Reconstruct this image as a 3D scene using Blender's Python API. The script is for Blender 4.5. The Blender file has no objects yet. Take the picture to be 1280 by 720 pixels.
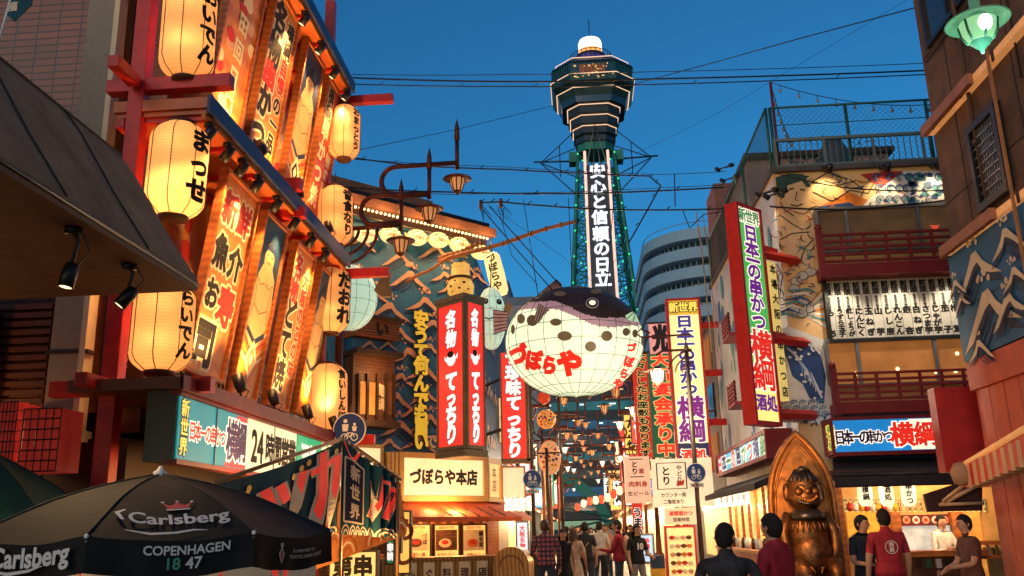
import bpy, bmesh, math, random
from mathutils import Vector, Matrix
from mathutils.geometry import tessellate_polygon
random.seed(7)
SC = bpy.context.scene
COL = SC.collection
R = math.radians
# ------------------------------------------------------------------ camera
F = 1121.0                       # focal length in pixels of a 1280 wide frame
CAM = Vector((0, 0, 1.6))
dY = Vector((90, -300, -F)).normalized()
dZ = Vector((-100, 4160, -F)); dZ = (dZ - dY * dZ.dot(dY)).normalized()
dX = dY.cross(dZ)
R3 = Matrix((dX, dY, dZ))
cam_d = bpy.data.cameras.new("camera"); cam = bpy.data.objects.new("camera", cam_d); COL.objects.link(cam)
cam_d.sensor_width = 36; cam_d.lens = 36 * F / 1280; cam_d.clip_end = 3000; cam_d.clip_start = .05
cam.matrix_world = Matrix.Translation(CAM) @ R3.to_4x4()
SC.camera = cam
# ------------------------------------------------------------------ sky, sun, exposure
SUN_EL, SUN_ROT, SKY = 5.0, 205.0, .088
w = bpy.data.worlds.new("World"); SC.world = w; w.use_nodes = True
nt = w.node_tree; bg = nt.nodes["Background"]
sky = nt.nodes.new("ShaderNodeTexSky"); sky.sky_type = 'NISHITA'; sky.sun_disc = False
sky.sun_elevation = R(SUN_EL); sky.sun_rotation = R(SUN_ROT); sky.ozone_density = 6.0; sky.air_density = 1.0; sky.dust_density = .2
tint = nt.nodes.new("ShaderNodeMix"); tint.data_type = 'RGBA'; tint.blend_type = 'MULTIPLY'; tint.inputs[0].default_value = 1
tint.inputs[7].default_value = (1.15, 1.34, 1.06, 1)
nt.links.new(sky.outputs[0], tint.inputs[6]); nt.links.new(tint.outputs[2], bg.inputs[0])
bg.inputs[1].default_value = SKY
sd = bpy.data.lights.new("sun", 'SUN'); sd.energy = .5; sd.angle = R(50); sd.color = (1, .66, .40)
so = bpy.data.objects.new("sun", sd); COL.objects.link(so)
so.rotation_euler = Vector((math.sin(R(SUN_ROT)), math.cos(R(SUN_ROT)), math.tan(R(SUN_EL + 4)))).to_track_quat('Z', 'Y').to_euler()
SC.view_settings.view_transform = 'Standard'; SC.view_settings.look = 'None'; SC.view_settings.exposure = 1.2; SC.view_settings.gamma = 1
SC.render.engine = 'CYCLES'
SC.cycles.use_denoising = True; SC.cycles.max_bounces = 5; SC.cycles.diffuse_bounces = 3; SC.cycles.glossy_bounces = 2
SC.cycles.transmission_bounces = 4; SC.cycles.transparent_max_bounces = 8; SC.cycles.sample_clamp_indirect = 3
SC.cycles.caustics_reflective = False; SC.cycles.caustics_refractive = False
# ------------------------------------------------------------------ pixel helpers (1280x720 pixels of the photograph)
def ray(x, y): return (R3 @ Vector((x - 640, 360 - y, -F)))
def P(x, y, X=None, Y=None, Z=None):
    d = ray(x, y)
    t = (X / d.x) if X is not None else (Y / d.y) if Y is not None else ((Z - 1.6) / d.z)
    return CAM + d * t
class Fr:
    """flat frame: O + a*u + b*v + c*n; callable"""
    def __init__(s, O, u, v=(0, 0, 1)):
        s.O = Vector(O); s.u = Vector(u).normalized(); s.v = Vector(v); s.v = (s.v - s.u * s.v.dot(s.u)).normalized(); s.n = s.u.cross(s.v)
    def __call__(s, a, b, c=0): return s.O + s.u * a + s.v * b + s.n * c
    def px(s, x, y, c=0):
        d = ray(x, y); O = s.O + s.n * c
        t = (O - CAM).dot(s.n) / d.dot(s.n); q = CAM + d * t - s.O
        return q.dot(s.u), q.dot(s.v)
    def off(s, c): return Fr(s.O + s.n * c, s.u, s.v)
def FY(Y): return Fr((0, Y, 0), (1, 0, 0))          # plane across the street, faces the camera; a = X, b = Z
def FL(X): return Fr((X, 0, 0), (0, 1, 0))          # left side of the street, faces +X; a = Y
def FRt(X): return Fr((X, 0, 0), (0, -1, 0))        # right side, faces -X; a = -Y
def between(p, q, v=(0, 0, 1)):                      # frame from point p (bottom left) to q
    p, q = Vector(p), Vector(q); f = Fr(p, q - p, v); f.w = (q - p).length; return f
# ------------------------------------------------------------------ materials
def S(r, g, b):
    f = lambda c: (c / 255 / 12.92) if c / 255 <= .04045 else ((c / 255 + .055) / 1.055) ** 2.4
    return (f(r), f(g), f(b))
_m = {}
def mat(name, col, rough=.6, metal=0, var=.22, scale=4., bump=0., emit=0., ecol=None, spec=.4, brick=None, wave=None, col2=None, coat=0):
    if name in _m: return _m[name]
    m = bpy.data.materials.new(name); m.use_nodes = True; n = m.node_tree; p = n.nodes["Principled BSDF"]
    p.inputs["Roughness"].default_value = rough; p.inputs["Metallic"].default_value = metal; p.inputs["Specular IOR Level"].default_value = spec
    p.inputs["Coat Weight"].default_value = coat
    tc = n.nodes.new("ShaderNodeTexCoord"); nz = n.nodes.new("ShaderNodeTexNoise"); nz.inputs["Scale"].default_value = scale; nz.inputs["Detail"].default_value = 6
    nz.inputs["Roughness"].default_value = .65
    n.links.new(tc.outputs["Object"], nz.inputs["Vector"])
    mr = n.nodes.new("ShaderNodeMapRange"); mr.inputs[1].default_value = .3; mr.inputs[2].default_value = .7
    mr.inputs[3].default_value = 1 - var; mr.inputs[4].default_value = 1 + var; n.links.new(nz.outputs[0], mr.inputs[0])
    mx = n.nodes.new("ShaderNodeMix"); mx.data_type = 'RGBA'; mx.blend_type = 'MULTIPLY'; mx.inputs[0].default_value = 1
    mx.inputs[6].default_value = (*col, 1); n.links.new(mr.outputs[0], mx.inputs[7])
    hgt = nz.outputs[0]
    if brick:                                         # (brick width, row height, mortar colour, mortar size, axis map)
        mp = n.nodes.new("ShaderNodeMapping"); mp.inputs["Rotation"].default_value = brick[4]; n.links.new(tc.outputs["Object"], mp.inputs[0])
        bt = n.nodes.new("ShaderNodeTexBrick"); bt.offset = brick[5] if len(brick) > 5 else 0.0; bt.inputs["Scale"].default_value = 1; bt.inputs["Brick Width"].default_value = brick[0]
        bt.inputs["Row Height"].default_value = brick[1]; bt.inputs["Mortar Size"].default_value = brick[3]; bt.inputs["Mortar Smooth"].default_value = .1
        c2 = col2 or tuple(c * .7 for c in col)
        bt.inputs["Color1"].default_value = (*col, 1); bt.inputs["Color2"].default_value = (*c2, 1); bt.inputs["Mortar"].default_value = (*brick[2], 1)
        n.links.new(mp.outputs[0], bt.inputs[0]); n.links.new(bt.outputs[0], mx.inputs[6]); hgt = bt.outputs[1]
    if wave:                                          # (scale, direction, second colour, distortion)
        wt = n.nodes.new("ShaderNodeTexWave"); wt.inputs["Scale"].default_value = wave[0]; wt.bands_direction = wave[1]; wt.inputs["Distortion"].default_value = wave[3]
        wt.inputs["Detail"].default_value = 3
        n.links.new(tc.outputs["Object"], wt.inputs[0]); m2 = n.nodes.new("ShaderNodeMix"); m2.data_type = 'RGBA'
        m2.inputs[6].default_value = (*col, 1); m2.inputs[7].default_value = (*wave[2], 1); n.links.new(wt.outputs[1], m2.inputs[0]); n.links.new(m2.outputs[2], mx.inputs[6])
    n.links.new(mx.outputs[2], p.inputs["Base Color"])
    if bump:
        b = n.nodes.new("ShaderNodeBump"); b.inputs["Strength"].default_value = bump; b.inputs["Distance"].default_value = .02
        if brick: b.invert = True
        n.links.new(hgt, b.inputs["Height"]); n.links.new(b.outputs[0], p.inputs["Normal"])
    if emit:
        e = n.nodes.new("ShaderNodeMix"); e.data_type = 'RGBA'; e.blend_type = 'MULTIPLY'; e.inputs[0].default_value = .8
        e.inputs[6].default_value = (*(ecol or col), 1); n.links.new(mr.outputs[0], e.inputs[7])
        n.links.new(e.outputs[2], p.inputs["Emission Color"]); p.inputs["Emission Strength"].default_value = emit
    _m[name] = m; return m
def lit(name, rgb, k=1., var=.14, scale=1.6):           # a face that gives off light (back-lit sign, screen, bulb)
    c = S(*rgb); return mat(name, tuple(min(.8, x * .5) for x in c), .45, emit=k * .47, ecol=c, var=var, scale=scale)
# ------------------------------------------------------------------ mesh builder
class MB:
    def __init__(s): s.v = []; s.f = []; s.m = []; s.ms = []; s.sm = []
    def mi(s, m):
        if m not in s.ms: s.ms.append(m)
        return s.ms.index(m)
    def add(s, vs, fs, m, smooth=False):
        o = len(s.v); s.v += [Vector(x) for x in vs]; i = s.mi(m)
        for f in fs: s.f.append([o + k for k in f]); s.m.append(i); s.sm.append(smooth)
        return s
    def box(s, fr, a0, a1, b0, b1, c0, c1, m):
        V = [fr(a, b, c) for c in (c0, c1) for b in (b0, b1) for a in (a0, a1)]
        return s.add(V, [(0, 2, 3, 1), (4, 5, 7, 6), (0, 1, 5, 4), (2, 6, 7, 3), (0, 4, 6, 2), (1, 3, 7, 5)], m)
    def poly(s, fr, pts, m, c=0.):
        V = [fr(p[0], p[1], c) for p in pts]
        T = tessellate_polygon([[Vector((p[0], p[1], 0)) for p in pts]])
        fs = []
        for t in T:
            a, b, d = (Vector((pts[k][0], pts[k][1])) for k in t)
            fs.append(tuple(t) if (b - a).cross(d - a) > 0 else tuple(reversed(t)))
        return s.add(V, fs, m)
    def prism(s, fr, pts, c0, c1, m):
        s.poly(fr, pts, m, c1); n = len(pts)
        area = sum(pts[i][0] * pts[(i + 1) % n][1] - pts[(i + 1) % n][0] * pts[i][1] for i in range(n))
        if area < 0: pts = list(reversed(pts))
        V = [fr(p[0], p[1], c0) for p in pts] + [fr(p[0], p[1], c1) for p in pts]
        s.add(V, [(i, (i + 1) % n, (i + 1) % n + n, i + n) for i in range(n)], m)
        return s.add([fr(p[0], p[1], c0) for p in pts], [tuple(reversed(range(n)))], m) if n < 5 else s
    def tube(s, pts, r, m, n=6, smooth=True, caps=True):
        pts = [Vector(p) for p in pts]; k = len(pts); rr = r if isinstance(r, (list, tuple)) else [r] * k
        V = []; up = None
        for i, p in enumerate(pts):
            t = (pts[min(i + 1, k - 1)] - pts[max(i - 1, 0)]); t = t.normalized() if t.length > 1e-9 else Vector((0, 0, 1))
            if up is None: up = Vector((0, 0, 1)) if abs(t.z) < .9 else Vector((1, 0, 0))
            e = (up - t * up.dot(t)); e = e.normalized() if e.length > 1e-6 else t.orthogonal().normalized(); up = e; g = t.cross(e)
            V += [p + (e * math.cos(2 * math.pi * j / n) + g * math.sin(2 * math.pi * j / n)) * rr[i] for j in range(n)]
        fs = [(i * n + j, i * n + (j + 1) % n, (i + 1) * n + (j + 1) % n, (i + 1) * n + j) for i in range(k - 1) for j in range(n)]
        if caps: fs += [tuple(reversed(range(n))), tuple(range((k - 1) * n, k * n))]
        return s.add(V, fs, m, smooth)
    def bar(s, p, q, w, m): return s.tube([p, q], w * .7071, m, 4, False)
    def lathe(s, c, prof, m, n=20, smooth=True, ax=None):
        c = Vector(c); V = []
        A = ax or Matrix.Identity(3)
        for r, z in prof: V += [c + A @ Vector((r * math.cos(2 * math.pi * j / n), r * math.sin(2 * math.pi * j / n), z)) for j in range(n)]
        k = len(prof)
        fs = [(i * n + j, i * n + (j + 1) % n, (i + 1) * n + (j + 1) % n, (i + 1) * n + j) for i in range(k - 1) for j in range(n)]
        return s.add(V, fs, m, smooth)
    def grid(s, fn, nu, nv, m, smooth=True, mf=None):
        V = [fn(i / nu, j / nv) for j in range(nv + 1) for i in range(nu + 1)]
        for j in range(nv):
            pass
        W = nu + 1
        if mf is None:
            return s.add(V, [(j * W + i, j * W + i + 1, (j + 1) * W + i + 1, (j + 1) * W + i) for j in range(nv) for i in range(nu)], m, smooth)
        o = len(s.v); s.v += [Vector(x) for x in V]
        for j in range(nv):
            for i in range(nu):
                s.f.append([o + j * W + i, o + j * W + i + 1, o + (j + 1) * W + i + 1, o + (j + 1) * W + i]); s.m.append(s.mi(mf((i + .5) / nu, (j + .5) / nv))); s.sm.append(smooth)
        return s
    def ball(s, c, rx, ry, rz, m, nu=18, nv=12, mf=None):
        c = Vector(c)
        fn = lambda u, v: c + Vector((rx * math.cos(2 * math.pi * u) * math.sin(math.pi * v), ry * math.sin(2 * math.pi * u) * math.sin(math.pi * v), -rz * math.cos(math.pi * v)))
        return s.grid(fn, nu, nv, m, True, mf)
    def disc(s, fr, a, b, ra, rb, m, c=0., n=18): return s.poly(fr, [(a + ra * math.cos(2 * math.pi * k / n), b + rb * math.sin(2 * math.pi * k / n)) for k in range(n)], m, c)
    def ring(s, fr, a, b, r0, r1, m, c=0., n=24, t0=0, t1=2 * math.pi, sq=1.):
        V = []; full = abs(t1 - t0 - 2 * math.pi) < 1e-6
        for k in range(n + 1):
            t = t0 + (t1 - t0) * k / n
            V += [fr(a + r0 * math.cos(t), b + sq * r0 * math.sin(t), c), fr(a + r1 * math.cos(t), b + sq * r1 * math.sin(t), c)]
        return s.add(V, [(2 * k, 2 * k + 1, 2 * k + 3, 2 * k + 2) for k in range(n)], m)
    def stroke(s, fr, pts, wd, m, c=0.):               # flat painted line along 2D points, tapered ends if wd is a list
        k = len(pts); ws = wd if isinstance(wd, (list, tuple)) else [wd] * k; V = []
        for i in range(k):
            p, q = Vector(pts[max(i - 1, 0)]), Vector(pts[min(i + 1, k - 1)]); d = (q - p); d = d.normalized() if d.length > 1e-9 else Vector((1, 0)); e = Vector((-d.y, d.x)) * ws[i] * .5
            x = Vector(pts[i]); V += [fr(x.x - e.x, x.y - e.y, c), fr(x.x + e.x, x.y + e.y, c)]
        return s.add(V, [(2 * i, 2 * i + 2, 2 * i + 3, 2 * i + 1) for i in range(k - 1)], m)
    def glyph(s, fr, g, a, b, sx, sy, m, c, bold, shear=0., rot=0., er=0.):
        V2, T, B = GL(g)
        if len(g) == 1:                               # dense characters get thinner strokes
            per = sum(math.hypot(p[0] - q[0], p[1] - q[1]) for p, q in B); bold = min(bold * .74, sy * max(.01, .30 * (2 / max(per, .1) - .06)))
        bold += er
        ca, sa = math.cos(rot), math.sin(rot)
        def tf(p):
            x, y = p[0] * sx + p[1] * shear * sy, p[1] * sy
            return (a + x * ca - y * sa, b + x * sa + y * ca)
        s.add([fr(*tf(p), c) for p in V2], T, m)
        if bold:
            V = []; fs = []; r = bold
            for i, (p, q) in enumerate(B):
                p, q = Vector(tf(p)), Vector(tf(q)); d = q - p
                if d.length < 1e-7: continue
                d.normalize(); e = Vector((-d.y, d.x)) * r; p = p - d * r * .75; q = q + d * r * .75
                cc = c - .0002 - (i % 9) * .00012; o = len(V)
                V += [fr(*(p - e), cc), fr(*(q - e), cc), fr(*(q + e), cc), fr(*(p + e), cc)]; fs.append((o, o + 1, o + 2, o + 3))
            s.add(V, fs, m)
        return s
    def text(s, fr, t, a, b, size, m, c=.006, bold=.03, vert=False, adv=None, sx=1., outline=(), shear=0., dc=.003, rot=0., word=False):
        """centred on (a, b); size = cell height; outline = [(extra radius in cells, material), ...] drawn beneath"""
        n = len(t); adv = adv or (1.0 if vert else .98); L = []
        if word: L = [(t, a, b)]
        else:
            for i, ch in enumerate(t):
                k = i - (n - 1) / 2
                if ch == ' ': continue
                dx, dy = (0, -k * adv * size) if vert else (k * adv * size * sx, 0)
                L.append((ch, a + dx * math.cos(rot) - dy * math.sin(rot), b + dx * math.sin(rot) + dy * math.cos(rot)))
        for ch, x, y in L:
            for j, (er, om) in enumerate(outline): s.glyph(fr, ch, x, y, size * sx, size, om, c - dc * (j + 1), bold * size, shear, rot, er * size)
            s.glyph(fr, ch, x, y, size * sx, size, m, c, bold * size, shear, rot)
        return s
    def build(s, name, parent=None, at=None, bevel=0., kind=None):
        W = Matrix()
        o = parent
        while o is not None: W = o.matrix_basis @ W; o = o.parent
        if at is not None: W = Matrix.Translation(Vector(at))
        I = W.inverted()
        me = bpy.data.meshes.new(name); me.from_pydata([I @ v for v in s.v], [], s.f)
        for m in s.ms: me.materials.append(m)
        me.polygons.foreach_set("material_index", s.m); me.polygons.foreach_set("use_smooth", s.sm); me.update()
        ob = bpy.data.objects.new(name, me); COL.objects.link(ob)
        if parent is not None: ob.parent = parent
        elif at is not None: ob.location = Vector(at)
        if bevel:
            bv = ob.modifiers.new("bevel", 'BEVEL'); bv.width = bevel; bv.segments = 2; bv.limit_method = 'ANGLE'
        if kind: ob["kind"] = kind
        return ob
# ------------------------------------------------------------------ lettering
_gl = {}
def GL(g):
    if g in _gl: return _gl[g]
    c = bpy.data.curves.new('t', 'FONT'); c.body = g; c.size = 1; c.resolution_u = 3
    o = bpy.data.objects.new('t', c); COL.objects.link(o)
    me = bpy.data.meshes.new_from_object(o.evaluated_get(bpy.context.evaluated_depsgraph_get()))
    bpy.data.objects.remove(o); bpy.data.curves.remove(c)
    V = [(v.co.x, v.co.y) for v in me.vertices]; T = []; cnt = {}
    for p in me.polygons:
        t = list(p.vertices); T.append(t)
        ar = sum(V[t[i]][0] * V[t[(i + 1) % len(t)]][1] - V[t[(i + 1) % len(t)]][0] * V[t[i]][1] for i in range(len(t)))
        if ar < 0: t.reverse()
        for i in range(len(t)):
            k = tuple(sorted((t[i], t[(i + 1) % len(t)]))); cnt[k] = cnt.get(k, 0) + 1
    bpy.data.meshes.remove(me)
    if len(g) > 1 or ord(g[0]) < 0x2000:
        xs = [v[0] for v in V]; ys = [v[1] for v in V]; cx, cy = (min(xs) + max(xs)) / 2, .36 if len(g) == 1 or g.isdigit() or g.isupper() else (min(ys) + max(ys)) / 2
        k = 1.0
    else:
        (x0, x1, y0, y1) = CELL(); cx, cy, k = (x0 + x1) / 2, (y0 + y1) / 2, .86 / (y1 - y0)
    V = [((x - cx) * k, (y - cy) * k) for x, y in V]
    _gl[g] = (V, T, [(V[a], V[b]) for (a, b), q in cnt.items() if q == 1]); return _gl[g]
_cell = []
def CELL():
    if not _cell:
        c = bpy.data.curves.new('t', 'FONT'); c.body = '国'; c.size = 1; o = bpy.data.objects.new('t', c); COL.objects.link(o)
        me = bpy.data.meshes.new_from_object(o.evaluated_get(bpy.context.evaluated_depsgraph_get())); bpy.data.objects.remove(o)
        xs = [v.co.x for v in me.vertices]; ys = [v.co.y for v in me.vertices]; _cell.append((min(xs), max(xs), min(ys), max(ys))); bpy.data.meshes.remove(me)
    return _cell[0]
# ------------------------------------------------------------------ things
def thing(name, label, cat, loc=(0, 0, 0), rz=0., group=None):
    o = bpy.data.objects.new(name, None); COL.objects.link(o); o.location = Vector(loc); o.rotation_euler = (0, 0, rz); o.empty_display_size = .2
    o["label"] = label; o["category"] = cat
    o.matrix_basis = Matrix.Translation(Vector(loc)) @ Matrix.Rotation(rz, 4, 'Z')
    if group: o["group"] = group
    return o
def tag(o, label, cat, group=None):
    o["label"] = label; o["category"] = cat
    if group: o["group"] = group
    return o
def copy_tree(o, loc=None, rz=None, label=None, parent=None, scale=None):
    c = o.copy(); COL.objects.link(c)
    if parent is not None: c.parent = parent
    if loc is not None: c.location = Vector(loc)
    if rz is not None: c.rotation_euler = (0, 0, rz)
    if scale is not None: c.scale = scale if hasattr(scale, '__len__') else (scale,) * 3
    if label: c["label"] = label
    for ch in [x for x in bpy.data.objects if x.parent == o]: copy_tree(ch, parent=c)
    return c
def lamp(kind, loc, power, col, parent=None, target=None, size=60, blend=.6, rad=.06):
    d = bpy.data.lights.new(kind, kind.upper()); d.energy = power; d.color = col; d.shadow_soft_size = rad
    o = bpy.data.objects.new(kind + "_light", d); COL.objects.link(o)
    W = Matrix(); q = parent
    while q is not None: W = q.matrix_basis @ W; q = q.parent
    loc = Vector(loc); M = Matrix.Translation(loc)
    if target is not None:
        d.spot_size = R(size); d.spot_blend = blend
        M = M @ (Vector(target) - loc).to_track_quat('-Z', 'Y').to_matrix().to_4x4()
    if parent is not None: o.parent = parent
    o.matrix_basis = W.inverted() @ M
    return o
WARM = (1, .62, .28); AMB = (1, .5, .16); WHITE = (1, .9, .75); GREEN = (.6, 1, .78)
# ================================================================== palette
RED = mat("red_paint", (.6, .024, .02), .42, bump=.05, scale=6); DRED = mat("dark_red_paint", (.2, .012, .015), .5)
BLK = mat("black_metal", (.012, .012, .013), .4, spec=.5); INK = mat("black_ink", (.01, .008, .007), .7, var=.1)
WOODO = mat("orange_wood", (.42, .13, .03), .5, wave=(2.5, 'Z', (.3, .08, .018), 4.), scale=9, bump=.1)
WOOD = mat("brown_wood", (.14, .055, .02), .55, wave=(3, 'Z', (.09, .032, .012), 5.), scale=8, bump=.15)
DWOOD = mat("dark_wood", (.045, .02, .01), .6, scale=7, bump=.1)
AMBER = mat("amber_board", (.66, .24, .05), .5, var=.3, scale=2.6, wave=(.8, 'Z', (.5, .14, .025), 6.), bump=.1)
CREAMP = mat("cream_paint", (.74, .58, .36), .6, var=.16, scale=3); PEACH = mat("peach_paint", (.62, .33, .19), .6, var=.2, scale=6)
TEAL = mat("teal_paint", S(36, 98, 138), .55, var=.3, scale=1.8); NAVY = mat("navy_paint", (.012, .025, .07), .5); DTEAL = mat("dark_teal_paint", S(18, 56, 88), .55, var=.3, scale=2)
BLUE = mat("blue_paint", (.02, .05, .16), .5); SKIN_P = mat("figure_cream", (.72, .42, .17), .55, var=.12); GOLDP = mat("gold_paint", (.75, .38, .03), .35, metal=.2)
REDINK = mat("red_ink", (.55, .03, .015), .6, var=.1); CRM = mat("ivory_outline", (.8, .66, .42), .6, var=.08); ORANGEP = mat("orange_paint", (.62, .17, .02), .5, var=.2)
CONC = mat("beige_stone", (.3, .24, .17), .75, scale=12, bump=.2, var=.15); WHITEP = mat("white_paint", (.75, .73, .68), .55, var=.1)
STEEL = mat("grey_steel", (.25, .25, .26), .4, metal=.7)
# ================================================================== ground
g = MB(); f = Fr((0, 0, 0), (1, 0, 0), (0, 1, 0))
g.add([f(-900, -60), f(900, -60), f(900, 1500), f(-900, 1500)], [(0, 1, 2, 3)], mat("asphalt", (.05, .047, .045), .8, scale=.8, bump=.2)); g.build("ground", kind="structure")
g = MB(); f = Fr((0, 0, .004), (1, 0, 0), (0, 1, 0))
g.add([f(-9, 1), f(9, 1), f(9, 140), f(-9, 140)], [(0, 1, 2, 3)], mat("street_pavers", (.2, .16, .13), .55, brick=(.6, .3, (.09, .075, .06), .012, (0, 0, 0), .5), col2=(.15, .12, .1), scale=1.5, bump=.25)); g.build("street", kind="structure")
# ================================================================== left: tiled corner building and dark canopy
tb = thing("tiled_building", "dark brown tiled building with a beige stone pilaster beside the red sign frame", "building", (-9, 11.5, 0))
TILE = mat("brown_tile", (.26, .055, .012), .35, brick=(.34, .115, (.012, .007, .006), .011, (R(90), 0, 0), 0.), col2=(.17, .036, .01), scale=2, bump=.5, spec=.6)
b = MB(); b.box(FY(11.6), -14, -7.15, 0, 14, -3, 0, TILE); b.build("tile_wall", tb)
b = MB(); b.box(FY(11.5), -7.15, -6.72, 2.85, 14, -.2, 0, CONC); b.box(FY(11.5), -6.72, -6.64, 3.0, 14, -.2, .03, CREAMP); b.box(FY(11.5), -7.25, -6.55, 2.85, 3.0, -.2, .1, CONC); b.box(FY(11.5), -7.2, -6.6, 4.05, 4.1, -.15, .02, DWOOD); b.build("pilaster", tb)
COPPER = mat("copper_panel", (.22, .075, .025), .38, metal=.45, var=.35, scale=1.2, wave=(.5, 'X', (.1, .03, .012), 3.))
b = MB()
for z0, z1 in ((3.0, 4.6), (4.62, 6.6), (6.62, 8.9), (8.92, 11.4), (11.42, 14)): b.box(FY(11.9), -6.64, -6.0, z0, z1, -.1, 0, COPPER)
b.box(FY(11.88), -6.42, -6.30, 6.3, 7.9, -.02, .06, DWOOD); b.build("copper_cladding", tb)
b = MB()
for k in range(14): b.box(FY(11.58), -8.2, -7.2, 3.15 + k * .12, 3.22 + k * .12, 0, .05, mat("louver_brown", (.13, .04, .02), .5))
b.build("louver", tb)
b = MB(); b.box(FY(11.4), -9.6, -7.9, 3.2, 4.6, -.1, 0, mat("orange_panel", (.5, .2, .07), .5)); b.box(FY(11.4), -7.98, -7.9, 3.1, 4.7, -.1, .05, BLK); b.build("lit_panel", tb); lamp("point", FY(11.4)(-8.6, 3.0, .9), 22, AMB, tb, rad=.15)
b = MB(); b.box(FY(11.6), -14, -6.0, 0, 2.9, -3, -.02, DWOOD); b.build("shopfront_wall", tb)
RT = mat("red_glass_tile", (.5, .03, .02), .25, brick=(.16, .13, (.03, .01, .008), .012, (R(90), 0, 0), 0.), col2=(.36, .018, .015), bump=.8, scale=9, spec=.7, emit=.12)
for i, (x0, x1, y0, y1, Y, lab) in enumerate(((22, 78, 510, 590, 10.6, "red tiled lightbox with a black wire grid, hanging beside the wedge canopy's shadow"), (-8, 24, 502, 578, 10.9, "dim red tiled lightbox cut off by the photo's edge"))):
    p = P(x0, y1, Y=Y); q = P(x1, y0, Y=Y); t = thing("tiled_lightbox", lab, "lightbox", (p.x, Y, p.z), group="red tiled lightboxes")
    b = MB(); b.box(FY(Y), p.x, q.x, p.z, q.z, -.5, 0, RT); b.build("tiled_body", t)
    b = MB()
    for k in range(6):
        x = p.x + (q.x - p.x) * k / 5; b.bar((x, Y - .012, p.z), (x, Y - .012, q.z), .012, BLK)
    for k in range(7):
        z = p.z + (q.z - p.z) * k / 6; b.bar((p.x, Y - .012, z), (q.x, Y - .012, z), .012, BLK)
    b.build("wire_grid", t)
# canopy
cn = thing("entrance_canopy", "dark brown wedge canopy with two spot lamps beneath it", "canopy", (-6, 6, 3.8))
A = P(247, 360, Y=8.36); B_ = P(152, 196, Y=8.36); Cc = P(110, 170, Y=8.36)
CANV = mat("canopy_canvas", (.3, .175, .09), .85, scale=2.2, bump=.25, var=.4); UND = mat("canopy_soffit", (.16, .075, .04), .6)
fr = Fr((0, 8.36, 0), (1, 0, 0)); prof = [(-9.5, A.z + .02), (A.x, A.z + .02), (A.x, A.z + .07), (A.x * .6 + B_.x * .4, A.z * .58 + B_.z * .42), (A.x * .2 + B_.x * .8, A.z * .17 + B_.z * .83), (B_.x, B_.z), (B_.x - .35, B_.z + .12), (-9.5, B_.z + .3)]
b = MB(); n = len(prof)
V = [Vector((x, 8.36, z)) for x, z in prof] + [Vector((x, 2.0, z)) for x, z in prof]
b.add(V, [(i, i + n, (i + 1) % n + n, (i + 1) % n) for i in range(1, n)], CANV, False); b.add([Vector((x, 8.36, z)) for x, z in prof], [tuple(reversed(range(n)))], CANV)
b.build("canvas_cover", cn)
b = MB()
for y in (3.2, 4.6, 6.0, 7.3): b.tube([Vector((x, y, z + .004)) for x, z in prof[2:6]], .012, mat("seam_brown", (.06, .04, .025), .8), 5)
b.tube([(B_.x, 2, B_.z + .01), (B_.x, 8.36, B_.z + .01)], .016, mat("seam_brown", (.06, .04, .025), .8), 5); b.build("cover_seam", cn)
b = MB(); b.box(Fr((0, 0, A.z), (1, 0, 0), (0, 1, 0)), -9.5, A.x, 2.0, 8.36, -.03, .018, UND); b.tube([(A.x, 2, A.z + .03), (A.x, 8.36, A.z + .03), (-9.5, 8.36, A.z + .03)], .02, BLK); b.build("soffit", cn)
nb = thing("corner_shop", "dark shop wall behind the wedge canopy at the photo's left edge", "building", (-10.5, 5, 0))
b = MB(); b.box(FL(-9.5), 1.5, 8.5, 0, 9, -2, 0, DWOOD); b.build("wall", nb)
BULB = lit("warm_bulb", (255, 214, 150), 3.)
def spot_can(root, p, d, L=.2, r=.055, name="lamp_head", yoke=True, on=True):
    p = Vector(p); d = Vector(d).normalized(); ax = d.to_track_quat('Z', 'Y').to_matrix()
    b = MB(); b.lathe(p - d * L * .5, [(0, 0), (r * .8, 0), (r, L * .3), (r, L), (r * .86, L), (r * .86, L * .93)], BLK, 12, ax=ax); h = b.build(name, root)
    b = MB(); b.lathe(p - d * L * .5, [(r * .85, L * .94), (0, L * .95)], BULB if on else BLK, 12, ax=ax); b.build("lens", h)
    return h
def spotlight(p, d, mount, label, grp, power=0, target=None, size=70, col=AMB, L=.24, r=.07):
    p = Vector(p); t = thing("spot_lamp", label, "spot lamp", mount, group=grp)
    spot_can(t, p, d, L, r); mount = Vector(mount); mid = (mount + p) / 2 + Vector((.05, .06, 0))
    b = MB(); b.tube([mount, mount * .5 + mid * .5, p], .018, BLK); b.lathe(mount - Vector((0, 0, .02)), [(0, -.03), (.07, -.03), (.07, .03), (0, .03)], BLK, 12); b.build("bracket", t)
    b = MB(); b.tube([mount, mount + Vector((.09, -.05, -.04)), mid + Vector((.1, -.06, 0)), p], .008, BLK); b.build("cable", t)
    if power: lamp("spot", p + Vector(d).normalized() * (L * .5 + .03), power, col, t, target or p + Vector(d), size)
    return t
for (x, y, Y, X0), lab in zip(((86, 345, 6.4, -3.9), (158, 372, 7.4, -3.85)), ("black spot lamp under the dark canopy, the one pointing straight down", "black spot lamp near the canopy's far corner, tilted toward the street's left")):
    p = P(x, y, Y=Y); m = Vector((p.x, p.y, A.z - .03)); d = (-.1, -.15, -1) if x < 100 else (-.5, -.3, -.8)
    spotlight(p, d, m, lab, "spot lamps under the canopy", 60, None, 120, WARM, .2, .06)
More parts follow.
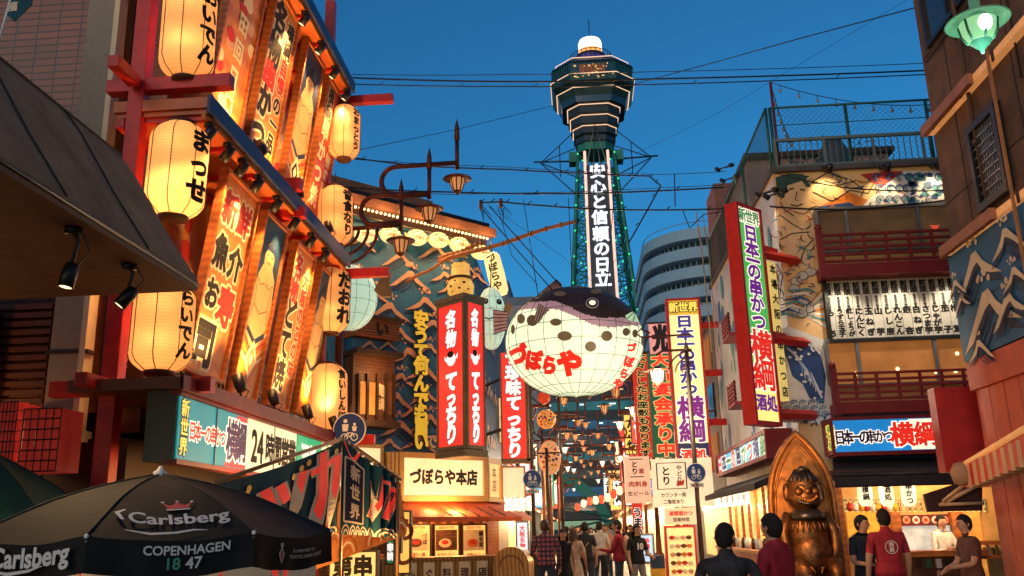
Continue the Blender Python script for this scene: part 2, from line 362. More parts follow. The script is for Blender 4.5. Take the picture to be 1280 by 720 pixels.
# ================================================================== left: izakaya sign frame along the street
XF = -6.25
iz = thing("izakaya_building", "restaurant front with two tiers of lit painted boards and big paper lanterns", "building", (XF - 2, 16, 0))
SOF = mat("orange_soffit", (.6, .13, .03), .4, var=.25, scale=1.5); WALLM = mat("mural_ground", (.55, .26, .09), .55, var=.3, scale=1.5)
b = MB(); b.box(FL(XF), 11.95, 21, 3.3, 14, -4, 0, WALLM); fw = FL(XF)
rnd = random.Random(3)
for k in range(26):                                   # sun rays above the middle tier
    t0 = k * math.pi / 13; t1 = t0 + math.pi / 28
    cc = (15.5, 8.6); L = 5.5; pts = [cc, (max(12, min(20.9, cc[0] + L * math.cos(t0))), max(7.5, min(13.9, cc[1] + L * math.sin(t0)))), (max(12, min(20.9, cc[0] + L * math.cos(t1))), max(7.5, min(13.9, cc[1] + L * math.sin(t1))))]
    b.poly(fw, pts, REDINK if k % 2 else CREAMP, .006 + k * .0004)
SEI = mat("sea_arc_blue", (.03, .1, .16), .5)
b.poly(fw, [(12, 3.31), (20.9, 3.31), (20.9, 4.3), (12, 4.3)], SEI, .004)
for r_, z in ((0, 3.35), (1, 3.62), (2, 3.9), (3, 4.15)):
    for k in range(14):
        a = 12 + (k + .5 * (r_ % 2)) * .68
        if a > 20.5: continue
        for q in range(4): b.ring(fw, a, z, .30 - q * .075, .335 - q * .075, PEACH if q % 2 == 0 else CREAMP, .006 + (k % 3) * .0006 + q * .0002, 14, 0, math.pi)
for k in range(9):                                    # painted flowers and swirls between the boards
    a = 12.4 + k * .93; z = 5.2 + 1.2 * math.sin(k * 1.9)
    for q in range(5): b.disc(fw, a + .26 * math.cos(q * 1.256), z + .26 * math.sin(q * 1.256), .2, .2, (CREAMP, PEACH, REDINK)[(k + q) % 3], .008 + q * .0006, 12)
    b.disc(fw, a, z, .1, .1, GOLDP, .013, 10)
b.build("mural_wall", iz)
for k, (y0, y1, z0, z1) in enumerate(((12.9, 13.7, 4.1, 5.0), (14.5, 15.2, 4.0, 4.9), (16.2, 16.9, 4.0, 5.1))):
    b = MB(); b.box(fw, y0, y1, z0, z1, .012, .03, lit("window_glow", (150, 95, 45), .5)); wd = b.build("window", iz)
    b = MB()
    for q in range(5): b.box(fw, y0 + (y1 - y0) * q / 4 - .015, y0 + (y1 - y0) * q / 4 + .015, z0, z1, .03, .06, DWOOD)
    for q in range(6): b.box(fw, y0, y1, z0 + (z1 - z0) * q / 5 - .012, z0 + (z1 - z0) * q / 5 + .012, .031, .055, DWOOD)
    b.build("lattice", wd)
# tier slabs
fz = Fr((0, 0, 0), (1, 0, 0), (0, 1, 0))
for z in (7.3, 11.5):
    b = MB(); b.box(fz, XF, -4.9, 10.9, 18.5, z, z + .16, SOF); b.box(fz, XF + .03, -4.93, 10.95, 18.45, z - .07, z - .002, SOF)
    for k in range(8): b.box(fz, XF + .05, -4.95, 11.0 + k * 1.05, 11.07 + k * 1.05, z - .14, z - .072, RED)
    b.box(fz, XF + .02, XF + .14, 10.95, 18.45, z - .2, z - .075, RED); s = b.build("tier_slab", iz)
    b = MB(); b.box(fz, -4.9, -4.84, 10.85, 18.5, z - .09, z + .17, BLUE); b.box(fz, -4.99, -4.93, 10.9, 18.45, z - .16, z - .072, ORANGEP); b.build("edge_trim", s, bevel=.008)
def post(Y, X, zt, beams, name_part):
    b = MB(); b.box(FY(Y), X - .11, X + .11, 0, zt, -.11, .11, RED); b.build("post", iz, bevel=.01)
    for (z, x0, x1, back) in beams:
        b = MB(); b.box(FY(Y), x0, x1, z - .1, z + .1, -.09, .09, RED)
        if back: b.box(FL(X), Y - back, Y - .16, z - .085, z + .085, -.08, .08, RED)
        b.build("beam", iz, bevel=.012)
post(11.0, -5.95, 14, ((3.47, -6.75, -4.62, .75), (7.72, -6.4, -4.62, .75), (11.9, -6.4, -4.6, .7)), "near")
post(18.75, -5.55, 14, ((3.5, -6.2, -4.3, 0), (7.15, -6.2, -4.05, 0), (11.35, -6.2, -4.0, 0)), "far")
b = MB(); b.box(FY(14.6), XF, -4.75, 7.5, 7.72, -.09, .09, RED); b.box(FY(14.9), XF, -4.75, 7.1, 7.28, -.09, .09, RED); b.build("beam", iz)
# lower shop front and dark interior
b = MB(); b.box(FL(XF), 11.95, 21, 0, 3.3, -4, 0, DWOOD); b.box(fz, XF, -4.8, 10.5, 19.0, 3.36, 3.5, mat("rust_slab", (.2, .06, .03), .5)); b.box(fz, -4.82, -4.78, 10.5, 19.0, 3.34, 3.52, DRED); b.build("ground_wall", iz)
for k, (y0, y1) in enumerate(((12.4, 14.2), (14.5, 16.3), (16.6, 18.4))):
    b = MB(); b.box(fw, y0, y1, .3, 2.45, .004, .02, lit("shop_interior_glow", (235, 165, 85), .8, var=.35, scale=2.)); wd = b.build("shop_window", iz)
    b = MB()
    for q in range(4): a = y0 + (y1 - y0) * q / 3; b.box(fw, a - .03, a + .03, .3, 2.45, .02, .07, DWOOD)
    b.box(fw, y0, y1, 2.0, 2.05, .021, .065, DWOOD); b.build("mullion", wd)
b = MB(); b.box(FY(11.7), -7.6, -6.2, 2.0, 2.35, -.1, 0, lit("dim_strip", (190, 120, 60), .6)); b.build("transom_light", iz)
# ---- sign bar
sg = thing("sign_bar", "long lightbox sign bar reading 24時間営業 over the left shop front", "sign", (-5.1, 14, 2.4))
XS = -4.9; fs = FL(XS)
b = MB(); b.box(fs, 10.66, 18.8, 2.5, 3.36, -.4, -.02, BLK); b.box(fs, 10.62, 18.84, 3.3, 3.37, -.1, .05, DRED); b.box(fs, 10.62, 18.84, 2.46, 2.52, -.1, .05, DRED); b.build("casing", sg)
for y in (11.85, 14.2, 17.3): b = MB(); b.box(fs, y - .012, y + .012, 2.53, 3.29, .001, .016, STEEL); b.build("panel_seam", sg)
YEL = lit("sign_yellow", (255, 214, 90), 1.); SIGNW = lit("sign_white", (255, 240, 215), 1.05); PURP = mat("purple_ink", (.05, .02, .16), .5, var=.1)
RINK = lit("sign_red_ink", (225, 40, 25), .9)
b = MB(); b.box(fs, 10.7, 13.0, 2.53, 3.29, -.02, 0, lit("sign_teal", (16, 128, 132), 1.))
b.text(fs, "新世界", 10.86, 2.92, .235, YEL, .008, .04, True, outline=((.06, INK),))
b.text(fs, "日本一の串かつ", 11.6, 2.9, .26, RINK, .008, .035, adv=.8, sx=.8, outline=((.07, SIGNW),))
b.text(fs, "横綱", 12.6, 2.9, .6, PURP, .008, .04, adv=.86, sx=.7, outline=((.045, SIGNW),))
b.poly(fs, [(12.2, 2.54), (12.98, 2.54), (12.98, 3.28), (12.6, 3.28)], lit("sign_crimson", (190, 40, 50), 1.), .002); b.build("teal_panel", sg)
b = MB(); b.box(fs, 13.06, 15.35, 2.53, 3.29, -.02, 0, lit("sign_cream", (255, 224, 170), 1.1)); b.text(fs, "24", 13.45, 2.92, .66, INK, .008, .03, word=True, sx=.8); b.text(fs, "時間営業", 14.56, 2.92, .48, INK, .008, .05, adv=.92, sx=.85); b.build("cream_panel", sg)
b = MB(); b.box(fs, 15.41, 16.9, 2.53, 3.29, -.02, 0, lit("sign_green", (20, 160, 110), 1.)); b.text(fs, "酒処", 16.1, 2.92, .5, SIGNW, .008, .05); b.box(fs, 16.96, 18.78, 2.53, 3.29, -.02, 0, lit("sign_cream", (255, 224, 170), 1.1)); b.text(fs, "串かつ", 17.9, 2.92, .5, RINK, .008, .05); b.build("green_panel", sg)
# ---- painted boards
def board(y0, y1, zt, zb, label, draw, panel=AMBER, fm=WOODO, xt=-5.22, xb=-5.66):
    pb = Vector((xb, y0, zb)); v = Vector((xt - xb, 0, zt - zb)); fr = Fr(pb, (0, 1, 0), v); W = y1 - y0; H = v.length
    t = thing("painted_board", label, "sign board", pb, group="painted boards between the red tiers")
    b = MB(); b.box(fr, 0, W, 0, H, -.06, 0, panel); draw(b, fr, W, H); b.build("panel", t)
    b = MB(); e = .055
    for a0, a1, b0, b1 in ((-e, 0, -e, H + e), (W, W + e, -e, H + e), (0, W, -e, 0), (0, W, H, H + e)): b.box(fr, a0, a1, b0, b1, -.09, .05, fm)
    b.build("frame", t)
    return fr, W, H
OLK = ((.07, CRM),)
def txt(cols):
    def d(b, fr, W, H):
        for s, ax, z, sz, m, adv, sx in cols:
            b.text(fr, s, W * ax, H * z, sz, m, .008, .06, True, adv=adv, sx=sx, outline=OLK if m is not CRM else ((.06, REDINK),))
    return d
def wrestler(hair, ground, mark):
    def d(b, fr, W, H):
        b.poly(fr, [(0, H * .5), (W, H * .58), (W, H), (0, H)], ground, .002)
        b.poly(fr, [(0, 0), (W, 0), (W, H * .45), (0, H * .4)], ORANGEP, .0022)
        for k in range(5):
            z = H * (.16 + .045 * k); b.stroke(fr, [(0, z + .25), (W * .25, z + .1), (W * .5, z), (W * .75, z + .1), (W, z + .25)], .05, (CRM, GOLDP, REDINK)[k % 3], .004 + k * .0004)
        cx = W * .5
        b.poly(fr, [(cx - W * .42, H * .34), (cx - W * .46, H * .52), (cx - W * .36, H * .66), (cx - W * .2, H * .74), (cx + W * .2, H * .74), (cx + W * .4, H * .68), (cx + W * .46, H * .5), (cx + W * .36, H * .34), (cx + W * .1, H * .26), (cx - W * .16, H * .27)], SKIN_P, .008)
        b.disc(fr, cx, H * .785, W * .22, W * .27, SKIN_P, .01, 18)
        b.poly(fr, [(cx - W * .24, H * .79), (cx - W * .23, H * .83), (cx - W * .1, H * .862), (cx - W * .07, H * .9), (cx + W * .06, H * .9), (cx + W * .1, H * .862), (cx + W * .23, H * .83), (cx + W * .24, H * .79), (cx + W * .14, H * .825), (cx - W * .14, H * .825)], hair, .012)
        for sx in (-1, 1):
            b.stroke(fr, [(cx + sx * W * .05, H * .795), (cx + sx * W * .15, H * .8)], .02, INK, .013); b.stroke(fr, [(cx + sx * W * .03, H * .64), (cx + sx * W * .2, H * .615), (cx + sx * W * .33, H * .65)], .016, INK, .012)
            b.stroke(fr, [(cx + sx * W * .36, H * .66), (cx + sx * W * .3, H * .53), (cx + sx * W * .37, H * .42)], .016, INK, .012)
        b.stroke(fr, [(cx - W * .07, H * .757), (cx + W * .07, H * .757)], .02, REDINK, .013); b.stroke(fr, [(cx - W * .3, H * .5), (cx, H * .46), (cx + W * .3, H * .5)], .016, INK, .012)
        b.stroke(fr, [(cx - W * .4, H * .36), (cx, H * .3), (cx + W * .38, H * .36)], .1, NAVY, .0125)
        for k, s_ in enumerate((1., .66, .34)):
            q = W * .26 * s_; z = H * .2
            b.poly(fr, [(cx, z - q * 1.25), (cx + q, z), (cx, z + q * 1.25), (cx - q, z)], (CRM, mark, CRM)[k], .016 + k * .002)
    return d
board(12.45, 13.75, 7.0, 4.0, "amber board reading 新鮮魚介お寿司, leftmost of the lower row", lambda b, fr, W, H: [b.text(fr, s, W * ax, H * z, sz, m, .008, .07, outline=OLK) for s, ax, z, sz, m in (("新", .28, .84, .56, REDINK), ("鮮", .73, .84, .56, REDINK), ("魚", .28, .61, .56, INK), ("介", .73, .6, .56, INK), ("お", .26, .39, .5, INK), ("寿", .7, .36, .66, REDINK), ("司", .34, .14, .74, INK))])
board(14.2, 15.25, 6.95, 3.9, "board of a cream wrestler over a diamond emblem, in the lower row beside the 新鮮 board", wrestler(NAVY, DTEAL, ORANGEP))
board(15.9, 17.0, 6.95, 3.95, "amber board reading 名物どて焼 in red and black, lower row", txt((("名物", .3, .80, .5, REDINK, .95, 1.), ("どて焼", .32, .38, .62, INK, .95, 1.), ("大阪のこの味", .8, .54, .36, REDINK, .98, .95))))
board(17.55, 18.5, 6.95, 4.0, "narrow board of a cream wrestler, last of the lower row", wrestler(NAVY, DTEAL, NAVY))
def pat(b, fr, W, H):
    for k in range(22):
        a = rnd.uniform(.05, .95) * W; z = H * (k + .5) / 22
        b.disc(fr, a, z, .16, .12, (PEACH, REDINK, CREAMP, ORANGEP)[k % 4], .004 + k * .0005, 12)
    for k in range(6): b.text(fr, "口日回田目"[k % 5], W * .55, H * (.12 + .14 * k), .4, CRM, .018, .05)
board(12.5, 13.75, 11.6, 8.1, "orange patterned board behind the topmost near lantern", pat)
board(14.2, 15.4, 11.35, 8.1, "amber board reading 名物串かつ in big brush characters, upper row", lambda b, fr, W, H: (b.text(fr, "名物", W * .31, H * .78, .66, INK, .008, .075, True, outline=OLK), b.text(fr, "串", W * .31, H * .52, .62, REDINK, .008, .08, outline=OLK), b.text(fr, "かつ", W * .31, H * .26, .66, INK, .008, .08, True, outline=OLK), b.text(fr, "横綱", W * .79, H * .83, .38, INK, .008, .06, True, outline=OLK), b.text(fr, "自慢", W * .79, H * .6, .38, REDINK, .008, .06, True, outline=OLK), b.text(fr, "の一品", W * .79, H * .3, .38, INK, .008, .06, True, outline=OLK)))
board(16.05, 17.15, 11.35, 8.05, "upper row board of a cream wrestler in a checked belt on dark blue", wrestler(INK, NAVY, INK))
board(17.6, 18.75, 11.35, 8.2, "dull red board with cream lettering, last of the upper row", txt((("横綱", .35, .86, .4, INK, .95, 1.), ("串かつ焼", .35, .42, .52, CRM, 1.0, 1.), ("大阪名物の味", .8, .55, .34, CRM, 1.02, 1.))), panel=mat("brick_red_board", (.42, .07, .03), .5, scale=3))
t = thing("banner_strip", "narrow white strip reading 海天麩羅 between the 新鮮 board and the wrestler", "sign", (-5.9, 13.95, 4))
b = MB(); f_ = Fr((-5.95, 13.82, 4.0), (0, 1, 0), (.1, 0, 1)); b.box(f_, 0, .34, 0, 2.6, -.03, 0, CREAMP); b.text(f_, "海天麩羅", .17, 1.35, .33, INK, .006, .05, True, adv=1.35); b.build("panel", t)
# ---- tier spot lamps
k = 0
ordn = ("first", "second", "third", "fourth", "fifth", "sixth", "seventh", "eighth", "ninth")
for (x, y) in ((262, 150), (285, 178), (303, 197), (322, 218), (346, 243), (368, 268), (389, 290), (406, 312)):
    p = P(x, y, X=-4.95); p.z = 6.98
    spotlight(p, (-.55, 0, -.8), (p.x, p.y, 7.14), ordn[k] + " spot lamp along the lower red tier, counted from the street post", "spot lamps under the lower tier", 120, Vector((-5.6, p.y, 4.2)), 88, AMB, .24, .075); k += 1
k = 0
for (x, y) in ((381, 22), (401, 57), (418, 86), (433, 116)):
    p = P(x, y, X=-4.95); p.z = 11.18
    spotlight(p, (-.55, 0, -.8), (p.x, p.y, 11.34), ordn[k] + " spot lamp along the upper red tier, counted from the left", "spot lamps under the upper tier", 130, Vector((-5.6, p.y, 8.2)), 88, AMB, .24, .075); k += 1
for k, (y, z) in enumerate(((12.8, 3.5), (14.3, 3.5), (16.2, 3.5), (18.0, 3.5))):
    p = Vector((-4.98, y, 3.78))
    spotlight(p, (-.35, .0, .9), (p.x, p.y, 3.53), ordn[k] + " uplight standing on the sign bar's red ledge, counted from the left", "uplights on the sign bar", 150, Vector((-5.9, y, 6)), 95, AMB, .26, .085)
for k, y in enumerate((13.2, 15.2, 17.2)):
    p = Vector((-4.98, y, 7.72))
    spotlight(p, (-.35, .0, .9), (p.x, p.y, 7.48), ordn[k] + " uplight standing on the lower tier's blue edge", "uplights on the lower tier", 170, Vector((-5.9, y, 10)), 95, AMB, .24, .075)
# ---- paper lanterns
def paper_mat():
    m = mat("lantern_paper", (.72, .55, .34), .7, var=.12, scale=2.5, wave=(7, 'Z', (.66, .43, .2), .6), bump=.25, emit=.17, ecol=(1., .42, .12))
    n = m.node_tree; p = n.nodes["Principled BSDF"]; out = n.nodes["Material Output"]
    tr = n.nodes.new("ShaderNodeBsdfTranslucent"); tr.inputs[0].default_value = (.9, .56, .3, 1); ms = n.nodes.new("ShaderNodeMixShader"); ms.inputs[0].default_value = .5
    n.links.new(p.outputs[0], ms.inputs[1]); n.links.new(tr.outputs[0], ms.inputs[2]); n.links.new(ms.outputs[0], out.inputs[0]); return m
PAPER = paper_mat(); RIB = mat("lantern_wire", (.03, .015, .008), .6)
def lantern(c, r, h, t1, t2, label, az, grp, hang=.35, power=3.4):
    c = Vector(c); t = thing("paper_lantern", label, "lantern", c, group=grp)
    pr = []
    for k in range(25):
        u = k / 24; e = abs(2 * u - 1); pr.append((r * (1 - .5 * max(0, (e - .62) / .38) ** 2.2), (u - .5) * h))
    prof = lambda z: next((pr[i][0] + (pr[i + 1][0] - pr[i][0]) * (z - pr[i][1]) / (pr[i + 1][1] - pr[i][1]) for i in range(24) if pr[i][1] <= z <= pr[i + 1][1]), r * .5)
    b = MB(); rib = []
    for i in range(24):
        (r0, z0), (r1, z1) = pr[i], pr[i + 1]; rib += [(r0, z0), ((r0 + r1) / 2 * 1.012, (z0 + z1) / 2)]
    rib.append(pr[-1]); b.lathe(c, rib, PAPER, 36)
    def cyl(a, z, cc):                                # text mapped round the paper
        th = az + a / r; R_ = prof(max(-h / 2, min(h / 2, z))) + .006 + cc; return c + Vector((R_ * math.cos(th), R_ * math.sin(th), z))
    b.text(cyl, t1, 0, 0, h * .8 / len(t1), INK, .01, .07, True, sx=1.05)
    if t2: b.text(cyl, t2, r * .62, -.05 * h, h * .62 / len(t2), INK, .01, .055, True, sx=1.)
    b.build("paper_shade", t)
    b = MB()
    for k in range(8): th = k * math.pi / 4 + .2; b.tube([c + Vector(((q[0] + .012) * math.cos(th), (q[0] + .012) * math.sin(th), q[1])) for q in pr[::2]], .007, RIB, 4, caps=False)
    b.build("wire_frame", t)
    for sgn in (-1, 1):
        b = MB(); b.lathe(c + Vector((0, 0, sgn * h * .5)), [(0, -.05), (r * .48, -.05), (r * .52, 0), (r * .48, .05), (0, .05)], mat("lantern_cap", (.1, .03, .012), .5, bump=.3, scale=30), 20); b.build("end_cap", t)
    b = MB(); b.tube([c + Vector((0, 0, h * .5)), c + Vector((0, 0, h * .5 + hang))], .012, BLK); b.build("hanger", t)
    t.rotation_euler = (.025 * math.sin(c.z * 7), .03 * math.sin(c.z * 5 + 1), 0)
    for dz in (-.2, .24): lamp("point", c + Vector((r * .1, -r * .42, dz * h)), power * (.75 if dz > 0 else 1.), (1, .56, .22), t, rad=.05)
    return t
LG = "big paper lanterns on the red frame"
lantern(P(236, 40, Y=11), .37, 1.5, "おいでん", "", "topmost paper lantern on the near post, cut by the photo's top edge", -.36, LG)
lantern(P(222, 213, Y=11), .39, 1.32, "まっせ", "", "second paper lantern down on the near post, hanging under the middle red beam", -.36, LG)
lantern(P(204, 410, Y=11), .385, 1.16, "らいでん", "うまいな", "lowest paper lantern on the near post, partly behind the canopy corner", -.36, LG)
lantern(P(431, 166, Y=18.6), .34, 1.3, "おまっとう", "", "topmost paper lantern on the far post, against the sky", -.5, LG, power=2.6)
lantern(P(419, 270, Y=18.6), .38, 1.35, "昔食なり", "", "paper lantern on the far post just left of the curled lamp post arms", -.5, LG, power=2.6)
lantern(P(415, 375, Y=18.6), .38, 1.45, "だおれ", "", "third paper lantern down on the far post, beside the pale green fish", -.5, LG, power=2.6)
lantern(P(409, 497, Y=18.6), .42, 1.4, "食いしんぼ", "", "lowest paper lantern on the far post, above the striped cloth banner", -.5, LG, power=2.6)
# ================================================================== far: tower, curved block, distant blocks
TWC = Vector((5.75, 176, 0)); TGRN = mat("tower_green", (.02, .2, .15), .45, metal=.2, var=.3, scale=.3); TDARK = mat("tower_dark", (.02, .035, .045), .4, var=.3, scale=.4)
TSTEEL = mat("tower_steel", (.02, .055, .065), .4, metal=.3, var=.4, scale=.5); LEDW = lit("led_warm", (255, 205, 165), 1.15); LEDG = lit("led_green", (60, 235, 160), 1.1); TGL = mat("tower_glass", (.015, .03, .05), .12, spec=.8, var=.4, scale=.5)
tw = thing("observation_tower", "tall green lattice tower reading 安心と信頼の日立 with a glowing round top", "tower", TWC)
def zt(y, Y=170): return P(740, y, Y=Y).z
def octa(w, d=None, ch=.3):
    d = d or w; k = w * (1 - ch) ; q = d * (1 - ch)
    return [(-k, -d), (k, -d), (w, -q), (w, q), (k, d), (-k, d), (-w, q), (-w, -q)]
def octs(b, levels, m, capt=True, capb=True):       # levels: (half width, z)
    V = []
    for wd, z in levels: V += [TWC + Vector((x, y, z)) for x, y in octa(wd, ch=.45)]
    n = 8; L = len(levels)
    fs = [(i * n + j, i * n + (j + 1) % n, (i + 1) * n + (j + 1) % n, (i + 1) * n + j) for i in range(L - 1) for j in range(n)] + [tuple(reversed(range(n))), tuple(range((L - 1) * n, L * n))]
    b.add(V, fs, m)
def octline(b, wd, z, r, m):
    o = [TWC + Vector((x, y, z)) for x, y in octa(wd, ch=.45)]; b.tube(o + [o[0]], r, m, 4, False)
# stacked head
Z = [zt(y) for y in (37, 53, 66, 71, 84, 100, 113, 118, 128, 140, 152, 163, 172, 180)]
b = MB(); b.lathe(TWC, [(0, Z[0] + .8), (2.3, Z[0] + .7), (2.55, Z[0]), (2.55, Z[1] + 1.2)], lit("beacon_white", (255, 246, 225), 1.6), 28); b.lathe(TWC, [(2.56, Z[1] + 1.2), (2.56, Z[1] - .2)], lit("beacon_orange", (255, 170, 90), 1.2), 28); b.build("beacon", tw)
b = MB(); b.lathe(TWC, [(3.0, Z[1] - .2), (3.0, Z[2] - .3)], lit("dome_violet", (60, 50, 120), .8, var=.5, scale=.7), 28); b.lathe(TWC, [(0, Z[1] - .1), (3.2, Z[1] - .1), (3.2, Z[1] - .5), (3.0, Z[1] - .5)], TDARK, 28); b.build("top_cabin", tw)
b = MB()
for k in range(28):
    a = k * math.pi / 14; x, y = 4.4 * math.cos(a), 4.4 * math.sin(a); b.tube([TWC + Vector((x, y, Z[3] + .2)), TWC + Vector((x * 1.03, y * 1.03, Z[1] - .2))], .08, TDARK, 4)
for z in (Z[1] - .3, (Z[1] + Z[3]) / 2, Z[2] - .2): b.tube([TWC + Vector((4.5 * math.cos(a * math.pi / 14), 4.5 * math.sin(a * math.pi / 14), z)) for a in range(29)], .09, TDARK, 4)
b.tube([TWC + Vector((0, 0, Z[0])), TWC + Vector((0, 0, Z[0] + 6))], .1, TDARK, 4); b.build("railing", tw)
b = MB(); octs(b, [(5.4, Z[3] + .4), (8.4, Z[4] + .5), (8.6, Z[4])][::-1], TDARK); b.build("deck_roof", tw)
b = MB(); octs(b, [(8.1, Z[5] + .4), (8.35, Z[4])], TGL)
b.build("upper_glazing", tw)
b = MB(); octs(b, [(7.4, Z[6]), (8.5, Z[6] + 1.2), (8.7, Z[5])], TSTEEL); octs(b, [(7.9, Z[6] + 1.3), (8.62, Z[5] - .2)], TGL); b.build("deck_band", tw)
b = MB(); octs(b, [(6.4, Z[7] - 1.5), (7.4, Z[6])], TSTEEL); octs(b, [(6.6, Z[8]), (6.9, Z[7])], TGL); b.build("lower_deck", tw)
b = MB()
for i, wd in ((8, 5.4), (9, 4.9), (10, 4.4), (11, 4.0)): octs(b, [(wd * .92, Z[i + 1] + .15), (wd, Z[i + 1] + .35), (wd, Z[i])], TDARK)
octs(b, [(3.6, Z[13]), (3.8, Z[11])], TGRN); b.build("stepped_neck", tw)
b = MB()
for wd, z in ((7.6, Z[3] - .9), (8.75, Z[5] + .2), (7.6, Z[6] + .1), (5.5, Z[8] - .1), (5.0, Z[9] - .1), (4.5, Z[10] - .1)):
    octline(b, wd, z, .095, LEDW)
b.build("light_lines", tw)
b = MB()
for k in range(9): x = -2.4 + k * .6; b.ball(TWC + Vector((x, -7.9, Z[5] + 1.2 + .5 * math.sin(k))), .22, .1, .2, lit("cafe_lights", (255, 180, 80), 1.6), 8, 6)
b.box(Fr(TWC + Vector((0, -8.36, 0)), (1, 0, 0)), -2.6, 2.6, Z[5] + .6, Z[4] - .5, -.1, .02, lit("deck_interior", (120, 60, 25), .7, var=.5, scale=.9))
for k in range(26):
    x = rnd.uniform(-4.2, 4.2); z, y = ((Z[5] + rnd.uniform(.6, 2.2), -8.47), (Z[6] + rnd.uniform(1.4, 2.6), -8.7))[k % 2]; b.box(Fr(TWC + Vector((0, y, 0)), (1, 0, 0)), x, x + rnd.uniform(.15, .5), z, z + rnd.uniform(.1, .35), -.02, .03, lit("deck_lamp", (240, 190, 120), .9))
b.build("deck_interior", tw)
b = MB()
for k in range(17):                                   # mullions
    x = -4.4 + k * .55
    for z0, z1, y in ((Z[5], Z[4], -8.45), (Z[6] + 1.2, Z[5] - .2, -8.68)): b.bar(TWC + Vector((x, y, z0)), TWC + Vector((x, y, z1)), .09, TGRN)
for k in range(8):
    for s_ in (-1, 1):
        x = s_ * (4.8 + k * .5); y = -(8.45 - (k + .5) * .47); b.bar(TWC + Vector((x, y, Z[6] + 1.2)), TWC + Vector((x, y, Z[4])), .09, TGRN)
b.build("mullions", tw)
# legs
def hw(z): return 3.75 + (76 - z) * .075 + max(0, 40 - z) ** 2 * .0042
zs = [76, 70, 64.5, 59, 53.5, 48, 42, 36, 30, 24, 18, 12, 6, 0]
b = MB()
for sx in (-1, 1):
    for sy in (-1, 1): b.tube([TWC + Vector((sx * hw(z), sy * hw(z), z)) for z in zs], [.3 + (76 - z) * .005 for z in zs], TGRN, 6)
b.build("leg_columns", tw)
b = MB()
for i in range(len(zs) - 1):
    z0, z1 = zs[i], zs[i + 1]; h0, h1 = hw(z0), hw(z1)
    for q in range(4):
        ca, sa = ((1, 0), (0, 1), (-1, 0), (0, -1))[q]
        T = lambda x, y, z: TWC + Vector((x * ca - y * sa, x * sa + y * ca, z))
        b.tube([T(-h1, -h1, z1), T(h1, -h1, z1)], .16, TGRN, 4); b.tube([T(-h0, -h0, z0), T(h1, -h1, z1)], .15, TGRN, 4); b.tube([T(h0, -h0, z0), T(-h1, -h1, z1)], .15, TGRN, 4)
        if z1 > 17:
            for s_ in (-1, 1):                       # secondary bracing beside each leg
                xm = s_ * (h0 + h1) / 2 * .55; zm = (z0 + z1) / 2
                for (xa, za, xb, zb) in ((s_ * h0, z0, xm, zm), (s_ * h1, z1, xm, zm), (xm, z0, xm, z1), (s_ * h0, z0, s_ * h1 * .55, z1), (s_ * h0 * .55, z0, s_ * h1, z1)): b.tube([T(xa, -h0 + (z0 - za) * .0 - (h1 - h0) * (z0 - za) / (z0 - z1), za), T(xb, -h0 - (h1 - h0) * (z0 - zb) / (z0 - z1), zb)], .075, TGRN, 4)
b.build("lattice_bracing", tw)
b = MB()
for z in zs[:9]:
    for sx in (-1, 1):
        for q in (0, .5, .82): x = sx * (hw(z) * (1 - q * .5)); b.ball(TWC + Vector((x, -hw(z) - .45, z - q * 3)), .2, .2, .2, LEDG, 6, 4)
b.build("green_leds", tw)
b = MB()                                              # wings
zw = zt(186)
for sx in (-1, 1):
    tip = TWC + Vector((sx * 11.6, 0, zw)); 
    for (x, z) in ((3.9, zw + 6.2), (3.9, zw + 2.2), (3.9, zw - 4.5), (4.4, zw - 8.2)):
        b.tube([TWC + Vector((sx * x, -2, z)), tip], .12, TDARK, 4)
    b.tube([TWC + Vector((sx * 3.5, 0, zw)), TWC + Vector((sx * 13, 0, zw + .3))], .2, TDARK, 5); b.tube([TWC + Vector((sx * 7.5, -.6, zw - 3.6)), TWC + Vector((sx * 7.5, -.6, zw + 3.6))], .1, TDARK, 4)
    b.box(Fr(TWC + Vector((0, -3.2, 0)), (1, 0, 0)), sx * 3.6, sx * 5.6, zw - 1.4, zw + .8, -3, 0, TGRN); b.build("wing_strut", tw); b = MB()
# text panel on the near face, leaning with the legs
zA, zB = 44.0, zt(180); hb = 2.3
p0 = TWC + Vector((0, -hw(zA) - .8, zA)); p1 = TWC + Vector((0, -hw(zB) - .8, zB)); fp = Fr(p0, (1, 0, 0), p1 - p0); H = (p1 - p0).length
b = MB(); b.box(fp, -hb, hb, 0, H - 4, -.4, 0, mat("panel_navy", (.045, .055, .065), .35, scale=.4)); tx = "安心と信頼の日立"
for ch, y in zip(tx, (215, 235, 253.5, 272.5, 293.5, 312, 332, 350)): a_, h_ = fp.px(740, y); b.text(fp, ch, 0.05, h_, 3.35, lit("letter_white", (235, 240, 255), 1.25), .25, .05)
b.build("text_panel", tw)
b = MB()
for sx in (-1, 1): b.tube([fp(sx * (hb + .3), 0, .2), fp(sx * (hb + .05), H - 1, .2)], .28, lit("tube_salmon", (255, 200, 180), 1.1), 6)
b.build("edge_tubes", tw)
b = MB(); 
for s_ in (-1, 1): b.tube([fp(s_ * 2.4, H - 6, .3), fp(0, H + 5, .6), fp(s_ * .8, H - 6.5, .3)], .14, mat("pale_steel", (.35, .45, .4), .4), 4)
b.build("crown_truss", tw)
